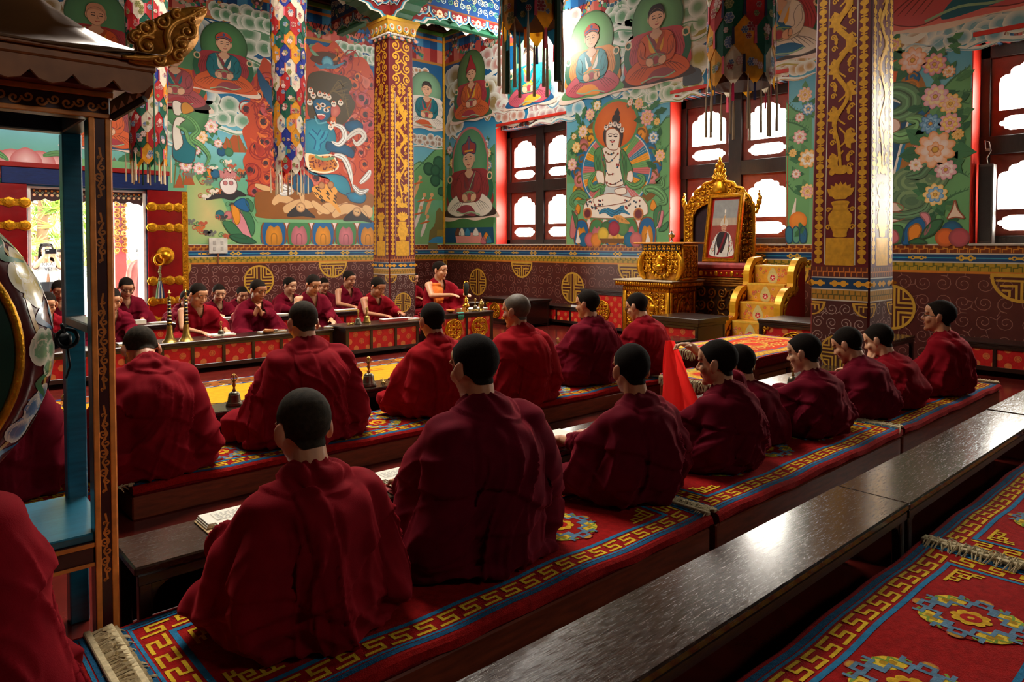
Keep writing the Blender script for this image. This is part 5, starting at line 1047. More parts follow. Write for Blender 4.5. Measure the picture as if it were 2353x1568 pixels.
# frieze under the ceiling: bead swags over pleats
def frieze(fm, a0, a1, parent):
    p = Paint(fm, .0009); p.rect(a0, a1, 5.03, 5.08, (176, 118, 40), 1); w = .17; n = int((a1 - a0) / w); rr = random.Random(2)
    for k in range(n):
        x = a0 + k * (a1 - a0) / n; x1 = a0 + (k + 1) * (a1 - a0) / n
        p.rect(x, x1, 5.08, 5.34, ((196, 84, 72), (150, 34, 30), (206, 120, 100))[k % 3], .5); p.rect(x, x1, 5.34, 5.62, ((20, 92, 150), (14, 66, 116), (70, 140, 180))[k % 3], .5)
    p.rect(a0, a1, 5.62, 5.68, (206, 110, 40), 1); p.rect(a0, a1, 5.68, 5.76, (84, 140, 50), 1); p.rect(a0, a1, 5.76, 5.95, (74, 40, 26), 1); p.rect(a0, a1, 5.5, 5.55, (206, 120, 50), 1)
    for k in range(int((a1 - a0) / .1)): p.disc((a0 + .05 + k * .1, 5.83), .032, (150, 60, 40), (226, 190, 120), n=8, lv=1.5)
    for k in range(int((a1 - a0) / .75)):
        x = a0 + .375 + k * .75; p.lv = 3; p.disc((x, 5.5), .11, (150, 120, 80), (60, 50, 60), n=12); p.disc((x - .05, 5.52), .03, WHITE, n=6); p.disc((x + .05, 5.52), .03, WHITE, n=6)
        for s in (-1, 1):
            for j in range(14):
                t = j / 13; q = (x + s * t * .375, 5.45 - .26 * math.sin(t * PI / 2) - .03 * (j % 2)); p.lv = 3; p.disc(q, .03, rr.choice([(206, 140, 50), (30, 90, 150), (60, 130, 90), (206, 120, 130), (226, 214, 190)]), n=7)
            for j in range(4): q = (x + s * (.06 + j * .09), 5.3 - j * .02); p.lv = 2.6; p.stroke([(q[0], q[1] + .1), (q[0] + s * .05, q[1] - .02)], .02, (60, 36, 40)); p.disc((q[0] + s * .06, q[1] - .06), .032, rr.choice([(70, 140, 90), (40, 90, 110), (190, 180, 160)]), n=8, lv=3.2)
        p.lv = 3; p.blob([(x + .375, 5.25), (x + .33, 5.14), (x + .375, 5.08), (x + .42, 5.14)], (120, 150, 110)); p.disc((x + .375, 5.22), .05, (206, 120, 90), n=8)
    return p.build('painted_frieze', M_paint, parent)
frieze(fL, -4.4, 8.9, wall_left); frieze(fR, -YW, -YN, wall_right)
# gilt corner bead
struct(MB().box(8.86, 8.899, 11.96, 11.999, 1.36, 5.9, .004).build('trim_2', M_goldp))
cm = MB()
for (h, o_, c) in ((5.62, .06, (84, 140, 50)), (5.7, .12, (66, 36, 24)), (5.82, .22, (120, 40, 30))):
    cm.box(XN, XW, YW - o_, YW - .02, h, h + .07, .004, col=c); cm.box(XW - o_, XW - .02, YN, YW - .02, h + .001, h + .071, .004, col=c)
struct(cm.build('trim_3', M_paint))
# ================================================================ PILLARS, BEAMS, DOOR
M_pil = mat('pillar_paint', None, .45, var=.1, vscale=6)
M_brocade2 = mat('brocade_cloth', None, .7, var=.12, vscale=30, bump=.15, bscale=150)
def scroll_panel(p, x0, x1, y0, y1, col, w, lv, cell=.11):
    p.lv = lv; m = (x0 + x1) / 2; n = max(1, round((y1 - y0) / cell)); h = (y1 - y0) / n; r = min((x1 - x0) / 4, h / 2) * .9
    for j in range(n):
        y = y0 + (j + .5) * h
        for s in (-1, 1):
            p.spiral((m + s * (x1 - x0) / 4, y), r, 1.5, w, col, PI / 2 if j % 2 else -PI / 2, s * (1 if j % 2 else -1), 18); p.disc((m + s * (x1 - x0) / 4, y), r * .22, col, n=7)
            p.bez((m + s * (x1 - x0) / 4, y + r), (m + s * .01, y + r), (m, y + h * .5 + r * .6), w, col)
def pillar(cx, cy, label):
    t = thing('pillar', label, 'pillar', (cx, cy, 0), group='square painted pillars with gilt ornament')
    W = lambda z: .25 - .0075 * max(0, z - 1.17)
    def prof(w, z): return [(w * a, w * b, z) for a, b in ((-1, -.84), (-.84, -.84), (-.84, -1), (.84, -1), (.84, -.84), (1, -.84), (1, .84), (.84, .84), (.84, 1), (-.84, 1), (-.84, .84), (-1, .84))]
    def prof(w, z): return [(w * a, w * b, z) for a, b in ((-1, -.94), (-.94, -1), (.94, -1), (1, -.94), (1, .94), (.94, 1), (-.94, 1), (-1, .94))]
    def col(zs, c): 
        m = MB(); V = [q for z in zs for q in prof(W(z), z)]; n = 8
        m.add(V, [[i * n + k, i * n + (k + 1) % n, (i + 1) * n + (k + 1) % n, (i + 1) * n + k] for i in range(len(zs) - 1) for k in range(n)] + [list(range(n))[::-1], [(len(zs) - 1) * n + k for k in range(n)]], c); return m
    col((0, 1.17, 2.5, 4.0, 4.7), (98, 14, 22)).build('shaft', M_pil, t)
    faces = [lambda a, z, o: (-W(z) - o, -a, z), lambda a, z, o: (a, -W(z) - o, z), lambda a, z, o: (W(z) + o, a, z), lambda a, z, o: (-a, W(z) + o, z)]
    G = (220, 158, 44); GL = (236, 190, 90)
    base = Paint(faces[0], .0008); orn = Paint(faces[0], .0016)
    for fi, fm in enumerate(faces):
        base.fmap = orn.fmap = fm; p = base
        # dado zone
        p.rect(-.235, .235, 0, .87, (74, 32, 27), .5); p.lv = 1
        for l in scroll_lines(-.235, .235, .02, .86, .12, fi + 3): p.stroke([(min(max(q[0], -.23), .23), q[1]) for q in l], .0055, (176, 150, 140))
        p.lv = 2; p.disc((0, .42), .155, (74, 32, 27), n=28); shou(p, (0, .42), .15, 3)
        for s in (-1, 1):
            p.lv = 3; q = s * .232; p.disc((q, .85), .1, (74, 32, 27), n=20, a0=PI if s < 0 else PI, a1=2 * PI) if 0 else None
            P = [(s * .232, .86), (s * .11, .86)] + [(s * (.232 - .12 * math.cos(k * PI / 16)), .86 - .12 * math.sin(k * PI / 16)) for k in range(9)]
            p.poly([P[1]] + P[3:] + [(s * .232, .86)], (206, 158, 56)); p.lv = 3.4; p.poly([(s * .135, .845), (s * .15, .80), (s * .19, .76), (s * .232, .75), (s * .232, .845)], (74, 32, 27)); p.lv = 3.8
            for a_, b_ in ((.232, .205), (.19, .17)): ortho(p, [(s * a_, .83), (s * b_, .83), (s * b_, .79)], .012, (206, 158, 56))
        for (z0, z1, c) in ((.87, .88, (200, 190, 176)), (.88, .965, (178, 128, 44)), (.965, .975, (200, 190, 176)), (.975, 1.065, (10, 56, 92)), (1.065, 1.075, (200, 190, 176)), (1.075, 1.165, (96, 40, 24))): p.rect(-.238, .238, z0, z1, c, 1.5)
        for k in range(10):
            x = -.215 + k * .0475
            for (a_, b_, c) in ((.89, .955, (96, 84, 34)), (1.085, 1.155, (206, 118, 46))): p.lv = 2; ortho(p, [(x - .017, a_), (x - .017, (a_ + b_) / 2), (x + .017, (a_ + b_) / 2), (x + .017, b_)], .009, c)
        for x in (-.2, 0, .2):
            p.lv = 2.2
            for s in (-1, 1): p.disc((x + s * .038, 1.02), .026, G, ry=.028, n=10); p.disc((x + s * .07, 1.02), .012, G, n=6)
            p.rect(x - .04, x + .04, 1.008, 1.032, G)
        # long panels
        for x in (-.128, .128):
            for k in range(12): z0 = 1.18 + k * 2.62 / 12; z1 = z0 + 2.62 / 12; ws = [W(z0) / .25, W(z1) / .25]; p.lv = 1.2; p.poly([(x * ws[0] - .004, z0), (x * ws[0] + .004, z0), (x * ws[1] + .004, z1), (x * ws[1] - .004, z1)], (206, 196, 180))
        p = orn; sc = lambda z: W(z) / .25
        for x0 in (-.184, .184):
            for k in range(18):
                z = 1.25 + k * .148; x = x0 * sc(z); p.lv = 1
                p.disc((x, z), .014, GL, G, n=8); 
                for s in (-1, 1): p.disc((x, z + s * .036), .036, (150, 96, 24), G, ry=.026, n=10); p.disc((x, z + s * .024), .02, (98, 14, 22), ry=.006, n=6, lv=1.5); p.lv = 1
                p.stroke([(x - .026, z + .074), (x + .026, z + .074)], .013, G); p.stroke([(x, z + .058), (x, z + .09)], .013, G); p.disc((x, z + .074), .012, GL, n=6, lv=1.4)
        # pedestal, vase, lotus, dragon, foliage
        p.lv = .6; p.poly([(-.12, 1.175), (.12, 1.175), (.118, 1.41), (-.118, 1.41)], (206, 168, 92)); p.lv = 1
        for k in range(4): p.stroke([(-.11, 1.39 - k * .02), (-.05, 1.33 - k * .035), (0, 1.24 - k * .012), (.05, 1.33 - k * .035), (.11, 1.39 - k * .02)], .008, (240, 216, 160), None, 4)
        p.blob([(-.05, 1.42), (-.06, 1.46), (-.09, 1.53), (-.1, 1.6), (-.06, 1.66), (-.07, 1.72), (.07, 1.72), (.06, 1.66), (.1, 1.6), (.09, 1.53), (.06, 1.46), (.05, 1.42)], G); p.lv = 1.6
        for z in (1.5, 1.6, 1.66, 1.71): p.stroke([(-.08, z), (0, z - .012), (.08, z)], .007, GL, None, 3)
        for s in (-1, 1): p.lv = 1; p.spiral((s * .1, 1.65), .022, 1.2, .012, G); p.spiral((s * .1, 1.5), .026, 1.2, .012, G)
        for k in range(7): leaf(p, (0, 1.74), .15, PI / 2 + (k - 3) * .3, G)
        for k in range(9): w = k * PI / 8; p.lv = 1.2; p.disc((.075 * math.cos(w), 1.97 + .035 * math.sin(w)), .026, (170, 110, 30), GL, n=8)
        p.disc((0, 1.97), .05, (150, 100, 60), G, ry=.02, n=12, lv=1.8)
        for j in range(9):
            z = 2.05 + j * .2; x = .05 * (1 if j % 2 else -1) * sc(z); p.lv = 1
            p.stroke([(-x * .6, z - .08), (x, z), (-x * .4, z + .1)], .014, G, None, 4)
            for k in range(4): leaf(p, (x * .6, z), .105, (0 if x > 0 else PI) + (k - 1.5) * .7, rnd.choice([G, (196, 132, 34)]))
            p.spiral((-x * 1.7, z + .07), .024, 1.3, .012, G); leaf(p, (-x * 1.2, z), .08, PI / 2, GL); p.spiral((x * 1.5, z + .05), .034, 1.3, .014, G, 0, 1 if x > 0 else -1); p.spiral((-x * 1.5, z - .03), .026, 1.3, .011, G)
        Dr = [(.0, 2.0), (-.02, 2.2), (-.055, 2.4), (.05, 2.62), (-.06, 2.85), (.06, 3.05), (-.05, 3.22), (.05, 3.38), (-.02, 3.5)]
        p.lv = 2; p.stroke(Dr, lambda q: .02 + .04 * q, (170, 106, 26), None, 7); p.lv = 2.4; p.stroke([(a_ - .012, b_) for a_, b_ in Dr], lambda q: .004 + .01 * q, (232, 216, 190), None, 7); p.stroke(Dr, lambda q: .01 + .018 * q, GL, None, 7)
        p.lv = 2.8; p.disc((-.01, 3.54), .055, G, GL, n=10); 
        for k in range(6): p.stroke([(-.03, 3.55), (-.07 + k * .02, 3.62), (-.09 + k * .035, 3.66)], .012, GL, None, 3, True)
        # heavy gilt head panel
        p.lv = 1; w = W(4.2); scroll_panel(p, -w * .95, w * .95, 3.92, 4.62, (236, 182, 30), .022, 1, .17)
        scroll_panel(p, -w * .4, w * .4, 3.76, 3.93, (236, 182, 30), .016, 1, .085)
        for x in (-.17, .17): p.spiral((x * .9, 3.86), .04, 1.4, .016, (236, 182, 30)); p.spiral((x * .9, 3.78), .03, 1.4, .014, (236, 182, 30))
    base.build('painted_ground', M_pil, t); orn.build('gilt_ornament', M_goldp, t)
    c = MB()
    for (z0, z1, a, b_, cc) in ((4.62, 4.68, .235, .235, (150, 60, 36)), (4.68, 4.71, .25, .25, (190, 186, 180)), (4.71, 4.9, .235, .3, (214, 160, 40)), (4.9, 4.95, .31, .31, (220, 170, 50))):
        V = [(s * a, q * a, z0) for s, q in ((-1, -1), (1, -1), (1, 1), (-1, 1))] + [(s * b_, q * b_, z1) for s, q in ((-1, -1), (1, -1), (1, 1), (-1, 1))]
        c.add(V, [[0, 1, 5, 4], [1, 2, 6, 5], [2, 3, 7, 6], [3, 0, 4, 7], [3, 2, 1, 0], [4, 5, 6, 7]], cc)
    for ang in range(4):
        M = Matrix.Rotation(ang * PI / 2, 3, 'Z')
        for k in range(4):
            x = -.2 + k * .133
            for (r, cc, o) in ((.07, (226, 170, 40), 0), (.055, (40, 130, 150), .004), (.045, (236, 220, 190), .007), (.034, (220, 110, 40), .01)):
                c.ell(M @ Vector((x, -.262 - o, 4.8)), (r, .02, r * 1.25), 10, 6, cc, M)
            c.ell(M @ Vector((x + .066, -.245, 4.655)), (.06, .014, .04), 8, 5, [(40, 110, 80), (70, 100, 150)][k % 2], M); c.ell(M @ Vector((x + .066, -.252, 4.65)), (.04, .014, .024), 8, 5, (226, 150, 110), M)
        for k in range(12): c.ell(M @ Vector((-.24 + k * .0436, -.255, 4.695)), (.02, .02, .02), 6, 4, (206, 202, 196))
    c.build('capital', M_pil, t)
    return t
pillar(6.4, 10.0, 'slim far pillar before the corner, bright gilt scroll head under green brackets')
pillar(6.4, 2.66, 'broad near pillar right of the throne, maroon with gilt bead strips')

def carved_edge(p, a0, a1, t0, h, seed):
    """scalloped carved board under a beam"""
    n = max(2, round((a1 - a0) / .42)); w = (a1 - a0) / n; rr = random.Random(seed)
    for k in range(n):
        c = a0 + (k + .5) * w
        for (s, col, l) in ((1.0, (226, 220, 206), 1), (.95, (70, 160, 190), 1.5), (.88, (24, 84, 130), 2), (.8, (130, 26, 28), 2.5)):
            P = [(c - w * .5 * s, t0 + h), (c - w * .5 * s, t0 + h * (1 - .45 * s)), (c - w * .36 * s, t0 + h * (1 - .7 * s)), (c - w * .18 * s, t0 + h * (1 - .72 * s)), (c, t0 + h * (1 - .98 * s)), (c + w * .18 * s, t0 + h * (1 - .72 * s)), (c + w * .36 * s, t0 + h * (1 - .7 * s)), (c + w * .5 * s, t0 + h * (1 - .45 * s)), (c + w * .5 * s, t0 + h)]
            p.lv = l; p.poly(P, col)
        q = (c, t0 + h * .6)
        for j in range(7): p.lv = 3; p.disc((q[0] + h * .2 * math.cos(j * .9), q[1] + h * .2 * math.sin(j * .9)), h * .13, [(226, 130, 140), (232, 160, 40)][k % 2], (246, 220, 200), n=8)
        for s in (-1, 1): p.spiral((c + s * w * .3, t0 + h * .66), h * .16, 1.2, h * .05, (190, 220, 190)); p.spiral((c + s * w * .18, t0 + h * .4), h * .1, 1.2, h * .05, (226, 220, 190))
BZ = 5.3
def beam(name, x0, x1, y0, y1):
    m = MB(); m.box(x0, x1, y0, y1, BZ, ZC - .002, .006, col=(18, 66, 124)); along_x = (x1 - x0) > (y1 - y0)
    o = struct(m.build(name, M_pil)); L = (x1 - x0) if along_x else (y1 - y0)
    for s in (-1, 1):
        if along_x: fm = (lambda a, t, f: (a, y0 - f, t)) if s < 0 else (lambda a, t, f: (-a, y1 + f, t)); r = (x0, x1) if s < 0 else (-x1, -x0)
        else: fm = (lambda a, t, f: (x0 - f, -a, t)) if s < 0 else (lambda a, t, f: (x1 + f, a, t)); r = (-y1, -y0) if s < 0 else (y0, y1)
        p = Paint(fm, .003); p.rect(r[0], r[1], BZ, BZ + .05, (120, 70, 40), 1); carved_edge(p, r[0], r[1], BZ - .2, .22, 3)
        for l in scroll_lines(r[0], r[1], BZ + .1, BZ + .55, .13, 8): p.stroke(l, .016, rnd.choice([(180, 200, 190), (206, 190, 150), (90, 150, 120)]), 1.5)
        p.build('carved_board', M_pil, o)
    # green stepped soffit
    g = MB()
    for k, (w_, z) in enumerate(((.28, BZ - .05), (.2, BZ - .11), (.12, BZ - .17))):
        if along_x: g.box(x0 + .001, x1 - .001, (y0 + y1) / 2 - w_ / 2, (y0 + y1) / 2 + w_ / 2, z, z + .0595, .004)
        else: g.box((x0 + x1) / 2 - w_ / 2, (x0 + x1) / 2 + w_ / 2, y0 + .001, y1 - .001, z, z + .0595, .004)
    g.build('soffit', M_green, o)
beam('trim_4', 6.575, XW - .23, 9.83, 10.17); beam('trim_5', 6.23, 6.57, 10.18, YW - .23); beam('trim_6', -1.0, 6.225, 9.83, 10.17); beam('trim_7', 6.23, 6.57, 2.85, 9.82); beam('trim_8', 6.575, XW - .23, 2.49, 2.83); beam('trim_9', 6.23, 6.57, -4.4, 2.48)
def bracket_arm(cx, cy, parent_label):
    t = thing('pillar_bracket', parent_label, 'bracket', (cx, cy, 4.955), group='carved green brackets on the pillars')
    P = [(-.95, .34), (-.95, .27), (-.82, .24), (-.76, .17), (-.6, .15), (-.52, .07), (-.36, .06), (-.3, 0), (.3, 0), (.36, .06), (.52, .07), (.6, .15), (.76, .17), (.82, .24), (.95, .27), (.95, .34)]
    a = MB().prism(P, -.15, .15, 'xz'); b = MB().prism(P, -.15, .15, 'yz')
    for nm, mb, fs in (('bracket_arm', a, (lambda q, z, f: (q, -.15 - f, z), lambda q, z, f: (-q, .15 + f, z))), ('bracket_arm', b, (lambda q, z, f: (-.15 - f, -q, z), lambda q, z, f: (.15 + f, q, z)))):
        o = mb.build(nm, M_green, t); p = Paint(fs[0], .003)
        for fm in fs:
            p.fmap = fm
            for (s, c, l) in ((1, (226, 220, 206), 1), (.93, (60, 150, 180), 1.5), (.86, (130, 26, 28), 2)): p.poly([(x * s, .34 + (z - .34) * s) for x, z in P], c, l)
            for k in range(7): p.spiral((-.6 + k * .2, .24), .05, 1.3, .016, [(232, 160, 60), (150, 200, 160), (226, 140, 150)][k % 3], lv=3)
        p.build('carved_face', M_pil, o)
bracket_arm(6.4, 10, 'green stepped bracket with carved scalloped edges on the far pillar'); bracket_arm(6.4, 2.66, 'green bracket with carved edges topping the near pillar')

# ---------------------------------------------------------------- door
M_cloth = mat('glossy_red_door_cover', (138, 14, 18), .22, var=.15, vscale=5, bump=.5, bscale=5, coat=.4)
M_navy = mat('navy_lintel', (16, 38, 92), .3, var=.3, vscale=14, stretch=(1, 8, 8), bump=.1)
d = MB(); d.box(DX0, DX0 + .04, YW + .005, YW + .34, 0, DZ, .003).box(DX1 - .04, DX1, YW + .005, YW + .34, 0, DZ, .003).box(DX0 + .041, DX1 - .041, YW + .005, YW + .34, DZ - .03, DZ, .003)
door = struct(d.build('door_1', mat('door_jamb_white', (226, 220, 210), .5)))
MB().box(1.36, 3.5, YW - .06, YW - .012, 2.2, 2.43, .006).build('lintel', M_navy, door); MB().box(1.34, 3.52, YW - .075, YW - .012, 2.431, 2.5, .006).build('lintel_cap', M_red, door)
vp = Paint(lambda a, t, o: (a, YW + .06 - o, t), .002); P = [(DX0 + .04, DZ - .03)]
n = 24
for k in range(n + 1):
    x = DX0 + .04 + (DX1 - DX0 - .08) * k / n; P.append((x, DZ - .17 - .035 * abs(math.sin(k * PI / 3)) - (.06 if k in (0, n) else 0)))
P.append((DX1 - .04, DZ - .03)); vb = MB(); plate(vb, P, [], .06, .09, lambda a, t, h: (a, YW + h, t)); vo = vb.build('valance', mat('valance_dark', (60, 26, 30), .5), door)
for k in range(20): vp.lv = 2; q = (DX0 + .09 + k * .0715, DZ - .12); vp.disc(q, .022, [(196, 60, 40), (60, 120, 80), (226, 130, 40)][k % 3], (236, 200, 150), n=8); vp.spiral((q[0] + .03, q[1] + .03), .02, 1.2, .006, (170, 190, 150)); vp.disc((q[0], DZ - .06), .016, (226, 140, 40), n=6)
vp.build('valance_flowers', M_paint, vo)
def leaf_door(x0, x1, flip):
    mb = MB(); nx, nz = 24, 60; V = []
    mb.box(x0, x1, YW - .05, YW - .013, .03, 2.2, .006); o = mb.build('door_leaf', M_cloth, door)
    g = MB(); fm = lambda a, t, f: (a, YW - .05 - f, t)
    e0, e1 = (x1 - .09, x1) if not flip else (x0, x0 + .09)
    s0, s1 = (x0 + .01, x1 - .12) if not flip else (x0 + .1, x1 - .01)
    g.box(e0, e1, YW - .056, YW - .0505, .05, 2.19, .002); relief(g, scroll_lines(e0 + .01, e1 - .01, .07, 2.17, .07, 4), lambda a, t, f: fm(a, t, f + .006), .006)
    g.build('edge_mount', M_gold, o)
    for z, full in ((1.94, 0), (1.62, 1), (.79, 1), (.47, 0), (.18, 0)):
        g = MB(); g.box(s0, (x1 - .092) if full and not flip else s1, YW - .057, YW - .0505, z - .045, z + .045, .002); relief(g, scroll_lines(s0, s1, z - .04, z + .04, .055, int(z * 9)), lambda a, t, f: fm(a, t, f + .006), .006)
        for c in (s0 + .05, (s0 + s1) / 2 + .07, s1 - .02):
            g.lathe([(.085, 0), (.08, .008), (.05, .014), (.045, .02), (.001, .022)], 8, (c, YW - .052, z), M=Matrix.Rotation(PI / 2, 3, 'X'), sy=.9)
        g.build('gilt_strap', M_gold, o)
    return o
lo = leaf_door(3.2, 3.79, False); leaf_door(1.0, 1.65, True)
kz = 1.18; kx = 3.44
MB().lathe([(.14, 0), (.135, .02), (.09, .03), (.085, .05), (.05, .09), (.001, .1)], 24, (kx, YW - .051, kz), M=Matrix.Rotation(PI / 2, 3, 'X')).build('knocker_boss', M_gold, lo, True, 40)
MB().tube([(kx - .1 + .07 * math.cos(k * PI / 10), YW - .12, kz - .06 + .085 * math.sin(k * PI / 10)) for k in range(20)], .016, 8, closed=True).build('knocker_ring', M_gold, lo, True)
tz = MB()
tz.tube([(kx - .1 + .008 * math.sin(k), YW - .13, kz - .15 - k * .02) for k in range(13)], [.016 + .006 * (k % 2) for k in range(13)], 8, col=(120, 110, 60))
for k, c in enumerate(((70, 110, 70), (214, 206, 190), (30, 60, 110), (200, 190, 160), (24, 40, 70))): tz.tube([(kx - .1 + (k - 2) * .006, YW - .13, kz - .38), (kx - .1 + (k - 2) * .02, YW - .13, kz - .52), (kx - .1 + (k - 2) * .026, YW - .13, kz - .66)], [.01, .014, .016], 7, col=c)
tag(tz.build('door_tassel', M_brocade2), 'long striped tassel with braided cord hanging from the gilt door ring', 'tassel')
sw = thing('switch_panel', 'white square plate with four sockets on the wall right of the door', 'switch', (4.27, YW - .012, 1.335))
MB().box(-.15, .15, -.022, 0, -.13, .13, .006).build('plate', mat('white_plastic', (214, 208, 196), .4), sw)
for x in (-.06, .06):
    for z in (-.05, .05): MB().box(x - .022, x + .022, -.028, -.0221, z - .03, z + .03, .003).build('switch', mat('grey_plastic', (180, 174, 164), .4), sw)
MB().box(-.012, .012, -.016, 0, -.3, -.131, .003).build('conduit', mat('brown_conduit', (140, 80, 40), .5), sw)
# ---- outside the door
struct(MB().box(-12, 16, YW + .36, 40, -.4, -.25, .01).build('floor_terrace', mat('pale_terrace', (216, 210, 198), .8)))
po = thing('porch_pillar', 'carved orange porch pillar outside the open door', 'pillar', (3.35, 14.3, -.25)); MB().box(-.1, .1, -.1, .1, 0, 3.4, .01).build('shaft', mat('porch_red', (170, 60, 50), .5), po)
pp = MB(); relief(pp, scroll_lines(-.11, .11, 1.45, 3.3, .1, 6), lambda a, t, f: (a, -.1 - f, t), .018); pp.build('carving', mat('porch_gilt', (200, 110, 30), .5, .2, var=.4), po)
rl = thing('railing', 'white balustrade beyond the terrace outside the door', 'railing', (4, 19, -.25)); MB().box(-7, 7, -.07, .07, 1.0, 1.1, .01).build('rail', mat('white_rail', (226, 224, 216), .6), rl)
for k in range(46): MB().lathe([(.04, 0), (.06, .2), (.03, .5), (.055, .8), (.04, 1.0)], 8, (-6.9 + k * .3, 0, 0)).build('baluster', MATS['white_rail'], rl, True)
def tree(x, y, h, seed, label):
    t = thing('pine_tree', label, 'tree', (x, y, -.3), group='trees beyond the terrace'); rr = random.Random(seed)
    MB().tube([(0, 0, 0), (.1, 0, h * .4), (0, .1, h)], [.2, .14, .04], 8).build('trunk', mat('bark', (96, 70, 50), .9, bump=.3), t, True)
    m = MB()
    for k in range(150):
        z = h * rr.uniform(.12, 1.0); R_ = (1.05 - z / h) * h * .36; w = rr.uniform(0, 6.28); r = R_ * rr.uniform(.15, 1); c = Vector((r * math.cos(w), r * math.sin(w), z + rr.uniform(-.1, .1)))
        m.tube([(0, 0, z - r * .3), c], [.025, .012], 4, col=(96, 74, 50))
        g = rr.choice([(120, 150, 50), (150, 176, 64), (96, 130, 50), (176, 190, 84)])
        for j in range(22):
            d_ = Vector((rr.gauss(0, 1), rr.gauss(0, 1), rr.gauss(.35, .8))).normalized() * rr.uniform(.3, .6); m.tube([c, c + d_ * .6, c + d_], [.02, .02, .004], 3, col=g)
    m.build('needles', mat('pine_needles', None, .8), t)
tree(3.9, 26, 7.0, 1, 'bright green pine seen through the left half of the open door'); tree(6.6, 32, 5, 2, 'grey green tree far off by the flag pole outside')
fp = thing('prayer_flag', 'orange prayer flag on a pole far beyond the open doorway', 'flag', (7.4, 28, -.3)); MB().tube([(0, 0, 0), (0, 0, 4.2)], .04, 6).build('pole', mat('pole_blue', (60, 90, 150), .6), fp)
fl = MB(); fl.add([(0.04 + .12 * math.sin(k * .9) * j / 2, -.02 * j, 3.8 - k * .3) if j == 0 else (.04 + .3 * j / 2 + .1 * math.sin(k * .9), -.02 * j, 3.8 - k * .3) for k in range(9) for j in range(3)], [[k * 3 + j, k * 3 + j + 1, k * 3 + j + 4, k * 3 + j + 3] for k in range(8) for j in range(2)]); fl.build('flag_cloth', mat('flag_orange', (226, 130, 60), .8), fp)
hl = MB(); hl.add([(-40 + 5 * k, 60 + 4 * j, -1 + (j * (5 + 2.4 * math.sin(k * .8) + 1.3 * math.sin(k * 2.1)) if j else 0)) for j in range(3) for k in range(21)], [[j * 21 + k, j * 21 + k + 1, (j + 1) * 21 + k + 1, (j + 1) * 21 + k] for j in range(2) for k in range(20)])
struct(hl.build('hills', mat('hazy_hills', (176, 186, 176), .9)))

# ================================================================ THRONE GROUP
M_gcarve = M_gold
M_bcloth = M_brocade2
fX = lambda X: (lambda a, t, f: (X - f, -a, t))
def gx(u, v, X): q = onX(u, v, X); return (-q.y, q.z)
# carved golden table
GT = thing('golden_table', 'tall gilt carved table before the throne', 'table', (7.95, 5.86, 0))
def loc(mb, o): return mb.xf(Matrix.Translation(-Vector(o)))
def gpart(name, mb, par, m, org, smooth=False): loc(mb, org); return mb.build(name, m, par, smooth)
o_ = (7.95, 5.86, 0)
M_gbase = mat('gilded_board', (188, 120, 26), .4, .6, var=.25, vscale=20, bump=.2, bscale=60)
gpart('body', MB().box(7.67, 8.25, 5.48, 6.24, 0, .80, .01), GT, M_gbase, o_)
gpart('tabletop', MB().box(7.58, 8.32, 5.38, 6.36, .865, .885, .006), GT, mat('pale_tabletop', (196, 180, 150), .35), o_)
m = MB().box(7.60, 8.30, 5.40, 6.34, .80, .864, .01)
for k in range(26):
    m.ell((7.6, 5.43 + k * .035, .83), (.014, .018, .026), 6, 5); m.ell((7.62 + k * .027, 5.4, .83), (.016, .014, .026), 6, 5)
gpart('cornice', m, GT, M_gold, o_, True)
m = MB(); f1 = fX(7.668); f2 = lambda a, t, f: (a, 5.479 - f, t)
for (fm, a0, a1) in ((f1, -6.24, -5.48), (f2, 7.67, 8.25)):
    for (p0, p1, q0, q1) in ((a0, a1, .03, .07), (a0, a1, .73, .79), (a0, a0 + .06, .07, .73), (a1 - .06, a1, .07, .73)):
        c = [fm(p0, q0, 0), fm(p1, q1, .018)]; m.box(c[0][0], c[1][0], c[0][1], c[1][1], q0, q1, .004)
    relief(m, scroll_lines(a0 + .07, a1 - .07, .08, .72, .085, 21), fm, .013)
    w = (a0 + a1) / 2; rr = random.Random(4)
    for k in range(10): m.ell(fm(w + rr.uniform(-.2, .2) * (a1 - a0), .4 + rr.uniform(-.2, .2), .01), (.03, .045, .05), 8, 6)
    m.tube([fm(w + .24 * (a1 - a0) * 1.1 * math.cos(k * PI / 16), .4 + .27 * math.sin(k * PI / 16), .012) for k in range(32)], .016, 6, closed=True)
    n = int((a1 - a0) / .04)
    for k in range(n): x = a0 + .02 + k * .04; c0, c1 = fm(x, .742, .018), fm(x + .022, .778, .024); m.box(c0[0], c1[0], c0[1], c1[1], .742, .778, .002)
gpart('carved_relief', m, GT, M_gold, o_, True)
# lion-mask box on it
LB = thing('reading_stand', 'gilt openwork book stand with a carved mask on the golden table', 'stand', (7.9, 5.7, .886)); o2 = (7.9, 5.7, .886)
gpart('body', MB().box(7.76, 8.1, 5.36, 6.0, .886, 1.36, .008), LB, M_gbase, o2)
gpart('top_board', MB().box(7.70, 8.16, 5.28, 6.1, 1.361, 1.385, .005), LB, M_gbase, o2)
m = MB().box(7.735, 7.758, 5.38, 5.98, 1.27, 1.36, .003); gpart('name_board', m, LB, M_black, o2)
m = MB(); f3 = fX(7.752); rr = random.Random(8)
for k in range(8): 
    a = -5.95 + k * .075; relief(m, scroll_lines(a, a + .055, 1.28, 1.35, .03, k), fX(7.733), .007)
relief(m, scroll_lines(-6.0, -5.36, .98, 1.27, .06, 31), f3, .012, inside=lambda q: abs(q[0] + 5.68) < .36 - .5 * max(0, 1.06 - q[1]))
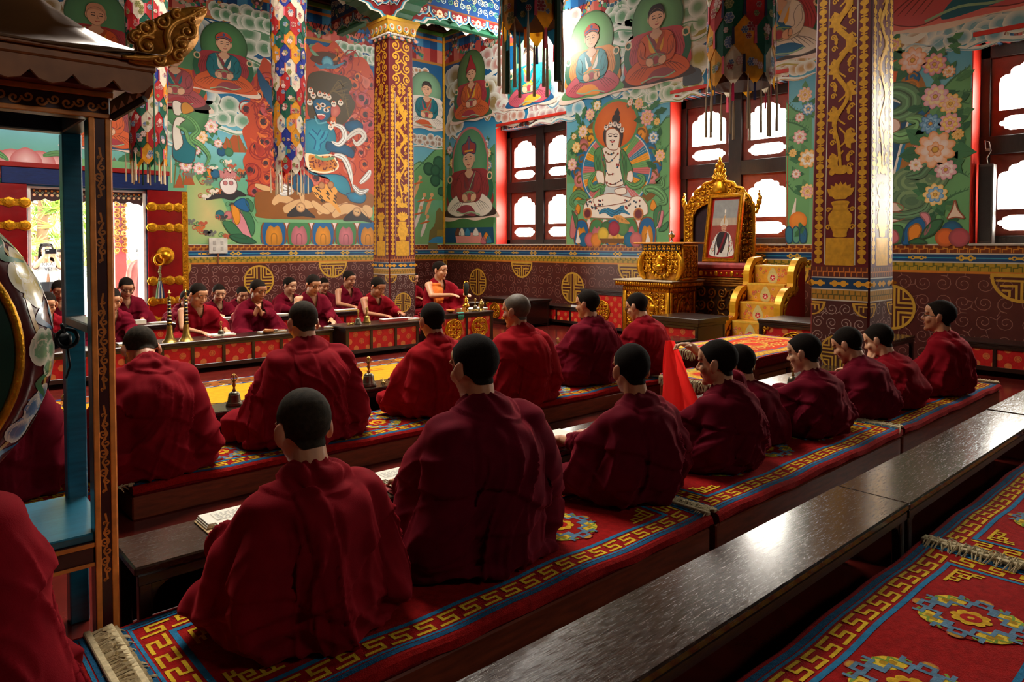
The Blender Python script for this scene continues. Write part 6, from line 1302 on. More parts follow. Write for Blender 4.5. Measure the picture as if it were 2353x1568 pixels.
for s in (-1, 1):
    w = [(-5.68 + s * .27, 1.24), (-5.68 + s * .33, 1.12), (-5.68 + s * .31, .98), (-5.68 + s * .24, .9)]
    m.tube([f3(a, t, .02) for a, t in cr(w, 5, False)], [.02 + .035 * math.sin(PI * k / 15) for k in range(16)], 8, flat=.5, up=(1, 0, 0))
m.ell(f3(-5.68, 1.13, .01), (.06, .11, .1), 14, 10); m.ell(f3(-5.68, 1.06, .05), (.05, .07, .05), 10, 8); m.ell(f3(-5.68, 1.1, .07), (.025, .025, .02), 8, 6)
for s in (-1, 1): m.ell(f3(-5.68 + s * .055, 1.16, .06), (.02, .028, .022), 8, 6); m.ell(f3(-5.68 + s * .05, 1.2, .05), (.02, .04, .012), 8, 6); m.ell(f3(-5.68 + s * .07, 1.08, .04), (.03, .035, .03), 8, 6)
for k in range(9): w = PI + k * PI / 8; m.ell(f3(-5.68 + .17 * math.cos(w), 1.06 + .13 * math.sin(w), .02), (.014, .03, .03), 7, 5)
gpart('carved_mask', m, LB, M_gold, o2, True)
m = MB(); f4 = lambda a, t, f: (a, 5.358 - f, t); relief(m, scroll_lines(7.78, 8.08, .92, 1.34, .07, 33), f4, .012)
for (p0, p1, q0, q1) in ((7.76, 8.1, .89, .92), (7.76, 8.1, 1.33, 1.36), (7.76, 7.785, .92, 1.33), (8.075, 8.1, .92, 1.33)): m.box(p0, p1, 5.343, 5.359, q0, q1, .003)
gpart('side_relief', m, LB, M_gold, o2, True)
cu = thing('offering_cup', 'small silver lidded cup on the gilt book stand', 'cup', (7.9, 5.62, 1.3855)); MB().lathe([(.03, 0), (.012, .02), (.01, .05), (.04, .07), (.045, .1), (.046, .102), (.03, .12), (.01, .135), (.012, .15), (.001, .155)], 16).build('bowl', mat('silver', (190, 184, 172), .25, .9), cu, True, 50)
# throne
TH = thing('throne', 'gilt carved throne with pointed arched back under the second window', 'throne', (8.45, 5.2, 0)); o3 = (8.45, 5.2, 0)
gpart('base', MB().box(8.37, 8.8, 4.76, 5.72, 0, .92, .01), TH, mat('throne_base', (60, 34, 18), .5, .3, var=.5, vscale=12, bump=.5, bscale=25), o3)
m = MB(); relief(m, scroll_lines(-5.7, -4.75, .12, .8, .16, 41), fX(8.368), .018); relief(m, scroll_lines(8.39, 8.78, .12, .8, .14, 42), lambda a, t, f: (a, 4.758 - f, t), .018)
for q in range(4): m.box(8.36 - .006 * q, 8.8, 4.75 - .01 * q, 5.74, .80 + .03 * q, .8295 + .03 * q, .006)
gpart('base_carving', m, TH, mat('aged_gilt', (150, 96, 26), .45, .7, var=.4, vscale=20), o3, True)
gpart('seat_band', MB().box(8.34, 8.8, 4.72, 5.78, .925, 1.02, .01), TH, M_red, o3)
m = MB()
for k in range(14): m.ell((8.338, 4.76 + k * .077, .972), (.01, .018 if k % 3 else .03, .02 if k % 3 else .036), 8, 6)
gpart('seat_studs', m, TH, M_gold, o3, True)
gpart('seat_cushion', MB().box(8.335, 8.68, 4.72, 5.72, 1.021, 1.115, .03), TH, mat('pink_silk', (170, 70, 70), .35, var=.4, vscale=12, bump=.3, bscale=20), o3)
X0 = 8.74; mz = lambda pts: [gx(1400 + x / 3.563, 360 + y / 3.563, X0) for x, y in pts]
outer = mz([(640, 870), (640, 450), (665, 400), (690, 350), (715, 325), (725, 290), (770, 262), (800, 225), (860, 208), (875, 180), (915, 163), (955, 180), (975, 205), (1030, 215), (1055, 250), (1105, 262), (1130, 300), (1165, 330), (1185, 380), (1200, 430), (1200, 870)])
inner = mz([(700, 870), (700, 500), (740, 430), (830, 380), (920, 360), (1010, 380), (1075, 440), (1092, 500), (1092, 870)])
zf = 1.116
outer = [(a, max(t, 1.0)) for a, t in outer]; inner = [(a, max(t, 1.01)) for a, t in inner]
m = MB(); plate(m, outer, [inner], 0, .05, fX(X0)); gpart('back_frame', m, TH, M_gbase, o3)
m = MB(); plate(m, [(a, t) for a, t in inner], [], -.02, .012, fX(X0)); gpart('back_panel', m, TH, mat('dark_velvet', (40, 14, 26), .8, var=.4, vscale=14), o3)
m = MB(); f5 = fX(X0 - .05); oc = cr(outer, 4, False); m.tube([f5(a, t, .0) for a, t in oc], .022, 8); m.tube([f5(a, t, .0) for a, t in cr(inner, 4, False)], .015, 6)
def ins(q):
    def pip(P, q):
        c = False
        for i in range(len(P)):
            a, b = P[i - 1], P[i]
            if (a[1] > q[1]) != (b[1] > q[1]) and q[0] < (b[0] - a[0]) * (q[1] - a[1]) / (b[1] - a[1]) + a[0]: c = not c
        return c
    return pip(outer, q) and not pip(inner, q)
ax = [q[0] for q in outer]; at_ = [q[1] for q in outer]
relief(m, scroll_lines(min(ax), max(ax), min(at_), max(at_), .085, 51), f5, .016, inside=ins)
cc = mz([(918, 255)])[0]; m.lathe([(.1, -.12), (.11, -.02), (.08, .06), (.03, .1), (.06, .13), (.0005, .16)], 16, f5(cc[0], cc[1], .0), sx=.5)
for k in range(8): w = PI * .2 + k * PI * .6 / 7; m.tube([f5(cc[0], cc[1] + .08, .01), f5(cc[0] + .13 * math.cos(w), cc[1] + .08 + .13 * math.sin(w), .01)], [.012, .018], 6)
fi = mz([(918, 105)])[0]
for (da, dt, rr_) in ((0, 0, .05), (-.06, -.03, .035), (.06, -.03, .035), (-.04, .05, .03), (.04, .05, .03), (0, .1, .03), (0, .15, .018)): m.ell(f5(fi[0] + da, fi[1] + dt, -.01), (.025, rr_, rr_ * 1.25), 10, 8)
for (u, v, s) in ((628, 390, -1), (1240, 370, 1)):
    q = mz([(u, v)])[0]
    for (da, dt, rr_) in ((0, 0, .04), (s * -.02, -.06, .035), (s * .015, .05, .03), (0, .1, .02), (s * .0, .14, .012)): m.ell(f5(q[0] + da, q[1] + dt, -.01), (.025, rr_, rr_ * 1.3), 10, 8)
    e = mz([(665 if s < 0 else 1195, 430)])[0]; m.tube([f5(e[0], e[1], -.01), f5((e[0] + q[0]) / 2, min(e[1], q[1]) - .05, -.01), f5(q[0], q[1] - .06, -.01)], [.02, .024, .02], 8)
gpart('back_carving', m, TH, M_gold, o3, True)
# framed portrait leaning on the throne
PF = thing('framed_portrait', 'gold framed portrait photograph of a robed person leaning on the throne seat', 'picture', (8.44, 5.22, 1.117)); PF.rotation_euler = (0, R(9), R(-4))
w, h = .55, .93
m = MB(); plate(m, [(-w / 2, 0), (w / 2, 0), (w / 2, h), (-w / 2, h)], [[(-w / 2 + .055, .055), (w / 2 - .055, .055), (w / 2 - .055, h - .055), (-w / 2 + .055, h - .055)]], 0, .035, lambda a, t, f: (-f, -a, t))
for k in range(2): e = .012 + k * .035; m.tube([(-.035, s * (w / 2 - e), t) for s, t in ((-1, e), (1, e), (1, h - e), (-1, h - e))], .009, 6, closed=True)
m.build('frame', M_gold, PF)
p = Paint(lambda a, t, f: (-.006 - f, -a, t), .0006); p.rect(-w / 2 + .05, w / 2 - .05, .05, h - .05, (178, 40, 30), 0); p.rect(-.19, .19, .085, h - .085, (150, 152, 150), 1); p.rect(-.19, .19, .45, .6, (178, 160, 140), 1.5); p.rect(-.19, .19, .085, .5, (150, 60, 50), 1.6)
p.lv = 2; p.blob([(-.17, .09), (-.16, .25), (-.1, .38), (0, .42), (.1, .38), (.16, .25), (.17, .09)], (226, 218, 206)); p.blob([(-.07, .4), (-.09, .25), (.0, .12), (.06, .3), (.06, .4)], (44, 36, 40), 2.5); p.stroke([(.04, .4), (.0, .26), (-.06, .1)], .03, (120, 24, 40), 3); p.stroke([(-.08, .39), (-.11, .24), (-.1, .09)], .014, (40, 36, 40), 3); p.stroke([(.08, .39), (.11, .24), (.1, .09)], .014, (40, 36, 40), 3)
for k in range(40): p.disc((rnd.choice((rnd.uniform(-.16, -.1), rnd.uniform(.1, .16))), rnd.uniform(.1, .3)), .008, rnd.choice([(190, 60, 50), (60, 90, 150), (200, 160, 60), (80, 130, 90)]), n=5, lv=3)
p.disc((0, .465), .042, (170, 118, 92), (206, 150, 120), ry=.055, n=14, lv=3); p.stroke([(-.02, .475), (-.008, .475)], .006, INK, 3.5); p.stroke([(.008, .475), (.02, .475)], .006, INK); p.stroke([(-.012, .445), (.012, .445)], .005, (130, 60, 50))
p.blob([(-.05, .49), (-.055, .55), (-.02, .6), (0, .66), (.02, .6), (.055, .55), (.05, .49), (0, .51)], (206, 196, 180), 4); p.stroke([(0, .52), (0, .63)], .014, (190, 130, 50), 4.3); p.disc((0, .69), .012, WHITE, ry=.03, n=8, lv=4)
p.build('photograph', mat('photo_print', None, .3), PF)
MB().box(.0, .012, -w / 2 + .02, w / 2 - .02, .01, h - .01, .002).build('backing', M_dark, PF)
# stairs to the throne
ST = thing('throne_steps', 'small yellow brocade stairs with curved red and gold sides', 'stairs', (8.0, 4.37, 0)); o4 = (8.0, 4.37, 0)
N_ = 5; sx0, sx1, rise = 7.55, 8.42, 1.1 / 5; run = (sx1 - sx0) / N_
for k in range(N_):
    x = sx0 + k * run; m = MB().box(x, sx1, 4.13, 4.62, k * rise if k else .0, (k + 1) * rise, .006)
    b = gpart('step', m, ST, mat('yellow_silk', (222, 158, 40), .5, var=.15), o4); p = Paint(lambda a, t, f, x=x: (x - .0005 - f - o4[0], -a - o4[1], t - o4[2]), .0006)
    z = k * rise; p.rect(-4.61, -4.14, z + rise - .02, z + rise, (232, 184, 60), 1)
    p.lv = 2; p.blob([(-4.42, z + .01), (-4.44, z + .09), (-4.375, z + .19), (-4.31, z + .09), (-4.33, z + .01)], (206, 190, 120)); p.disc((-4.375, z + .065), .035, (190, 30, 34), n=12, lv=3); 
    for j in range(5): p.stroke([(-4.375, z + .065), (-4.375 + .03 * math.cos(j * 1.257 + .3), z + .065 + .03 * math.sin(j * 1.257 + .3))], .006, WHITE, 3.5)
    for j in range(16): q = (rnd.choice((rnd.uniform(-4.6, -4.46), rnd.uniform(-4.3, -4.15))), z + rnd.uniform(.02, .18)); p.disc(q, .018, rnd.choice([(196, 40, 30), (120, 60, 100), (120, 130, 60), (236, 214, 150)]), (226, 120, 60), n=7, lv=2.5)
    p.build('brocade', M_brocade2, b)
prof = []
for k in range(3):
    x = 7.5 + k * .31; z = .12 + k * .37; prof += [(x, z), (x + .02, z + .17), (x + .1, z + .29), (x + .2, z + .35)]
prof = prof[:-1] + [(8.3, 1.19), (8.44, 1.2)]; prof = [(7.5, 0)] + prof + [(8.44, 0)]
for y0, y1 in ((4.06, 4.115), (4.635, 4.69)):
    s = gpart('side_panel', MB().prism(prof, y0, y1, 'xz'), ST, M_red, o4)
    e = cr(prof[1:-1], 4, False); m = MB(); V = []
    for q in e: V += [(q[0] - .012, y0 - .012, q[1] + .0), (q[0] - .012, y1 + .012, q[1] + .0), (q[0] + .05, y1 + .012, q[1] - .045), (q[0] + .05, y0 - .012, q[1] - .045)]
    F = [[i * 4 + a, i * 4 + (a + 1) % 4, i * 4 + 4 + (a + 1) % 4, i * 4 + 4 + a] for i in range(len(e) - 1) for a in range(4)] + [[3, 2, 1, 0], [len(V) - 4, len(V) - 3, len(V) - 2, len(V) - 1]]
    m.add(V, F); gpart('gilt_rim', m, s, mat('yellow_gilt', (226, 164, 30), .35, .3), o4)
    m = MB(); m.tube([(q[0] + .1, y0 - .004, q[1] - .07) for q in e], .012, 5)
    for i, q in enumerate(e[::3]): m.ell((q[0] + .1, y0 - .002, q[1] - .07), (.045, .014, .035), 8, 6); m.tube([(q[0] + .1 + .035 * math.cos(t), y0 - .008, q[1] - .07 + .03 * math.sin(t)) for t in np.linspace(0, 5, 9)], [.012 - .001 * t for t in range(9)], 5)
    gpart('scrollwork', m, s, M_gold, o4, True)
# carpeted seat with wooden box
TS = thing('teacher_seat', 'high wooden seat box topped by a fringed yellow and red rug, right of centre', 'seat', (6.18, 3.47, 0)); o5 = (6.18, 3.47, 0)
gpart('wooden_box', MB().box(5.5, 6.9, 3.06, 3.9, .0, .04, .004).box(5.5, 5.56, 3.06, 3.12, .04, .315, .006).box(6.84, 6.9, 3.06, 3.12, .04, .315, .006).box(5.5, 5.56, 3.84, 3.9, .04, .315, .006).box(5.561, 6.839, 3.07, 3.11, .255, .315, .004).box(5.561, 6.839, 3.07, 3.11, .041, .09, .004).box(6.13, 6.2, 3.07, 3.11, .091, .254, .004).box(5.51, 5.55, 3.121, 3.839, .041, .315, .004), TS, M_plat, o5)
gpart('panel', MB().box(5.561, 6.839, 3.115, 3.125, .05, .31, .002), TS, mat('pale_wood_panel', (170, 96, 52), .5, var=.2, stretch=(1, 8, 8)), o5)
gpart('seat_mattress', MB().box(5.46, 6.94, 3.02, 3.94, .3155, .395, .02), TS, M_rugred, o5)
def top_rug(x0, x1, y0, y1, z, o, par, fr=-1, name='seat_rug_top'):
    p = Paint(lambda a, t, f: (a - o[0], t - o[1], z + .014 + .003 * math.sin(a * 9) + f - o[2]), .0006)
    MB.add(p, [(x - o[0], y - o[1], q - o[2]) for (x, y, q) in ((x0, y0, z), (x1, y0, z), (x1, y1, z), (x0, y1, z), (x0, y0, z + .014), (x1, y0, z + .014), (x1, y1, z + .014), (x0, y1, z + .014))], [[0, 1, 5, 4], [1, 2, 6, 5], [2, 3, 7, 6], [3, 0, 4, 7], [3, 2, 1, 0]], (180, 30, 30))
    n = 14
    for k in range(n):
        a, b = x0 + (x1 - x0) * k / n, x0 + (x1 - x0) * (k + 1) / n
        p.rect(a, b, y0, y1, (214, 64, 34), 0)
        for (e, w_, c) in ((.015, .02, (40, 110, 160)), (.045, .1, (226, 176, 60)), (.155, .014, (60, 130, 170))): p.rect(a, b, y0 + e, y0 + e + w_, c, 1); p.rect(a, b, y1 - e - w_, y1 - e, c, 1)
    for (e, w_, c) in ((.015, .02, (40, 110, 160)), (.045, .1, (226, 176, 60)), (.155, .014, (60, 130, 170))):
        for (xa, xb) in ((x0 + e, x0 + e + w_), (x1 - e - w_, x1 - e)): p.rect(xa, xb, y0 + e, y1 - e, c, 1)
    for k in range(18): q = x0 + .09 + (x1 - x0 - .18) * k / 17; p.disc((q, y0 + .095), .03, (196, 50, 30), (236, 200, 90), n=7, lv=2); p.disc((q, y1 - .095), .03, (60, 110, 80), (236, 200, 90), n=7, lv=2)
    p.lv = 2; scx, scy = (x0 + x1) / 2, (y0 + y1) / 2
    for l in scroll_lines(x0 + .22, x1 - .22, y0 + .22, y1 - .22, .14, 61): p.stroke(l, .014, (232, 190, 90), 2)
    p.disc((scx, scy), .14, (226, 180, 70), (206, 60, 40), n=18, lv=3)
    b = p.build(name, M_rug, par)
    f = MB(); rr = random.Random(5)
    for k in range(70):
        y = y0 + (y1 - y0) * k / 70; f.tube([(x0 + .01, y, z + .01), (x0 - .025, y + rr.uniform(-.01, .01), z - .005), (x0 - .03, y + rr.uniform(-.02, .02), z - .06 - rr.uniform(0, .03))], [.006, .005, .002], 4)
    loc(f, o); f.build('fringe', M_fringe, b)
top_rug(5.47, 6.93, 3.03, 3.93, .396, o5, TS)
LS = thing('rug_covered_stool', 'lower fringed rug seat beside the high rug-topped box', 'stool', (5.16, 3.35, 0)); o6 = (5.16, 3.35, 0)
gpart('wooden_box', MB().box(4.93, 5.4, 3.05, 3.62, 0, .2, .008), LS, M_plat, o6); gpart('seat_mattress', MB().box(4.92, 5.41, 3.04, 3.63, .2005, .25, .015), LS, M_rugred, o6); top_rug(4.93, 5.4, 3.05, 3.62, .251, o6, LS)

# ================================================================ HANGING BANNERS AND LAMP
M_banner = mat('banner_brocade', None, .75, var=.12, vscale=30)
def sheer(m, f):
    nt = m.node_tree; N = nt.nodes; L = nt.links; b = N['Principled BSDF']; t = N.new('ShaderNodeBsdfTranslucent'); L.new(b.inputs['Base Color'].links[0].from_socket, t.inputs['Color'])
    mx = N.new('ShaderNodeMixShader'); mx.inputs['Fac'].default_value = f; L.new(b.outputs[0], mx.inputs[1]); L.new(t.outputs[0], mx.inputs[2]); L.new(mx.outputs[0], N['Material Output'].inputs['Surface'])
sheer(M_banner, .5)
def banner(label, x, y, zt, zb, r, seed, pals, tas=12, cords=False, tl=.28, long=False):
    t = thing('hanging_banner', label, 'banner', (x, y, zb), group='tiered brocade cylinder banners'); rr = random.Random(seed); n = 10; H = zt - zb; th = .30; nt_ = int(H / (th * .62)); seg = 3
    for j in range(nt_):
        z1 = H - j * th * .62; z0 = z1 - th; rad = r * 1.0 - j * .0034; pal = pals[j % len(pals)]
        p = Paint(lambda a, q, f: ((rad + f) * math.cos(a / r), (rad + f) * math.sin(a / r), q), .0012); W = 2 * PI * r
        for k in range(n):
            a0, a1 = W * (k + (j % 2) * .5) / n, W * (k + 1 + (j % 2) * .5) / n; c = pal[k % 2]; am = (a0 + a1) / 2
            p.lv = 1
            p.poly([(a0, z0 + .09), (am, z0), (am, z1), (a0, z1)], c); p.poly([(am, z0), (a1, z0 + .09), (a1, z1), (am, z1)], c)
            for q in range(3):
                fc = (rr.uniform(a0 + .03, a1 - .03), rr.uniform(z0 + .08, z1 - .1)); fr = rr.uniform(.014, .036); c1, c2 = rr.choice([((226, 214, 190), (150, 40, 50)), ((206, 190, 120), (120, 120, 70)), ((226, 220, 206), (90, 110, 150)), ((180, 60, 60), (226, 200, 190))]); p.lv = 2
                for w in range(6): p.disc((fc[0] + fr * .7 * math.cos(w * 1.05), fc[1] + fr * .7 * math.sin(w * 1.05)), fr * .48, c1, c2, n=6)
                p.disc(fc, fr * .4, c2, n=6, lv=2.6)
            tc_ = rr.choice([(214, 110, 40), (150, 30, 60), (40, 40, 70), (40, 130, 150), (220, 90, 110)]); p.lv = 3; p.poly([(am - .008, z0 + .02), (am + .008, z0 + .02), (am + .011, z0 - .1), (am - .011, z0 - .1)], tc_)
        b = p.build('panel_tier', M_banner, t)
    l = MB().lathe([(r * .8, .03), (r * .8, .22)], 20); l.build('lining', mat('banner_lining', (70, 36, 28), .8), t)
    for k in range(tas):
        w = 2 * PI * k / tas + .2; rad = r * (.99 if k % 2 else .8); q = (rad * math.cos(w), rad * math.sin(w)); z = .0 if k % 2 else -.02
        MB().tube([(q[0], q[1], z + .06), (q[0], q[1], z), (q[0], q[1], z - .06), (q[0], q[1], z - tl)], [.003, .004, .008, .011], 6).build('tassel', mat('tassel_silk', (190, 168, 136), .8, var=.2, stretch=(30, 30, 1)), t)
    if cords:
        for w in (PI * .75, -PI * .25, ):
            MB().tube([(1.06 * r * math.cos(w - .8), 1.06 * r * math.sin(w - .8), z) for z in np.linspace(H, -cords, 9)], [.012] * 5 + [.014, .018, .02, .024] if long else .009, 6).build('green_cord', mat('green_silk_cord', (16, 60, 36), .7), t)
    MB().lathe([(r * .9, H), (r * .5, H + .12), (.02, H + .2), (.02, ZC - zb)], 16).build('top_cap', mat('banner_cap', (150, 90, 30), .6), t)
Rd, Wt, Gn, Yl, Bl = (176, 22, 24), (222, 210, 186), (10, 84, 62), (220, 150, 30), (24, 44, 140)
banner('tall hanging banner partly behind the gilt carved roof tip at left', 2.51, 9.3, 5.0, 2.38, .245, 1, [(Rd, Wt), (Wt, Bl), (Yl, Rd), (Gn, Wt), (Wt, Rd), (Gn, Rd), (Yl, Gn)], cords=.3)
banner('tall multicoloured banner hanging before the blue guardian painting', 4.34, 9.42, 5.2, 2.34, .25, 2, [(Yl, Wt), (Bl, Yl), (Bl, Wt), (Rd, Wt), (Gn, Rd), (Yl, Gn), (Bl, Yl), (Wt, Bl), (Rd, Wt), (Gn, Rd), (Gn, Yl)])
banner('banner at top centre with yellow points, brown tassels and green cords', 3.02, 3.18, 4.2, 2.66, .215, 3, [(Rd, Wt), (Yl, Gn), (Gn, Yl), (Yl, (20, 70, 90))], cords=.35, tl=.36, long=True)
banner('banner of red, green and yellow floral brocade above the throne window', 4.52, 2.65, 4.2, 2.42, .25, 4, [(Yl, Wt), (Rd, Wt), (Rd, Gn), (Gn, Yl)], tl=.3)
lp = thing('wall_lamp', 'glaring white bulb lamp high on the window wall at top centre', 'lamp', (8.62, 9.07, 5.03)); MB().box(-.03, .275, -.03, .03, .05, .12, .005).build('arm', mat('lamp_green', (120, 170, 140), .5), lp)
MB().lathe([(.03, .06), (.05, .03), (.07, -.03), (.05, -.08), (.001, -.1)], 16).build('bulb', mat('bulb_glass', (255, 240, 220), .3, emit=60), lp, True)
ld = bpy.data.lights.new('bulb_light', 'POINT'); ld.energy = 120; ld.color = (1, .95, .88); ld.shadow_soft_size = .08; lo_ = bpy.data.objects.new('bulb_light', ld); COL.objects.link(lo_); lo_.location = (8.45, 9.07, 4.9)

# ================================================================ DRUM STAND
M_teal = mat('teal_paint', (16, 92, 116), .3, var=.2, vscale=9, stretch=(1, 8, 8), coat=.2, bump=.05)
M_oran = mat('orange_trim', (206, 124, 48), .5, var=.2, vscale=12)
M_mar = mat('stand_maroon', (66, 16, 18), .5, var=.2)
M_carve = mat('carved_painted_wood', None, .5, var=.2, vscale=20)
DS = thing('drum_stand', 'carved drum stand with roof, blue inner posts and orange edges at left', 'stand', (0, 2.73, 0)); o7 = (0, 2.73, 0)
def post(sx, yf):
    x0, x1 = (.505, .566) if sx > 0 else (-.726, -.665); y0, y1 = (2.5, 2.56) if yf else (2.9, 2.96)
    b = gpart('post', MB().box(x0, x1, y0, y1, 0, 1.74, .004), DS, M_teal, o7)
    OR = (240, 150, 64)
    if yf:
        m = MB().box(x0, x0 + .016, y0 - .008, y0 - .0005, 0, 1.74, .002, col=OR).box(x1 - .016, x1, y0 - .008, y0 - .0005, 0, 1.74, .002, col=OR).box(x0 + .0165, x1 - .0165, y0 - .003, y0 - .0005, 0, 1.74, .001, col=(64, 16, 18)); m.box(x1 + .0005, x1 + .004, y0, y0 + .022, 0, 1.74, .001, col=OR)
        loc(m, o7); m.build('trim_strip', M_carve, b)
        xm = (x0 + x1) / 2
        for (z0, z1) in ((.3, .52), (.58, .86), (.9, 1.22), (1.3, 1.46), (1.5, 1.68)):
            p = Paint(lambda a, t, f: (a - o7[0], y0 - .0035 - f - o7[1], t), .0008); n = int((z1 - z0) / .03)
            for k in range(n): q = z0 + k * .03; s = 1 if k % 2 else -1; e = 1 - .7 * abs(2 * k / max(1, n - 1) - 1) ** 3; p.spiral((xm + s * .004, q), .0135 * e, 1.2, .0056, (214, 130, 52), PI / 2 * s, s); p.bez((xm - s * .008 * e, q), (xm, q + .016), (xm + s * .008 * e, q + .03), .006, (214, 130, 52))
            p.build('scroll_carving', M_carve, b)
for s in (1, -1): post(s, True); post(s, False)
gpart('base_board', MB().box(-.72, .56, 2.51, 2.95, .425, .452, .004), DS, M_teal, o7)
gpart('base_rail', MB().box(-.664, .504, 2.505, 2.55, .35, .424, .004, col=(70, 20, 18)).box(-.664, .504, 2.498, 2.504, .41, .424, .002, col=(214, 130, 52)).box(-.664, .504, 2.498, 2.504, .35, .362, .002, col=(214, 130, 52)), DS, M_carve, o7)
gpart('head_rail', MB().box(-.726, .566, 2.5, 2.56, 1.741, 1.82, .004, col=(60, 16, 18)).box(-.73, .574, 2.49, 2.4995, 1.805, 1.822, .002, col=(214, 130, 52)).box(-.73, .574, 2.49, 2.4995, 1.741, 1.755, .002, col=(214, 130, 52)).box(-.726, .566, 2.9, 2.96, 1.741, 1.82, .004, col=(20, 40, 50)).box(-.726, -.665, 2.5605, 2.8995, 1.741, 1.82, .004, col=(20, 40, 50)).box(.505, .566, 2.5605, 2.8995, 1.741, 1.82, .004, col=(20, 40, 50)), DS, M_carve, o7)
p = Paint(lambda a, t, f: (a, 2.499 - f - o7[1], t), .0008)
for k in range(34): s = 1 if k % 2 else -1; q = -.54 + k * .033; p.spiral((q, 1.78 + s * .004), .016, 1.2, .006, (206, 126, 50), PI * (s > 0), s)
p.build('head_carving', M_carve, DS)
gpart('cross_bar', MB().box(.5055, .565, 2.5605, 2.8995, 1.07, 1.1, .004), DS, mat('grey_bar', (120, 116, 108), .4), o7)
# layered eaves with scalloped valance
m = MB().box(-.76, .60, 2.44, 3.02, 1.8225, 1.845, .004, col=(120, 34, 26)).box(-.79, .63, 2.41, 3.05, 1.8455, 1.8745, .004, col=(40, 84, 66))
gpart('eave_moulding', m, DS, M_carve, o7)
m = MB()
for (yy, sgn) in ((2.375, -1), (3.085, 1)):
    n = 14
    for k in range(n):
        a = -.80 + 1.45 * k / n; b_ = a + 1.45 / n; P = [(a, 1.875), (a, 1.838), (a + .02, 1.815), ((a + b_) / 2, 1.806), (b_ - .02, 1.815), (b_, 1.838), (b_, 1.875)]; m.prism(P, yy - .008, yy + .008, 'xz')
for xx in (-.80, .65):
    for k in range(7): a = 2.375 + .71 * k / 7; b_ = a + .71 / 7; m.prism([(a, 1.875), (a, 1.838), ((a + b_) / 2, 1.806), (b_, 1.838), (b_, 1.875)], xx - .008, xx + .008, 'yz')
m.box(-.82, .664, 2.36, 3.1, 1.875, 1.9, .005).box(-.83, .672, 2.35, 3.11, 1.9005, 1.912, .004)
gpart('valance', m, DS, mat('valance_wood', (150, 92, 46), .5, var=.25, vscale=14), o7)
# concave tiled roof
V = []; nr = 10; na = 15
for i in range(nr + 1):
    t = i / nr; hx = .755 * (1 - t) + .1 * t; hy = .39 * (1 - t) + .06 * t; z = 1.913 + .62 * t ** 1.9 + .03 * t
    for (a, b_) in [(-1 + 2 * k / na, -1) for k in range(na)] + [(1, -1 + 2 * k / na) for k in range(na)] + [(1 - 2 * k / na, 1) for k in range(na)] + [(-1, 1 - 2 * k / na) for k in range(na)]:
        e = abs(a * b_) ** 4; V.append((-.078 + a * hx * (1 + .01 * e), 2.73 + b_ * hy * (1 + .02 * e), z + .012 * e * (1 - t) + .008 * math.sin(a * 30) * math.sin(b_ * 30 + a * 30) * (1 - t)))
n = na * 4; m = MB().add(V, [[i * n + k, i * n + (k + 1) % n, (i + 1) * n + (k + 1) % n, (i + 1) * n + k] for i in range(nr) for k in range(n)] + [list(range(n))[::-1], [nr * n + k for k in range(n)]])
gpart('roof', m, DS, mat('roof_gilt_brown', (104, 68, 36), .4, .3, var=.2, vscale=8, coat=.2), o7, True)
# upturned carved corner finials
def finial(sx, sy):
    m = MB(); bx_, by_ = (.665 if sx > 0 else -.82), 2.73 + sy * .37
    def F(a, t, f=0): return (bx_ + sx * a, by_ + f, t - .03)
    O = [(-.10, 1.925), (-.075, 1.965), (-.085, 2.015), (-.06, 2.05), (-.03, 2.065), (.0, 2.088), (.035, 2.105), (.07, 2.122), (.125, 2.132), (.118, 2.10), (.10, 2.065), (.098, 2.025), (.075, 1.985), (.035, 1.945), (-.02, 1.925)]
    O = [(a + .02, t) for a, t in O]; oc = cr(O, 4)
    V = [F(a, t, -.012) for a, t in oc] + [F(a, t, .012) for a, t in oc]; n_ = len(oc); m.add(V, [list(range(n_))[::-1], [n_ + i for i in range(n_)]] + [[i, (i + 1) % n_, n_ + (i + 1) % n_, n_ + i] for i in range(n_)])
    for fz in (-.014, .014):
        m.tube([F(a, t, fz) for a, t in cr([(-.10, 1.935), (-.02, 1.945), (.03, 1.975), (.025, 2.02), (.045, 2.06), (.09, 2.09), (.14, 2.13)], 5, False)], [.006 + .006 * math.sin(PI * k / 30) for k in range(31)], 7)
        for (a, t, r, dr) in ((-.03, 1.98, .032, 1), (-.035, 2.032, .028, -1), (.012, 2.06, .024, -1), (.07, 2.0, .028, 1), (.085, 2.045, .026, -1), (.06, 1.965, .02, 1), (.055, 2.09, .016, 1), (.1, 2.08, .014, 1), (.11, 2.11, .011, -1), (-.06, 2.0, .018, 1), (.0, 1.945, .018, -1)):
            m.tube([F(a + r * (1 - .8 * j / 14) * math.cos(1 + dr * j * .55), t + r * (1 - .8 * j / 14) * math.sin(1 + dr * j * .55), fz) for j in range(15)], [.009 - .0004 * j for j in range(15)], 6); m.ell(F(a, t, fz), (r * .4, .012, r * .4), 8, 6)
    gpart('corner_finial', m, DS, mat('finial_gilt', (196, 130, 44), .4, .45, var=.35, vscale=30, bump=.2), o7, True)
for sx in (1, -1):
    for sy in (-1, 1): finial(sx, sy)
m = MB(); m.tube([(.64, 2.40, 1.80), (.57, 2.49, 1.745)], .012, 6); gpart('rafter', m, DS, M_black, o7)
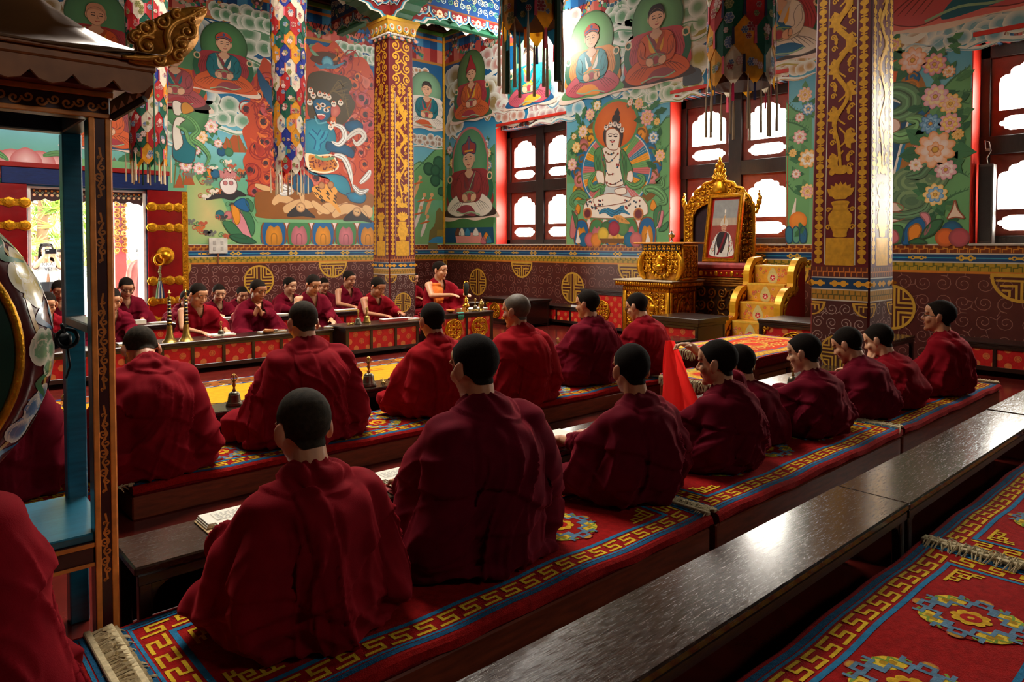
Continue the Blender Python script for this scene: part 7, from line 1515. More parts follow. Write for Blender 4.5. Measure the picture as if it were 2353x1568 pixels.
# the drum
DR = thing('drum', 'big green headed drum with gold rim and painted cloud barrel, hung in the stand', 'drum', (-.075, 2.73, 1.035)); RM = Matrix.Rotation(PI / 2, 3, 'X')
MB().lathe([(.40, -.215)] + [(.515 - 2.15 * (k * .02) ** 2, k * .02) for k in range(-10, 11)] + [(.40, .215)], 56, M=RM).build('barrel', mat('drum_barrel', (84, 22, 24), .25, var=.2, coat=.5), DR, True, 50)
for s in (-1, 1):
    MB().lathe([(.001, s * .222), (.36, s * .222), (.385, s * .216), (.395, s * .2155)] if s > 0 else [(.395, -.2155), (.385, -.216), (.36, -.222), (.001, -.222)], 56, M=RM).build('drumhead', mat('drum_skin_green', (14, 56, 42), .35, var=.2), DR, True, 50)
    MB().tube([(.398 * math.cos(2 * PI * k / 56), s * .218, .398 * math.sin(2 * PI * k / 56)) for k in range(56)], .013, 8, closed=True).build('rim', M_gold, DR, True)
def fB(a, t, f): r = .515 - 2.15 * (t * t) + .0012 + f; return (r * math.cos(a), t, r * math.sin(a))
p = Paint(fB, .0003); rr = random.Random(12)
for tt in (-.15, .0, .15): p.lv = 1; p.stroke([(k * PI / 60, tt + .03 * math.sin(k * PI / 10 + tt * 20)) for k in range(121)], .016, (190, 150, 70))
for k in range(42):
    w = k * .15 + rr.uniform(-.05, .05); tz_ = (-.13, .1, -.01)[k % 3]; c = [(96, 150, 110), (206, 150, 146), (110, 160, 190), (190, 166, 70), (60, 110, 150)][k % 5]
    for j in range(7):
        q = (w + rr.uniform(-.14, .14), tz_ + rr.uniform(-.04, .04)); p.lv = 1 + j * .2; p.disc(q, rr.uniform(.07, .12), (226, 216, 196), c, ry=rr.uniform(.03, .05), n=14, mid=.4); p.lv += .1; p.spiral(q, .05, 1.2, .012, c, rr.uniform(0, 6), 1, 9)
    if k % 3 == 0: p.lv = 3; p.stroke([(w + .1, tz_ + .05), (w + .2, tz_ - .03), (w + .3, tz_ + .05)], .03, [(30, 80, 120), (40, 110, 70), (150, 60, 60)][k % 2], None, 5, True)
p.build('painted_clouds', mat('drum_paint', None, .28, var=.08, coat=.5), DR, True)
MB().lathe([(.03, 0), (.022, .02), (.03, .035), (.02, .05), (.001, .055)], 12, (.515, 0, 0), M=Matrix.Rotation(PI / 2, 3, 'Y')).tube([(.55 + .03 * math.cos(k * PI / 6), -.03, .03 * math.sin(k * PI / 6) + .01) for k in range(12)], .007, 6, closed=True).tube([(.55, -.03, -.02), (.555, -.04, -.08), (.545, -.03, -.12)], .004, 5).tube([(.54, -.04, .03), (.53, -.06, .06)], .006, 5).build('hanging_knob', mat('black_iron', (16, 16, 18), .4, .6), DR, True)
# ================================================================ PEOPLE
DG = None
def remesh(mb, vox):
    """fuse overlapping solids into one continuous skin -> numpy verts, faces"""
    me = mb.mesh('t'); o = bpy.data.objects.new('t', me); COL.objects.link(o)
    md = o.modifiers.new('r', 'REMESH'); md.mode = 'VOXEL'; md.voxel_size = vox
    dg = bpy.context.evaluated_depsgraph_get(); ev = o.evaluated_get(dg); m2 = ev.to_mesh()
    V = np.empty(len(m2.vertices) * 3, np.float32); m2.vertices.foreach_get('co', V); V = V.reshape(-1, 3).astype(float)
    L = np.empty(len(m2.loops), np.int32); m2.loops.foreach_get('vertex_index', L); F = L.reshape(-1, 4) if len(L) == 4 * len(m2.polygons) else None
    if F is None: F = np.array([list(p.vertices) if len(p.vertices) == 4 else list(p.vertices) + [p.vertices[-1]] for p in m2.polygons], np.int32)
    ev.to_mesh_clear(); bpy.data.objects.remove(o); bpy.data.meshes.remove(me)
    return V, F.copy()
def edges_of(F): return np.concatenate([F[:, [i, (i + 1) % 4]] for i in range(4)])
def smooth_np(V, F, it, lam=.5):
    E = edges_of(F); n = len(V)
    deg = np.bincount(E[:, 0], minlength=n) + np.bincount(E[:, 1], minlength=n); deg = np.maximum(deg, 1)[:, None]
    for _ in range(it):
        S = np.stack([np.bincount(E[:, 0], V[E[:, 1], k], n) + np.bincount(E[:, 1], V[E[:, 0], k], n) for k in range(3)], 1)
        V = V + lam * (S / deg - V)
    return V
def trim_edge(V, F, it=8):
    """even out the cut edge of a kept patch"""
    E = np.sort(edges_of(F), 1); u, c = np.unique(E, axis=0, return_counts=True); B = u[c == 1]; n = len(V); V = V.copy()
    deg = np.bincount(B[:, 0], minlength=n) + np.bincount(B[:, 1], minlength=n); bd = deg > 0
    for _ in range(it):
        S = np.stack([np.bincount(B[:, 0], V[B[:, 1], k], n) + np.bincount(B[:, 1], V[B[:, 0], k], n) for k in range(3)], 1); V[bd] += .5 * (S[bd] / deg[bd][:, None] - V[bd])
    return V
def normals_np(V, F):
    a = V[F[:, 2]] - V[F[:, 0]]; b = V[F[:, 3]] - V[F[:, 1]]; c = np.cross(a, b); N = np.zeros_like(V)
    for k in range(4): np.add.at(N, F[:, k], c)
    return N / np.maximum(np.linalg.norm(N, axis=1, keepdims=True), 1e-9)
def np_mesh(name, V, F, m, col=None):
    used = np.unique(F); mp = np.full(len(V), -1); mp[used] = np.arange(len(used)); V = V[used]; F = mp[F]
    me = bpy.data.meshes.new(name); me.vertices.add(len(V)); me.vertices.foreach_set('co', V.astype(np.float32).ravel())
    me.loops.add(F.size); me.loops.foreach_set('vertex_index', F.astype(np.int32).ravel()); me.polygons.add(len(F)); me.polygons.foreach_set('loop_start', np.arange(0, F.size, 4, dtype=np.int32))
    me.polygons.foreach_set('use_smooth', np.ones(len(F), bool))
    if col is not None:
        at = me.color_attributes.new('Col', 'FLOAT_COLOR', 'POINT'); c = np.ones((len(V), 4), np.float32); c[:, :3] = col[used]; at.data.foreach_set('color', c.ravel())
    me.materials.append(m); me.update(calc_edges=True); me.validate(); return me
def sst(x, a, b): t = np.clip((x - a) / (b - a), 0, 1); return t * t * (3 - 2 * t)
M_skin = mat('skin', None, .45, var=.06, vscale=30, spec=.4)
M_hair = mat('cropped_hair', (26, 19, 14), .85, spec=.08, var=.3, vscale=120, bump=.3, bscale=500)
M_brn = mat('thin_brown_hair', (46, 37, 26), .8, spec=.1, var=.35, vscale=60, bump=.2, bscale=500)
M_stub = mat('shaved_stubble', (84, 70, 54), .6, var=.2, vscale=60)
ROBES = [mat('maroon_wool', (122, 12, 24), .85, var=.14, vscale=18, bump=.12, bscale=400, spec=.05, sheen=.3), mat('dark_maroon_wool', (94, 10, 28), .85, var=.14, vscale=18, bump=.12, bscale=400, spec=.05, sheen=.3), mat('bright_maroon_wool', (146, 18, 26), .85, var=.14, vscale=18, bump=.12, bscale=400, spec=.05, sheen=.3)]
def translucent_red():
    m = mat('backlit_red_cloth', (206, 20, 24), .8, var=.1); nt = m.node_tree; N = nt.nodes; L = nt.links
    t = N.new('ShaderNodeBsdfTranslucent'); t.inputs['Color'].default_value = (1, .03, .025, 1); mx = N.new('ShaderNodeMixShader'); mx.inputs['Fac'].default_value = .8
    o = N['Material Output']; L.new(N['Principled BSDF'].outputs[0], mx.inputs[1]); L.new(t.outputs[0], mx.inputs[2]); L.new(mx.outputs[0], o.inputs['Surface']); return m
M_tred = translucent_red()
SKINS = [(206, 148, 110), (196, 134, 96), (214, 160, 122), (180, 120, 86)]
def add_head(mb, M, hs):
    """cranium, face, nose, lips, ears; M maps head space (forward +Y, up +Z) to body space"""
    i0 = len(mb.v); E = mb.ell
    E((0, -.014, .034), (.076, .097, .088), 20, 14); E((0, .02, -.03), (.063, .07, .084), 18, 12); E((0, .036, -.074), (.047, .047, .036), 14, 10); E((0, .072, -.097), (.022, .02, .018))
    E((0, .05, .045), (.058, .045, .05), 14, 10)
    mb.rc((0, .086, .014), .0075, (0, .106, -.026), .0125); 
    for s in (-1, 1):
        E((s * .012, .094, -.03), (.009, .010, .008), 8, 6); E((s * .031, .075, .026), (.03, .014, .010), 10, 6); E((s * .04, .056, -.026), (.026, .026, .028), 10, 8); E((s * .03, .076, .004), (.014, .012, .009), 8, 6)
        Q = Matrix.Rotation(s * -.5, 3, 'Z') @ Matrix.Rotation(.15, 3, 'X')
        E((s * .083, -.013, -.006), (.0095, .022, .034), 12, 10, M=Q); E((s * .080, -.004, -.034), (.009, .011, .013), 8, 6)
    E((0, .086, -.056), (.024, .011, .0065), 10, 6); E((0, .084, -.067), (.02, .011, .0075), 10, 6)
    mb.xf(M @ Matrix.Scale(hs, 4), i0)
def add_hand(mb, w, d, up, side, sc=1., curl=.5, spread=.0205):
    d = Vector(d).normalized(); up = Vector(up); up = (up - d * up.dot(d)).normalized(); s = d.cross(up) * side        # s: towards the thumb
    Q = Matrix((d.cross(up), d, up)).transposed(); w = Vector(w)
    mb.ell(w + d * .045 * sc, (.039 * sc, .05 * sc, .016 * sc), 12, 8, M=Q); mb.rc(w - d * .02, .026 * sc, w + d * .03 * sc, .026 * sc)
    for k, (l, o) in enumerate(((.070, 1.5), (.080, .5), (.075, -.5), (.058, -1.5))):
        b = w + d * (.082 - .004 * abs(o)) * sc + s * (o * spread * sc); a1 = curl * .5; a2 = curl * 1.5
        p1 = b + (d * math.cos(a1) - up * math.sin(a1)) * l * .5 * sc; p2 = p1 + (d * math.cos(a2) - up * math.sin(a2)) * l * .5 * sc
        mb.rc(b - d * .01, .0088 * sc, p1, .0082 * sc, 8); mb.rc(p1, .0082 * sc, p2, .0068 * sc, 8)
    t0 = w + d * .02 * sc + s * .03 * sc; t1 = t0 + (d * .6 + s * .7 - up * .2).normalized() * .035 * sc; t2 = t1 + (d * .95 + s * .15 - up * .4 * curl).normalized() * .03 * sc
    mb.rc(t0, .0115 * sc, t1, .0102 * sc, 8); mb.rc(t1, .0102 * sc, t2, .0082 * sc, 8)
HL = ([-.13, -.06, -.045, -.028, -.005, .018, .034, .05, .07, .1], [-.062, -.062, -.05, -.022, .002, .012, .04, .066, .078, .082])
def paint_head(V, M, hs, skin, col):
    Hm = np.array((M @ Matrix.Scale(hs, 4)).inverted()); P = V @ Hm[:3, :3].T + Hm[:3, 3]; x, y, z = P[:, 0], P[:, 1], P[:, 2]; ax = np.abs(x)
    near = (np.linalg.norm(P, axis=1) < .16); fr = near & (y > .05)
    dk = np.array(lin((52, 30, 24))); 
    def mix(mask, c, k):
        col[mask] = col[mask] * (1 - k) + np.array(lin(c)) * k
    mix(fr & (np.abs(z - .03 + .12 * np.abs(ax - .03)) < .0055) & (ax > .012) & (ax < .052), (46, 30, 26), .85)
    mix(fr & (np.abs(z - .0015) < .0055) & (ax > .016) & (ax < .046), (44, 26, 22), .8)
    mix(fr & (np.abs(z + .061) < .012) & (ax < .025), (176, 84, 76), .7); mix(fr & (np.abs(z + .0612) < .003) & (ax < .023), (90, 36, 34), .7)
    mix(fr & (z < -.032) & (z > -.044) & (ax < .016) & (y > .085), (120, 66, 50), .5)
    mix(near & (ax > .072) & (y > -.04) & (y < .02), (200, 110, 84), .3)
    return P
def hair_mask(P, F):
    C = P[F].mean(1); x, y, z = np.abs(C[:, 0]), C[:, 1], C[:, 2]
    ear = (x > .0745) & (y > -.046) & (y < .018) & (z < .028) & (z > -.055)
    return (z > np.interp(y, *HL)) & ~ear & (np.linalg.norm(C - np.array([0, -.01, .03]), axis=1) < .135)
NP_ = 0
def glasses(t, M, hs):
    g = MB()
    for s in (-1, 1):
        g.tube([M @ (Vector((s * .033 + .024 * math.cos(k * PI / 8), .098 - .004 * abs(math.cos(k * PI / 8)), .0 + .018 * math.sin(k * PI / 8))) * hs) for k in range(16)], .0022, 5, closed=True)
        g.tube([M @ (Vector(q) * hs) for q in ((s * .057, .094, .004), (s * .079, .04, .006), (s * .083, -.01, .006))], .002, 5)
    g.tube([M @ (Vector(q) * hs) for q in ((-.01, .1, .004), (0, .104, .007), (.01, .1, .004))], .002, 5)
    g.build('glasses', mat('black_glasses', (18, 18, 20), .3), t, True)
def monk(label, head, Yh, seat, facing, lean=.1, pitch=15, yaw=0, hs=1.05, wid=1., bare=False, wl=None, wr=None, rb=0, seed=0, vox=.013, hvox=.0065, strip=None, vest=None, hair=None, gl=False, group='seated monks', skin=0, tilt=0, hand_d=None, slant=1., high=False, vneck=True, curl=.5, onx=None):
    """seated robed person; head = pixel of head centre turned into the point at depth Yh"""
    q = onY(head[0], head[1], Yh); f = 1 if facing == '+y' else -1; hz = q.z - seat; X = q.x
    t = thing('person', label, 'person', (X, Yh - f * lean, seat), 0 if f > 0 else PI, group)
    S = np.clip(hz / .70, .8, 1.16); sw = S * wid
    Hc = Vector((0, lean, hz)); HM = Matrix.Translation(Hc) @ Euler((R(-pitch), R(tilt), R(yaw)), 'XYZ').to_matrix().to_4x4()
    tb = R(np.clip(pitch - 14, -12, 50)); Nb = Hc + Vector((0, -.058 * math.cos(tb) - .13 * math.sin(tb), .058 * math.sin(tb) - .13 * math.cos(tb))) * hs; P0 = Vector((0, 0, .12)); Ch = P0.lerp(Nb, .58) + Vector((0, -.035, .0))
    sh = {s: Nb + Vector((s * .165 * sw, -.012, -.062 * S)) for s in (-1, 1)}
    wr_p = {-1: Vector(wl or (-.10, .40, .20)), 1: Vector(wr or (.10, .40, .20))}
    el = {}
    for s in (-1, 1):
        m = (sh[s] + wr_p[s]) / 2; el[s] = m + Vector((s * .085 * sw, -.075, -.085 * S))
    # ---- body
    b = MB(); add_head(b, HM, hs); b.rc(HM @ Vector((0, -.022, -.045)), .05 * hs, Nb + Vector((0, 0, -.02)), .06 * hs)
    b.rc(P0, .13, Ch, .125 * sw, sx=1.1); b.rc(Ch, .125 * sw, Nb + Vector((0, -.005, -.07)), .095 * sw, sx=1.1)
    for s in (-1, 1):
        b.rc(Nb + Vector((0, -.01, -.055)), .06, sh[s], .055 * S); b.rc(sh[s], .053 * S, el[s], .042 * S); b.rc(el[s], .041 * S, wr_p[s], .027 * S)
        d = (wr_p[s] - el[s]).normalized(); hd = Vector((hand_d or {}).get(s, (d.x * .6, d.y + .4, min(d.z, .0) * .4)))
        add_hand(b, wr_p[s], hd, (0, .15, 1), -s if True else s, S * .98, curl)
    V, F = remesh(b, hvox); V = smooth_np(V, F, 2, .45); sk = np.array(lin(SKINS[skin])); col = np.tile(sk, (len(V), 1)); P = paint_head(V, HM, hs, sk, col)
    link('body', np_mesh('body', V, F, M_skin, col), t)
    hm = hair_mask(P, F); Nn = normals_np(V, F); link('hair', np_mesh('hair', trim_edge(V + Nn * .0028, F[hm]), F[hm], hair or M_hair), t)
    if gl: glasses(t, HM, hs)
    # ---- robe
    r = MB(); r.ell((0, .0, .105), (.205 * sw, .19 * S, .12), 20, 12); r.rc(P0, .165 * S, Ch, .158 * sw, sx=1.12); r.rc(Ch, .158 * sw, Nb + Vector((0, -.008, -.055)), .105 * sw, sx=1.16)
    r.rc(Nb + Vector((0, -.012, -.05)), .085, Nb + Vector((0, .0, .004)), .058 * hs)
    n = 14
    for k in range(n):
        w0, w1 = 2 * PI * k / n, 2 * PI * (k + 1) / n; fz = lambda w: Nb + Vector((.068 * hs * math.cos(w), .07 * hs * math.sin(w) - .004, .008 - .05 * max(0, math.sin(w)))); r.rc(fz(w0), .024, fz(w1), .024, 8)
    for s in (-1, 1):
        br = bare and s > 0
        if not br:
            r.rc(Nb + Vector((0, -.012, -.05)), .075, sh[s] + Vector((s * .0, -.005, 0)), .066 * S); r.rc(sh[s], .068 * S, el[s], .075 * S); r.rc(el[s], .072 * S, el[s].lerp(wr_p[s], .72), .05 * S)
            k1 = Vector((s * .27 * sw, .13, .1))
            for tt in (.25, .5, .75, 1.0):
                ap = sh[s].lerp(el[s], tt); bp_ = Nb.lerp(P0, .18 + .6 * tt) + Vector((s * .05, -.06, 0)); r.rc(ap, .07 * S, bp_, .11 * S)
                if tt > .4: r.rc(ap, .07 * S, Vector((s * .24 * sw, -.02 + .1 * tt, .07)), .10 * S)
            r.rc(sh[s] + Vector((0, -.03, -.03)), .08 * S, Vector((s * .22 * sw, -.03, .12)), .11 * S); r.rc(el[s], .08, k1, .1)
        else:
            r.rc(Ch + Vector((.03, .02, -.08)), .115 * S, Vector((.12 * sw, .0, .12)), .12 * S)
        r.rc((s * .1, .02, .1), .11 * S, (s * .31 * sw, .27 * S, .085), .082 * S); r.rc((s * .31 * sw, .27 * S, .08), .08 * S, (-s * .02, .33 * S, .065), .062 * S)
    r.ell((0, .06, .03), (.34 * sw, .27 * S, .042), 24, 8); r.rc(Ch + Vector((0, -.02, -.1)), .15 * S, (0, -.06, .1), .15 * S, sx=1.2)
    V, F = remesh(r, vox); V = smooth_np(V, F, int(9 * .013 / vox), .5); N = normals_np(V, F)
    rr = np.random.RandomState(seed + 50); ph = rr.uniform(0, 6.28, 8); x, y, z = V.T; ax_y = np.interp(z, [0, Ch.z, Nb.z], [.06, Ch.y, Nb.y]); th = np.arctan2(x, -(y - ax_y)); top = Nb.z
    a = th * 2.6 + slant * (top - z) * 4.2 + ph[0] + .45 * np.sin(z * 9 + ph[1]) + .35 * np.sin(th * 3 + ph[2])
    A = sst(top - z, .03, .22); amp = .5 + .5 * np.sin(th * 1.3 + z * 3 + ph[3])
    g1 = (1 - np.abs(np.sin(a * 1.15))) ** 1.7; g2 = (1 - np.abs(np.sin(a * 2.9 + ph[4] + np.sin(z * 14)))) ** 2.4
    g3 = (1 - np.abs(np.sin(a * 2.1 + 1.4 * np.sin(th * 2.2 + ph[6]) + ph[3]))) ** 5
    D = A * (.030 * (g1 - .3) * (.35 + .65 * amp) + .010 * g2 * (1 - .5 * amp) + .024 * g3 * (.3 + .7 * np.sin(th * 1.7 + z * 5 + ph[0]) ** 2))
    low = 1 - sst(z, .08, .24); D += low * .013 * ((1 - np.abs(np.sin(z * 30 + 2.4 * np.sin(th * 2 + ph[5]) + x * 5))) ** 1.8 - .3)
    D += (1 - A) * .004 * np.sin(z * 60 + 5 * np.sin(th * 2 + ph[6]))
    back = y < ax_y + .02
    # shawl edge crossing the back and thrown over the left shoulder
    e = (z - top) + .30 * S + slant * .55 * x + .03 * np.sin(x * 16 + ph[7]); D += .015 * sst(e, -.003, .004) * sst(top - z, .0, .05)
    dn = np.linalg.norm(V - np.array(Nb) - np.array([.0, -.01, .02]), axis=1); D += .009 * sst(.135 + .3 * x * slant * .5 + .012 * np.sin(th * 3 + ph[1]) - dn, -.003, .004)
    e2 = (z - top) + .40 * S - slant * .35 * x + .02 * np.sin(x * 21 + ph[2]); D += np.where(back, .010 * sst(e2, -.003, .004), 0) * sst(top - z, .1, .2)
    if strip:
        x0, z0, z1, w = strip; c = x0 + (top - z) * .12; D += np.where(back, .013 * sst(w - np.abs(x - c), -.003, .005) * sst(z, z0, z0 + .01), 0)
    V = V + N * D[:, None]; V[:, 2] = np.maximum(V[:, 2], .004 + .0 * z)
    keep = np.ones(len(F), bool); C = V[F].mean(1)
    if vneck:
        vz = Nb.z - .005 - C[:, 2]; vm = (C[:, 1] > Nb.y) & (vz > -.07) & (vz < .17 * S) & (np.abs(C[:, 0] + .03 * (vz / .17)) < .055 * (1 - vz / (.17 * S)) + .004)
        keep = ~vm
        if vest is not None:
            vm2 = (C[:, 1] > Nb.y - .02) & (vz > .02) & (vz < .30) & (C[:, 0] > .01) & (C[:, 0] < .14)
            link('vest', np_mesh('vest', V + N * 0, F[vm2 & keep], vest), t); keep = keep & ~vm2
    link('robe', np_mesh('robe', trim_edge(V, F[keep]) if vneck else V, F[keep], ROBES[rb]), t)
    return t, HM
NEAR = dict(seat=.176, facing='+y', vneck=False)
# ---- near row, seen from behind
monk('boy with shaved head nearest the camera, sitting left of the open book', (697, 985), 2.1, lean=.12, pitch=14, hs=1.02, seed=1, hair=M_brn, vox=.0085, hvox=.0055, rb=0, slant=-.8, wl=(-.14, .36, .2), wr=(.1, .4, .2), group='monks of the near row', strip=(-.07, .0, .5, .035), **NEAR)
monk('tall monk with back to camera, second nearest, black cropped hair', (1090, 845), 2.12, lean=.08, pitch=8, hs=1.04, seed=2, vox=.0085, hvox=.0055, rb=1, slant=.5, wid=1.05, group='monks of the near row', skin=1, **NEAR)
monk('boy with back to camera and both ears showing, left of the raised red cloth', (1450, 850), 2.12, lean=.06, pitch=5, yaw=-22, hs=1.02, seed=3, vox=.009, hvox=.0055, rb=1, group='monks of the near row', slant=.3, skin=1, **NEAR)
m4, h4 = monk('boy holding a bright red cloth up in front of him', (1648, 835), 2.1, lean=.07, pitch=6, yaw=12, hs=1.04, seed=4, vox=.009, hvox=.005, rb=1, group='monks of the near row', wr=(.07, .28, .60), hand_d={1: (-.75, .5, .25)}, strip=(.02, .16, .5, .045), curl=.9, **NEAR)
monk('boy mostly hidden right behind the one holding the red cloth', (1698, 838), 2.28, lean=.1, wid=.88, pitch=14, wl=(-.1, .28, .2), wr=(.1, .28, .2), hs=1.0, seed=5, rb=1, group='monks of the near row', **NEAR)
monk('boy writing in the spiral notebook, bell beside his hand', (1848, 812), 2.12, lean=.1, wid=.9, pitch=12, yaw=4, hs=1.03, seed=6, vox=.010, rb=1, group='monks of the near row', wl=(-.16, .44, .21), slant=.8, skin=2, **NEAR)
monk('boy with bowed head, left of the chin-propping boy before the near pillar', (1948, 793), 2.14, lean=.14, wid=.9, pitch=26, hs=1.02, seed=7, rb=1, group='monks of the near row', slant=.9, **NEAR)
monk('boy leaning his chin on his hand, right of the near pillar', (2020, 783), 2.12, lean=.15, wid=.9, pitch=20, hs=1.03, seed=8, rb=0, group='monks of the near row', wl=(-.04, .20, .30), hand_d={-1: (.15, .05, 1)}, slant=1, skin=2, **NEAR)
monk('man with glasses at the far right end of the near row, chin raised', (2158, 728), 1.95, lean=.06, pitch=-4, yaw=8, hs=1.1, seed=9, rb=0, gl=True, group='monks of the near row', wid=1.05, slant=-1, skin=1, wl=(-.1, .30, .18), wr=(.1, .28, .18), **NEAR)
tag(monk('cropped monk at the lower left corner, only a shoulder in view', (-345, 1000), 1.95, lean=.1, hs=1.05, seed=10, rb=0, group='monks of the near row', slant=-.6, vox=.009, **NEAR)[0])
# ---- middle row
MID = dict(seat=.176, facing='+y', vneck=False, group='monks of the middle row')
monk('deeply bowed monk right of the drum stand, head down', (324, 805), 4.2, lean=.27, pitch=56, hs=1.06, seed=11, hair=M_brn, vox=.010, rb=0, slant=1.0, wid=1.1, skin=1, **MID)
monk('broad monk with big ears facing the aisle, bell at his left', (696, 742), 4.12, lean=.12, pitch=16, hs=1.08, seed=12, hair=M_brn, vox=.010, rb=0, slant=-1, wid=1.15, strip=(-.1, .22, .5, .05), **MID)
monk('monk with knotted shawl end on his back, bell and beads at his left', (993, 738), 4.12, lean=.1, pitch=12, yaw=-8, hs=1.06, seed=13, vox=.011, rb=2, slant=-.9, strip=(-.02, .3, .5, .04), skin=1, **MID)
monk('older monk with stubbled head and profile turned left, before the medallion tables', (1186, 716), 3.98, lean=.08, pitch=6, yaw=14, hs=1.08, seed=14, vox=.011, rb=2, slant=.6, wid=1.1, hair=M_stub, strip=(.03, .2, .5, .05), skin=1, **MID)
monk('upright monk with dark hair, right of the older one, bell at his left', (1350, 700), 4.12, lean=.05, pitch=6, yaw=10, hs=1.04, seed=15, rb=1, slant=.5, strip=(.06, .05, .5, .035), **MID)
monk('monk with glasses sitting right below the golden table', (1464, 705), 4.12, lean=.12, pitch=20, yaw=6, hs=1.04, seed=16, rb=0, gl=True, slant=.9, skin=2, **MID)
monk('monk hidden behind the drum, only a slice of robe showing', (-45, 800), 4.12, lean=.1, pitch=14, hs=1.05, seed=17, rb=1, **MID)
# ---- facing row across the aisle
FR = dict(seat=.2, facing='-y', group='monks facing across the aisle')
monk('monk half hidden behind the drum stand post, facing the aisle', (258, 690), 8.45, lean=.14, pitch=22, hs=1.06, seed=21, rb=1, **FR)
monk('shoulder of a monk between drum and blue post, facing the aisle', (108, 700), 8.5, lean=.12, pitch=20, hs=1.04, seed=22, rb=0, **FR)
monk('stout monk with bare arm behind the two horns, turning a page', (456, 678), 8.45, lean=.13, pitch=20, yaw=18, hs=1.1, seed=23, rb=0, bare=True, wid=1.15, wr=(.05, .42, .17), wl=(-.20, .42, .18), skin=0, **FR)
monk('monk praying with clasped hands at his chest', (593, 668), 8.45, lean=.1, pitch=18, yaw=16, hs=1.08, seed=24, rb=1, wr=(.09, .24, .34), wl=(.03, .25, .34), hand_d={1: (-.3, .1, 1), -1: (.3, .1, 1)}, skin=3, **FR)
monk('monk with bare right shoulder looking down at the long table', (720, 655), 8.45, lean=.12, pitch=22, yaw=6, hs=1.08, seed=25, rb=1, bare=True, wid=1.1, wr=(.12, .36, .16), skin=0, **FR)
monk('monk reaching his bare arm down to the long book beside the bells', (868, 660), 8.3, lean=.16, pitch=26, yaw=14, hs=1.08, seed=26, rb=0, bare=True, wid=1.12, wr=(.05, .44, .22), wl=(-.22, .36, .24), skin=3, **FR)
mv, _ = monk('monk in an orange vest, chanting upright behind the ritual vessels', (1011, 622), 8.2, lean=.05, pitch=6, yaw=20, hs=1.08, seed=27, rb=0, bare=True, wid=1.08, wr=(.06, .40, .32), wl=(-.18, .40, .32), seat=.34, facing='-y', group='monks facing across the aisle', vest=mat('orange_vest', (236, 120, 24), .7), skin=0)
BK = dict(seat=.22, facing='-y', group='monks in the back line by the wall')
monk('boy behind the drum in the back line, beside the blue post', (136, 668), 9.9, lean=.14, pitch=26, hs=1.0, seed=31, rb=1, **BK)
monk('monk with glasses in the back line before the open door', (290, 662), 9.85, lean=.12, pitch=24, hs=1.08, seed=32, rb=1, gl=True, wid=1.1, **BK)
monk('boy in the back line left of the gold roundel, loose pages before him', (503, 674), 9.9, lean=.12, pitch=18, yaw=-6, hs=1.02, seed=33, rb=1, skin=2, **BK)
monk('small boy in the back line just left of the gold roundel', (556, 677), 10.4, lean=.12, pitch=22, hs=.96, seed=34, rb=1, **BK)
monk('boy with red shirt collar under the half roundel, looking aside', (666, 657), 9.9, lean=.1, pitch=12, yaw=24, hs=1.02, seed=35, rb=1, skin=2, **BK)
monk('dark figure hidden behind the bare-shouldered monk', (744, 656), 10.5, lean=.1, pitch=20, hs=1.0, seed=36, rb=1, **BK)
monk('monk with bare arm in the back line left of the far pillar', (802, 642), 9.7, lean=.1, pitch=16, yaw=20, hs=1.04, seed=37, rb=1, bare=True, wr=(.1, .38, .22), skin=3, **BK)
monk('child half hidden right of the far pillar in the back line', (948, 640), 10.75, lean=.1, pitch=14, yaw=30, hs=1.02, seed=38, rb=0, **BK)
monk('figure hidden behind the stout monk by the door leaf', (428, 688), 10.4, lean=.1, pitch=20, hs=1.0, seed=39, rb=1, **BK)
# low seats for the facing rows
for k, (x0, x1, y0, y1, z, lab) in enumerate(((.5, 4.1, 8.18, 8.95, .19, 'low red cushioned seat behind the long tables across the aisle'), (4.2, 5.7, 8.05, 8.75, .19, 'low red cushioned seat of the monk with the long book'), (5.8, 6.75, 7.92, 8.6, .33, 'raised red seat of the monk in the orange vest'), (.6, 6.1, 9.55, 10.9, .21, 'long low seat of the back line by the painted wall'), (6.95, 7.8, 10.3, 11.1, .21, 'low seat behind the far pillar near the corner'))):
    t = thing('cushion_seat', lab, 'seat', ((x0 + x1) / 2, (y0 + y1) / 2, 0), group='seats across the aisle'); a, b_ = (x1 - x0) / 2, (y1 - y0) / 2
    MB().box(-a, a, -b_, b_, 0, z - .08, .006).build('base', M_dark, t); MB().box(-a + .004, a - .004, -b_ + .004, b_ - .004, z - .0795, z + .004, .02).build('cushion', M_rugred, t)
# ---- raised red cloth
cl = MB(); nu, nv = 16, 20; V = []
for j in range(nv + 1):
    v = j / nv
    for i in range(nu + 1):
        u = i / nu; w = .035 + .26 * v ** .9; c = Vector((.03 - .05 * v, .40 - .16 * v, .625 - .40 * v)); fo = (.035 * math.sin(u * 11 + v * 2.5) + .018 * math.sin(u * 23 - v * 3)) * (.3 + v)
        V.append((c.x + (u - .5) * w * .95, c.y - (u - .5) * w * .35 + fo, c.z - .10 * (u - .35) ** 2 * v * 4 + .01 * math.sin(u * 21) * v))
cl.add(V, [[j * (nu + 1) + i, j * (nu + 1) + i + 1, (j + 1) * (nu + 1) + i + 1, (j + 1) * (nu + 1) + i] for j in range(nv) for i in range(nu)])
tag(cl.build('raised_shawl', M_tred, m4, True), 'bright red backlit cloth')
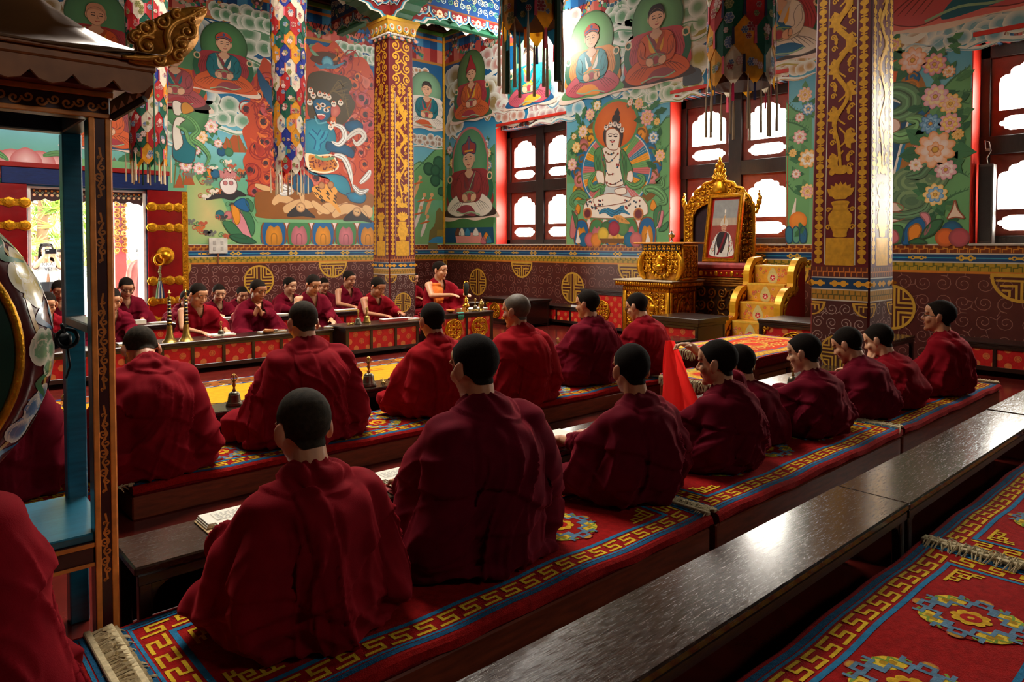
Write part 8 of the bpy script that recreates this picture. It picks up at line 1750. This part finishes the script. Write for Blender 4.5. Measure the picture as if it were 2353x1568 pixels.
# ---- visitors outside the door
def visitor(label, u, v, Y, feet, facing, top, bottom, hair, hairlen=0, wr=None, wl=None, hs=1.02, robe=False, cap=None, gl=False, seed=0):
    q = onY(u, v, Y); hz = q.z - feet; t = thing('person', label, 'person', (q.x, Y, feet), facing, 'visitors outside the door'); S = hz / 1.5
    HM = Matrix.Translation((0, .02, hz)) @ Matrix.Rotation(R(-4), 4, 'X'); b = MB(); add_head(b, HM, hs); Nb = Vector((0, -.01, hz - .17)); b.rc((0, 0, hz - .06), .05, Nb, .055)
    hip = Vector((0, 0, .86 * S)); b.rc(hip, .13, Nb + Vector((0, 0, -.12)), .13, sx=1.1); sh = {s: Nb + Vector((s * .155, 0, -.06)) for s in (-1, 1)}; W = {-1: Vector(wl or (-.2, .05, .8 * S)), 1: Vector(wr or (.2, .05, .8 * S))}; E = {}
    for s in (-1, 1):
        E[s] = (sh[s] + W[s]) / 2 + Vector((s * .06, -.04, -.1 if W[s].z > 1 else 0)); b.rc(Nb, .05, sh[s], .05); b.rc(sh[s], .05, E[s], .04); b.rc(E[s], .038, W[s], .026); add_hand(b, W[s], (W[s] - E[s]), (0, -1, .3), -s, .95, .8)
        b.rc((s * .085, 0, .84 * S), .085, (s * .09, 0, .45 * S), .06); b.rc((s * .09, 0, .45 * S), .055, (s * .09, -.01, .06), .04); b.rc((s * .09, 0, .035), .035, (s * .1, .14, .03), .03)
    V, F = remesh(b, .007); V = smooth_np(V, F, 2, .45); sk = np.array(lin(SKINS[2])); col = np.tile(sk, (len(V), 1)); P = paint_head(V, HM, hs, sk, col); link('body', np_mesh('body', V, F, M_skin, col), t); N = normals_np(V, F)
    if cap is None:
        link('hair', np_mesh('hair', V + N * .006, F[hair_mask(P, F)], M_hair), t)
        if hairlen:
            h = MB()
            for k in range(26): w = PI * (1.02 + .96 * k / 25); x_, y_ = .083 * math.cos(w), .1 * math.sin(w); h.tube([HM @ Vector((x_ * .7, y_ * .6, .115)), HM @ Vector((x_, y_, .03)), HM @ Vector((x_ * 1.12, y_ * .95, -.1)), HM @ Vector((x_ * 1.1, y_ * .8 + .01, -.12 - hairlen))], [.018, .02, .018, .006], 6)
            h.build('long_hair', M_hair, t, True)
    else: h = MB(); i0 = 0; h.lathe([(.1, .03), (.098, .075), (.07, .115), (.001, .125)], 18).lathe([(.125, .028), (.1, .034)], 18); h.xf(HM); h.build('cap', cap, t, True)
    if gl: glasses(t, HM, hs)
    C = V[F].mean(1); g = MB()
    if robe:
        r = MB(); r.rc((0, 0, .12), .26, (0, -.02, hz - .3), .2, sx=1.15); r.rc((0, -.02, hz - .3), .19, Nb + Vector((0, 0, -.02)), .1, sx=1.3)
        for s in (-1, 1): r.rc(sh[s], .08, (s * .2, .0, .8 * S), .12)
        V, F = remesh(r, .016); V = smooth_np(V, F, 5); N = normals_np(V, F); th = np.arctan2(V[:, 0], V[:, 1]); V = V + N * (.016 * (1 - np.abs(np.sin(th * 6 + V[:, 2] * 3))) ** 2)[:, None]; link('robe', np_mesh('robe', V, F, top), t)
    else:
        arm = (np.abs(C[:, 0]) > .13) & (C[:, 2] < sh[1].z - .14); tm = (C[:, 2] > 1.0 * S) & (C[:, 2] < Nb.z - .02) & ((C[:, 1] < .17) & ~((np.abs(C[:, 1]) > .1) & (C[:, 2] > 0) & (C[:, 1] > .12)))
        tm &= np.array([min((Vector(c) - W[1]).length, (Vector(c) - W[-1]).length) for c in C]) > .13
        link('shirt', np_mesh('shirt', V + N * .014, F[tm], top), t); bm = (C[:, 2] < 1.03 * S) & (C[:, 2] > .1) & (np.abs(C[:, 0]) < .19); link('skirt', np_mesh('skirt', V + N * .016, F[bm], bottom), t)
        if bottom.name.startswith('black_skirt'):
            r = MB(); r.rc((0, 0, .3), .19, (0, 0, .96 * S), .13, sx=1.1); r.build('long_skirt', bottom, t, True)
    return t, HM
M_ws = mat('white_shirt', (196, 192, 184), .8); M_bs = mat('black_skirt', (26, 22, 24), .8)
ph = {1: (.06, .30, 1.34 - .0), -1: (-.05, .30, 1.34)}
wv, hv = visitor('woman in white printed T-shirt and black skirt photographing with a phone outside', 106, 578, 13.0, -.25, PI, M_ws, M_bs, 1, .2, wr=(.07, .26, 1.43), wl=(-.07, .26, 1.42), gl=True)
tc = bpy.data.curves.new('shirt_print', 'FONT'); tc.body = 'KKAI\nVE!'; tc.size = .075; tc.align_x = 'CENTER'; tc.extrude = .0005; to = bpy.data.objects.new('shirt_print', tc); COL.objects.link(to)
dg_ = bpy.context.evaluated_depsgraph_get(); tm_ = bpy.data.meshes.new_from_object(to.evaluated_get(dg_)); bpy.data.objects.remove(to); tm_.materials.clear(); tm_.materials.append(mat('shirt_ink', (24, 24, 28), .8)); po_ = link('shirt_print', tm_, wv, (-.0, .157, 1.28)); po_.rotation_euler = (PI / 2, 0, PI)
phn = thing('phone', 'phone held up by the woman outside the door', 'phone', (wv.location.x, 13.0 - .385, -.25 + 1.5)); MB().box(-.075, .075, -.005, .005, -.036, .04, .004).build('case', mat('phone_dark', (30, 30, 34), .3), phn)
for k in range(2): MB().lathe([(.008, 0), (.008, .002), (.001, .003)], 10, (-.05 + k * .02, -.0052, .02), M=Matrix.Rotation(PI / 2, 3, 'X')).build('lens', mat('phone_lens', (200, 200, 205), .2), phn)
visitor('person in white with glasses beside the photographing woman', 141, 590, 13.4, -.25, PI - .5, M_ws, mat('grey_trousers', (90, 90, 96), .8), 1, 0, gl=True, seed=2)
visitor('person in a reddish robe and dark cap standing outside, back turned', 327, 583, 13.6, -.25, -.6, mat('reddish_robe', (136, 66, 56), .85, bump=.2, bscale=60), M_bs, 1, 0, robe=True, cap=mat('dark_cap', (30, 34, 40), .8), seed=3)
# ================================================================ BELLS, BOOKS, VESSELS
M_paper = mat('scripture_paper', None, .7, var=.05)
M_brass = mat('old_brass', (170, 138, 70), .32, .9, var=.25, vscale=30)
M_bronze = mat('bell_bronze', (112, 104, 88), .35, .85, var=.25, vscale=30)
M_silver = mat('silver', (190, 184, 172), .25, .9)
VAJ = [(.001, 0), (.004, .002), (.006, .008), (.013, .014), (.016, .022), (.012, .03), (.006, .036), (.008, .042), (.010, .046), (.008, .05), (.006, .056)]
def bell(label, x, y, z, s=1., gilt=False, group='hand bells on the benches'):
    t = thing('hand_bell', label, 'bell', (x, y, z), rnd.uniform(0, 3), group); k = s
    MB().lathe([(.046 * k, 0), (.048 * k, .004 * k), (.043 * k, .014 * k), (.036 * k, .03 * k), (.032 * k, .055 * k), (.029 * k, .07 * k), (.018 * k, .079 * k), (.006 * k, .082 * k), (.001, .083 * k)], 24).tube([(.0415 * k * math.cos(w * PI / 12), .0415 * k * math.sin(w * PI / 12), .018 * k) for w in range(24)], .002 * k, 5, closed=True).tube([(.031 * k * math.cos(w * PI / 12), .031 * k * math.sin(w * PI / 12), .062 * k) for w in range(24)], .0018 * k, 5, closed=True).build('bell_body', M_brass if gilt else M_bronze, t, True, 60)
    h = MB().lathe([(.008 * k, .08 * k), (.012 * k, .088 * k), (.007 * k, .095 * k), (.006 * k, .104 * k), (.010 * k, .112 * k), (.011 * k, .122 * k), (.006 * k, .13 * k), (.009 * k, .136 * k), (.005 * k, .142 * k), (.004 * k, .178 * k), (.001, .184 * k)], 12)
    for j in range(4):
        w = j * PI / 2; h.tube([(.006 * k * math.cos(w), .006 * k * math.sin(w), .14 * k), (.017 * k * math.cos(w), .017 * k * math.sin(w), .152 * k), (.016 * k * math.cos(w), .016 * k * math.sin(w), .166 * k), (.003 * k * math.cos(w), .003 * k * math.sin(w), .18 * k)], .0028 * k, 5)
    h.build('handle', M_brass, t, True)
def vajra(label, x, y, z, rz=0.):
    m = MB(); M = Matrix.Rotation(PI / 2, 3, 'Y'); m.ell((0, 0, 0), (.012, .011, .011), 10, 8)
    for s in (-1, 1):
        m.lathe([(.008, s * .01), (.012, s * .018), (.006, s * .026), (.004, s * .06), (.001, s * .066)][::s], 10, M=M)
        for j in range(4): w = j * PI / 2 + .4; m.tube([(s * a, r * math.cos(w), r * math.sin(w)) for a, r in ((.022, .006), (.034, .016), (.048, .015), (.062, .003))], .003, 5)
    o = m.build('vajra', M_brass, None, True); o.location = (x, y, z + .017); o.rotation_euler = (0, 0, rz); tag(o, label, 'ritual object', 'small brass ritual objects beside the bells')
bell('bronze bell on the bench at the left elbow of the broad monk', 1.73, 4.60, ZD + .001, 1.12); vajra('small brass ritual object beside the left of the two aisle bench bells', 1.85, 4.60, ZD, .4)
bell('bronze bell on the bench left of the monk with the knotted shawl', 2.70, 4.57, ZD + .001, 1.2); vajra('small brass ritual object at the foot of the bell by the knotted shawl monk', 2.83, 4.58, ZD, 1.2)
bell('bronze bell behind the blue drum stand post', .80, 4.65, ZD + .001, 1.1)
bell('bronze bell between the older monk and the upright dark haired monk', 4.68, 4.57, ZD + .001, 1.0)
q = onZ(1822, 893, ZD); bell('bronze bell beside the spiral notebook', q.x, q.y, ZD + .001, 1.1)
q = onY(508, 773, 7.9); bell('small bronze bell by the open book of the stout monk', q.x, 7.9, .3455, .95)
q = onY(823, 745, 7.72); bell('left bell of the pair on the table with the long book', q.x, 7.72, .3805, 1.0); q = onY(843, 741, 7.8); bell('right gilt bell of the pair on the table with the long book', q.x, 7.8, .3805, 1.1, True)
q = onY(806, 745, 7.68); vajra('small brass ritual object left of the bell pair', q.x, 7.68, .38, .3)
q = onY(1092, 703, 7.55); bell('silver grey bell on the medallion table', q.x, 7.55, .451, .95)
vajra('small brass ritual object before the bell on the medallion table', q.x - .06, 7.48, .45, .2)
def horn(label, u, v):
    q = onY(u, v, 7.86); t = thing('ceremonial_horn', label, 'horn', (q.x, 7.86, .3455), group='pair of upright horns on the long table')
    MB().lathe([(.075, 0), (.07, .006), (.05, .03), (.036, .07), (.030, .13), (.026, .17)], 24).build('bell_end', M_brass, t, True, 60)
    m = MB().lathe([(.024, .1705), (.019, .3), (.014, .44)], 14)
    m.build('black_tube', mat('black_horn_wood', (22, 18, 18), .35), t, True)
    for k in range(7):
        z = .19 + k * .037; MB().lathe([(.0245 - .001 * k, z), (.027 - .001 * k, z + .004), (.0245 - .001 * k, z + .012)], 14).build('ring', M_silver if k % 2 else M_brass, t, True)
    MB().lathe([(.016, .4401), (.02, .45), (.012, .46), (.008, .5), (.02, .505), (.02, .509), (.006, .512), (.004, .54)], 12).build('mouthpiece', M_brass, t, True)
horn('left horn of the upright pair on the long table', 390, 779); horn('right horn of the upright pair on the long table', 428, 777)
def sheets(mb_p, x0, x1, y0, y1, z, txt=True, curl=.0):
    p = mb_p
    for k in range(3): p.lv = 0; MB.box(p, x0 + k * .004, x1 + k * .004, y0 + .002 * k, y1 + .002 * k, z + k * .006, z + k * .006 + .0055, .001, col=(226, 216, 190) if k < 2 else (236, 230, 214))
    if txt:
        p.fmap = lambda a, t, f: (a, t, z + .0181 + f); p.rect(x0 + .045, x1 - .035, y0 + .016, y1 - .014, (206, 196, 176), 1); p.rect(x0 + .047, x1 - .037, y0 + .018, y1 - .016, (234, 228, 212), 1.6)
        n = max(3, int((y1 - y0) / .014)); r = random.Random(int(x0 * 100))
        for j in range(n - 1):
            yy = y0 + .024 + j * (y1 - y0 - .044) / (n - 1); a = x0 + .055
            while a < x1 - .06: w = r.uniform(.008, .03); p.rect(a, min(a + w, x1 - .045), yy - .0016, yy + .0016, (88, 80, 74), 2.4); a += w + .007
def scripture(label, x0, x1, y0, y1, z, cover=(150, 30, 24), group='open long-leaf books'):
    t = thing('open_book', label, 'book', ((x0 + x1) / 2, (y0 + y1) / 2, z + .0008), R(rnd.uniform(-2, 2)), group); a, b = (x1 - x0) / 2, (y1 - y0) / 2
    MB().box(-a - .006, a + .006, -b - .006, b + .006, 0, .005, .002).build('wrapper', mat('book_cloth_%d_%d' % cover[:2], cover, .8), t)
    for (s, nm) in ((1, 'read_leaves'), (-1, 'unread_leaves')):
        p = Paint(lambda *q: q, .0003); sheets(p, -a + (.0 if s > 0 else .02), a, (.006 if s > 0 else -b), (b if s > 0 else -.006), .0055 + (.0 if s > 0 else .006)); p.build(nm, M_paper, t)
scripture('open long-leaf book with two leaf stacks at the left of the nearest boy', .885, 1.36, 2.505, 2.745, ZD, (196, 160, 110))
scripture('open red-edged book left of the second nearest monk', 1.60, 2.08, 2.505, 2.735, ZD)
def block_book(label, x0, x1, y0, y1, z, h=.04, cover=(160, 34, 26), group='closed books and page stacks'):
    t = thing('closed_book', label, 'book', ((x0 + x1) / 2, (y0 + y1) / 2, z + .0008), R(rnd.uniform(-4, 4)), group); a, b = (x1 - x0) / 2, (y1 - y0) / 2
    MB().box(-a, a, -b, b, 0, .004, .001).build('cover', mat('book_cloth_%d_%d' % cover[:2], cover, .8), t); MB().box(-a + .003, a - .003, -b + .003, b - .003, .0041, h, .002).build('pages', mat('red_page_edge', (176, 60, 44), .7) if cover[0] == 160 else mat('page_block', (222, 210, 184), .7), t)
    p = Paint(lambda *q: q, .0003); MB.box(p, -a + .002, a - .002, -b + .002, b - .002, h + .0002, h + .003, .0008, col=(238, 232, 218)); p.build('top_leaf', M_paper, t)
block_book('closed red-edged book on the bench right of the second nearest monk', 2.46, 2.74, 2.52, 2.66, ZD, .045)
nb = thing('notebook', 'white spiral notebook on the bench before the writing boy', 'notebook', (0, 0, 0)); q = onZ(1800, 925, ZD); nb.location = (q.x, q.y, ZD + .0008); nb.rotation_euler = (0, 0, .2)
MB().box(-.13, .13, -.09, .09, 0, .008, .002).build('pages', mat('white_page', (236, 234, 228), .6), nb); m = MB()
for k in range(20): m.tube([(-.12 + k * .0126, -.09 + .008 * math.cos(w * PI / 4), .005 + .008 * math.sin(w * PI / 4)) for w in range(8)], .0012, 4, closed=True)
m.tube([(-.125, -.09, .012), (.125, -.09, .012)], .0015, 4); m.build('spiral', mat('black_wire', (20, 20, 22), .4, .5), nb)
q = onZ(1412, 790, ZD); fp_ = MB().prism([(-.05, 0), (0, .07), (.05, 0), (.045, 0), (0, .063), (-.045, 0)], -.06, .06, 'xz').build('folded_paper', mat('white_page', (236, 234, 228), .6), None, loc=(q.x, q.y, ZD + .0008)); tag(fp_, 'white folded paper on the bench between upright monk and spectacled monk', 'paper')
def row_book(label, u0, u1, v, Y, z, d=.1, **k): a, b = onY(u0, v, Y).x, onY(u1, v, Y).x; block_book(label, a, b, Y - d / 2, Y + d / 2, z, **k)
row_book('long red-sided book before the reaching monk', 876, 944, 737, 7.76, .3805, .11, h=.03)
row_book('pages lying left of the broad monk on the long table', 594, 655, 760, 7.92, .3455, .11, h=.014, cover=(190, 150, 90), group='loose page stacks on the long table')
row_book('pages right of the broad monk on the long table', 748, 790, 752, 7.9, .3455, .11, h=.016, cover=(190, 150, 90), group='loose page stacks on the long table')
row_book('page stack right of the drum stand post on the left table', 268, 300, 780, 7.9, .3455, .14, h=.02, cover=(190, 150, 90))
row_book('thick closed book on the back table before the monk in glasses', 308, 334, 738, 9.3, .4005, .12, h=.05, cover=(120, 40, 30))
row_book('grey papers on the back table right of the monk in glasses', 344, 384, 740, 9.3, .4005, .12, h=.01, cover=(180, 170, 150))
row_book('loose pages on the back table behind the praying monk', 498, 552, 726, 9.3, .4005, .12, h=.012, cover=(180, 170, 150))
row_book('small pages on the back table by the boy with red collar', 632, 660, 722, 9.3, .4005, .1, h=.012, cover=(180, 170, 150))
row_book('open yellow sheets on the back table left of the far pillar', 768, 820, 716, 9.3, .4005, .14, h=.012, cover=(214, 160, 50))
row_book('white sheets at the right end of the table with the bells', 932, 962, 733, 7.75, .3805, .14, h=.012, cover=(190, 150, 60))
scripture('small book being paged by the stout monk', onY(480, 770, 7.95).x, onY(535, 770, 7.95).x, 7.86, 8.06, .3455, (170, 40, 30))
row_book('bright yellow and white sheets on the medallion table', 1060, 1112, 700, 7.72, .4505, .2, h=.02, cover=(226, 170, 50))
def stick(label, u0, u1, v, Y, z):
    a, b = onY(u0, v, Y).x, onY(u1, v, Y).x; t = thing('wooden_mallet', label, 'mallet', (a, Y, z + .03)); L = b - a
    MB().rc((0, 0, 0), .028, (L * .35, 0, -.004), .02).build('head', mat('mallet_wood', (150, 88, 36), .4), t, True); MB().tube([(L * .3, 0, -.002), (L * .5, 0, 0), (L, 0, .0)], [.016, .009, .007], 8).build('handle', MATS['mallet_wood'], t, True)
    for k in range(3): MB().lathe([(.014, -.004), (.016, 0), (.014, .004)], 10, (L * (.45 + .06 * k), 0, 0), M=Matrix.Rotation(PI / 2, 3, 'Y')).build('silver_band', M_silver, t, True)
stick('brown wooden mallet with silver bands lying on pages left of the broad monk', 610, 655, 755, 7.84, .3455)
# ritual table
zt = .4505
def rit(u): return onY(u, 705, 7.6).x
pv = thing('peacock_feather_vase', 'tall gilt vase holding a dark feather fan on the medallion table', 'vase', (rit(1071), 7.6, zt)); MB().lathe([(.035, 0), (.02, .02), (.03, .035), (.05, .06), (.052, .08), (.03, .105), (.018, .115), (.03, .13), (.034, .135), (.022, .16), (.03, .165), (.012, .18), (.01, .2)], 20).build('vase', mat('bright_gilt', (226, 160, 50), .25, .9), pv, True, 50)
m = MB().lathe([(.001, -.03), (.03, -.02), (.045, .06), (.05, .1), (.035, .14), (.001, .155)], 16, sy=.35); m.xf(Matrix.Translation((0, 0, .24))); m.build('feathers', mat('dark_feathers', (28, 34, 20), .7, var=.4, vscale=60), pv, True)
m = MB().tube([(.055 * math.sin(w) * (.6 + .4 * (1 - math.cos(w)) / 2), 0, .3 - .105 * math.cos(w)) for w in np.linspace(.5, 2 * PI - .5, 22)], .005, 6); m.build('gold_edge', MATS['bright_gilt'], pv, True)
bv = thing('lidded_vase', 'small round gilt lidded vase at right end of the medallion table', 'vase', (rit(1108), 7.62, zt)); MB().lathe([(.035, 0), (.022, .02), (.035, .045), (.043, .07), (.036, .095), (.022, .105), (.03, .112), (.012, .128), (.014, .138), (.001, .15)], 18).build('vase', M_brass, bv, True, 50)
for u, lab, c in ((1046, 'small wooden block cup at the left on the medallion table', (176, 104, 40)), (1057, 'taller orange wooden cup on the medallion table', (206, 130, 50))):
    o = MB().lathe([(.03, 0), (.03, .055), (.026, .055), (.025, .01), (.001, .01)], 6).build('wooden_cup', mat('cup_wood_%d' % c[0], c, .5), None, loc=(rit(u), 7.52, zt)); tag(o, lab, 'cup', 'wooden cups on the medallion table')
rb_ = MB().lathe([(.02, 0), (.05, .02), (.06, .04), (.057, .04), (.045, .02), (.001, .012)], 18).build('bowl', mat('bowl_gold', (206, 120, 40), .4, .3), None, True, loc=(rit(1031), 7.56, zt)); tag(rb_, 'gold and dark bowl before the monk in the orange vest', 'bowl')
m = MB(); rr = random.Random(3)
for k in range(16): a = -.045 + k * .006; m.tube([(a, .03, .006), (a, -.006, .006), (a + rr.uniform(-.006, .006), -.014, -.03), (a + rr.uniform(-.01, .01), -.012, -.075 - rr.uniform(0, .02))], [.005, .006, .007, .004], 5)
tc_ = m.build('teal_tassel', mat('teal_thread', (60, 150, 130), .85, var=.3), None, True, loc=(rit(1040), 7.428, zt + .002)); tag(tc_, 'teal tassel cloth hanging over the front of the medallion table', 'cloth')
# column loudspeaker beside the third window
sp_ = thing('column_speaker', 'dark narrow loudspeaker standing in the third window opening at right', 'speaker', (XW + .14, 2.33, 1.3655)); MB().box(-.06, .06, -.07, .07, 0, .86, .008).build('cabinet', mat('speaker_brown', (58, 48, 42), .5), sp_); MB().box(-.066, -.0605, -.055, .055, .03, .83, .002).build('grille', mat('speaker_grille', (44, 38, 34), .8, bump=.4, bscale=400), sp_)
MB().tube([(0, 0, .86), (0, .01, .93), (0, -.03, 1.0), (0, -.01, 1.1), (0, .03, 1.12), (0, .02, 1.0)], .006, 6).build('hook_wire', mat('hook_steel', (150, 146, 138), .4, .8), sp_, True)
MB().box(-.012, -.002, -.02, .02, 1.0, 1.03, .002).build('hook_clip', MATS['hook_steel'], sp_)
sb = thing('white_card', 'small white card on the wall ledge under the far window', 'card', (8.52, 7.95, .336)); MB().box(-.004, .004, -.07, .07, 0, .035, .001).build('card', mat('white_page', (236, 234, 228), .6), sb)
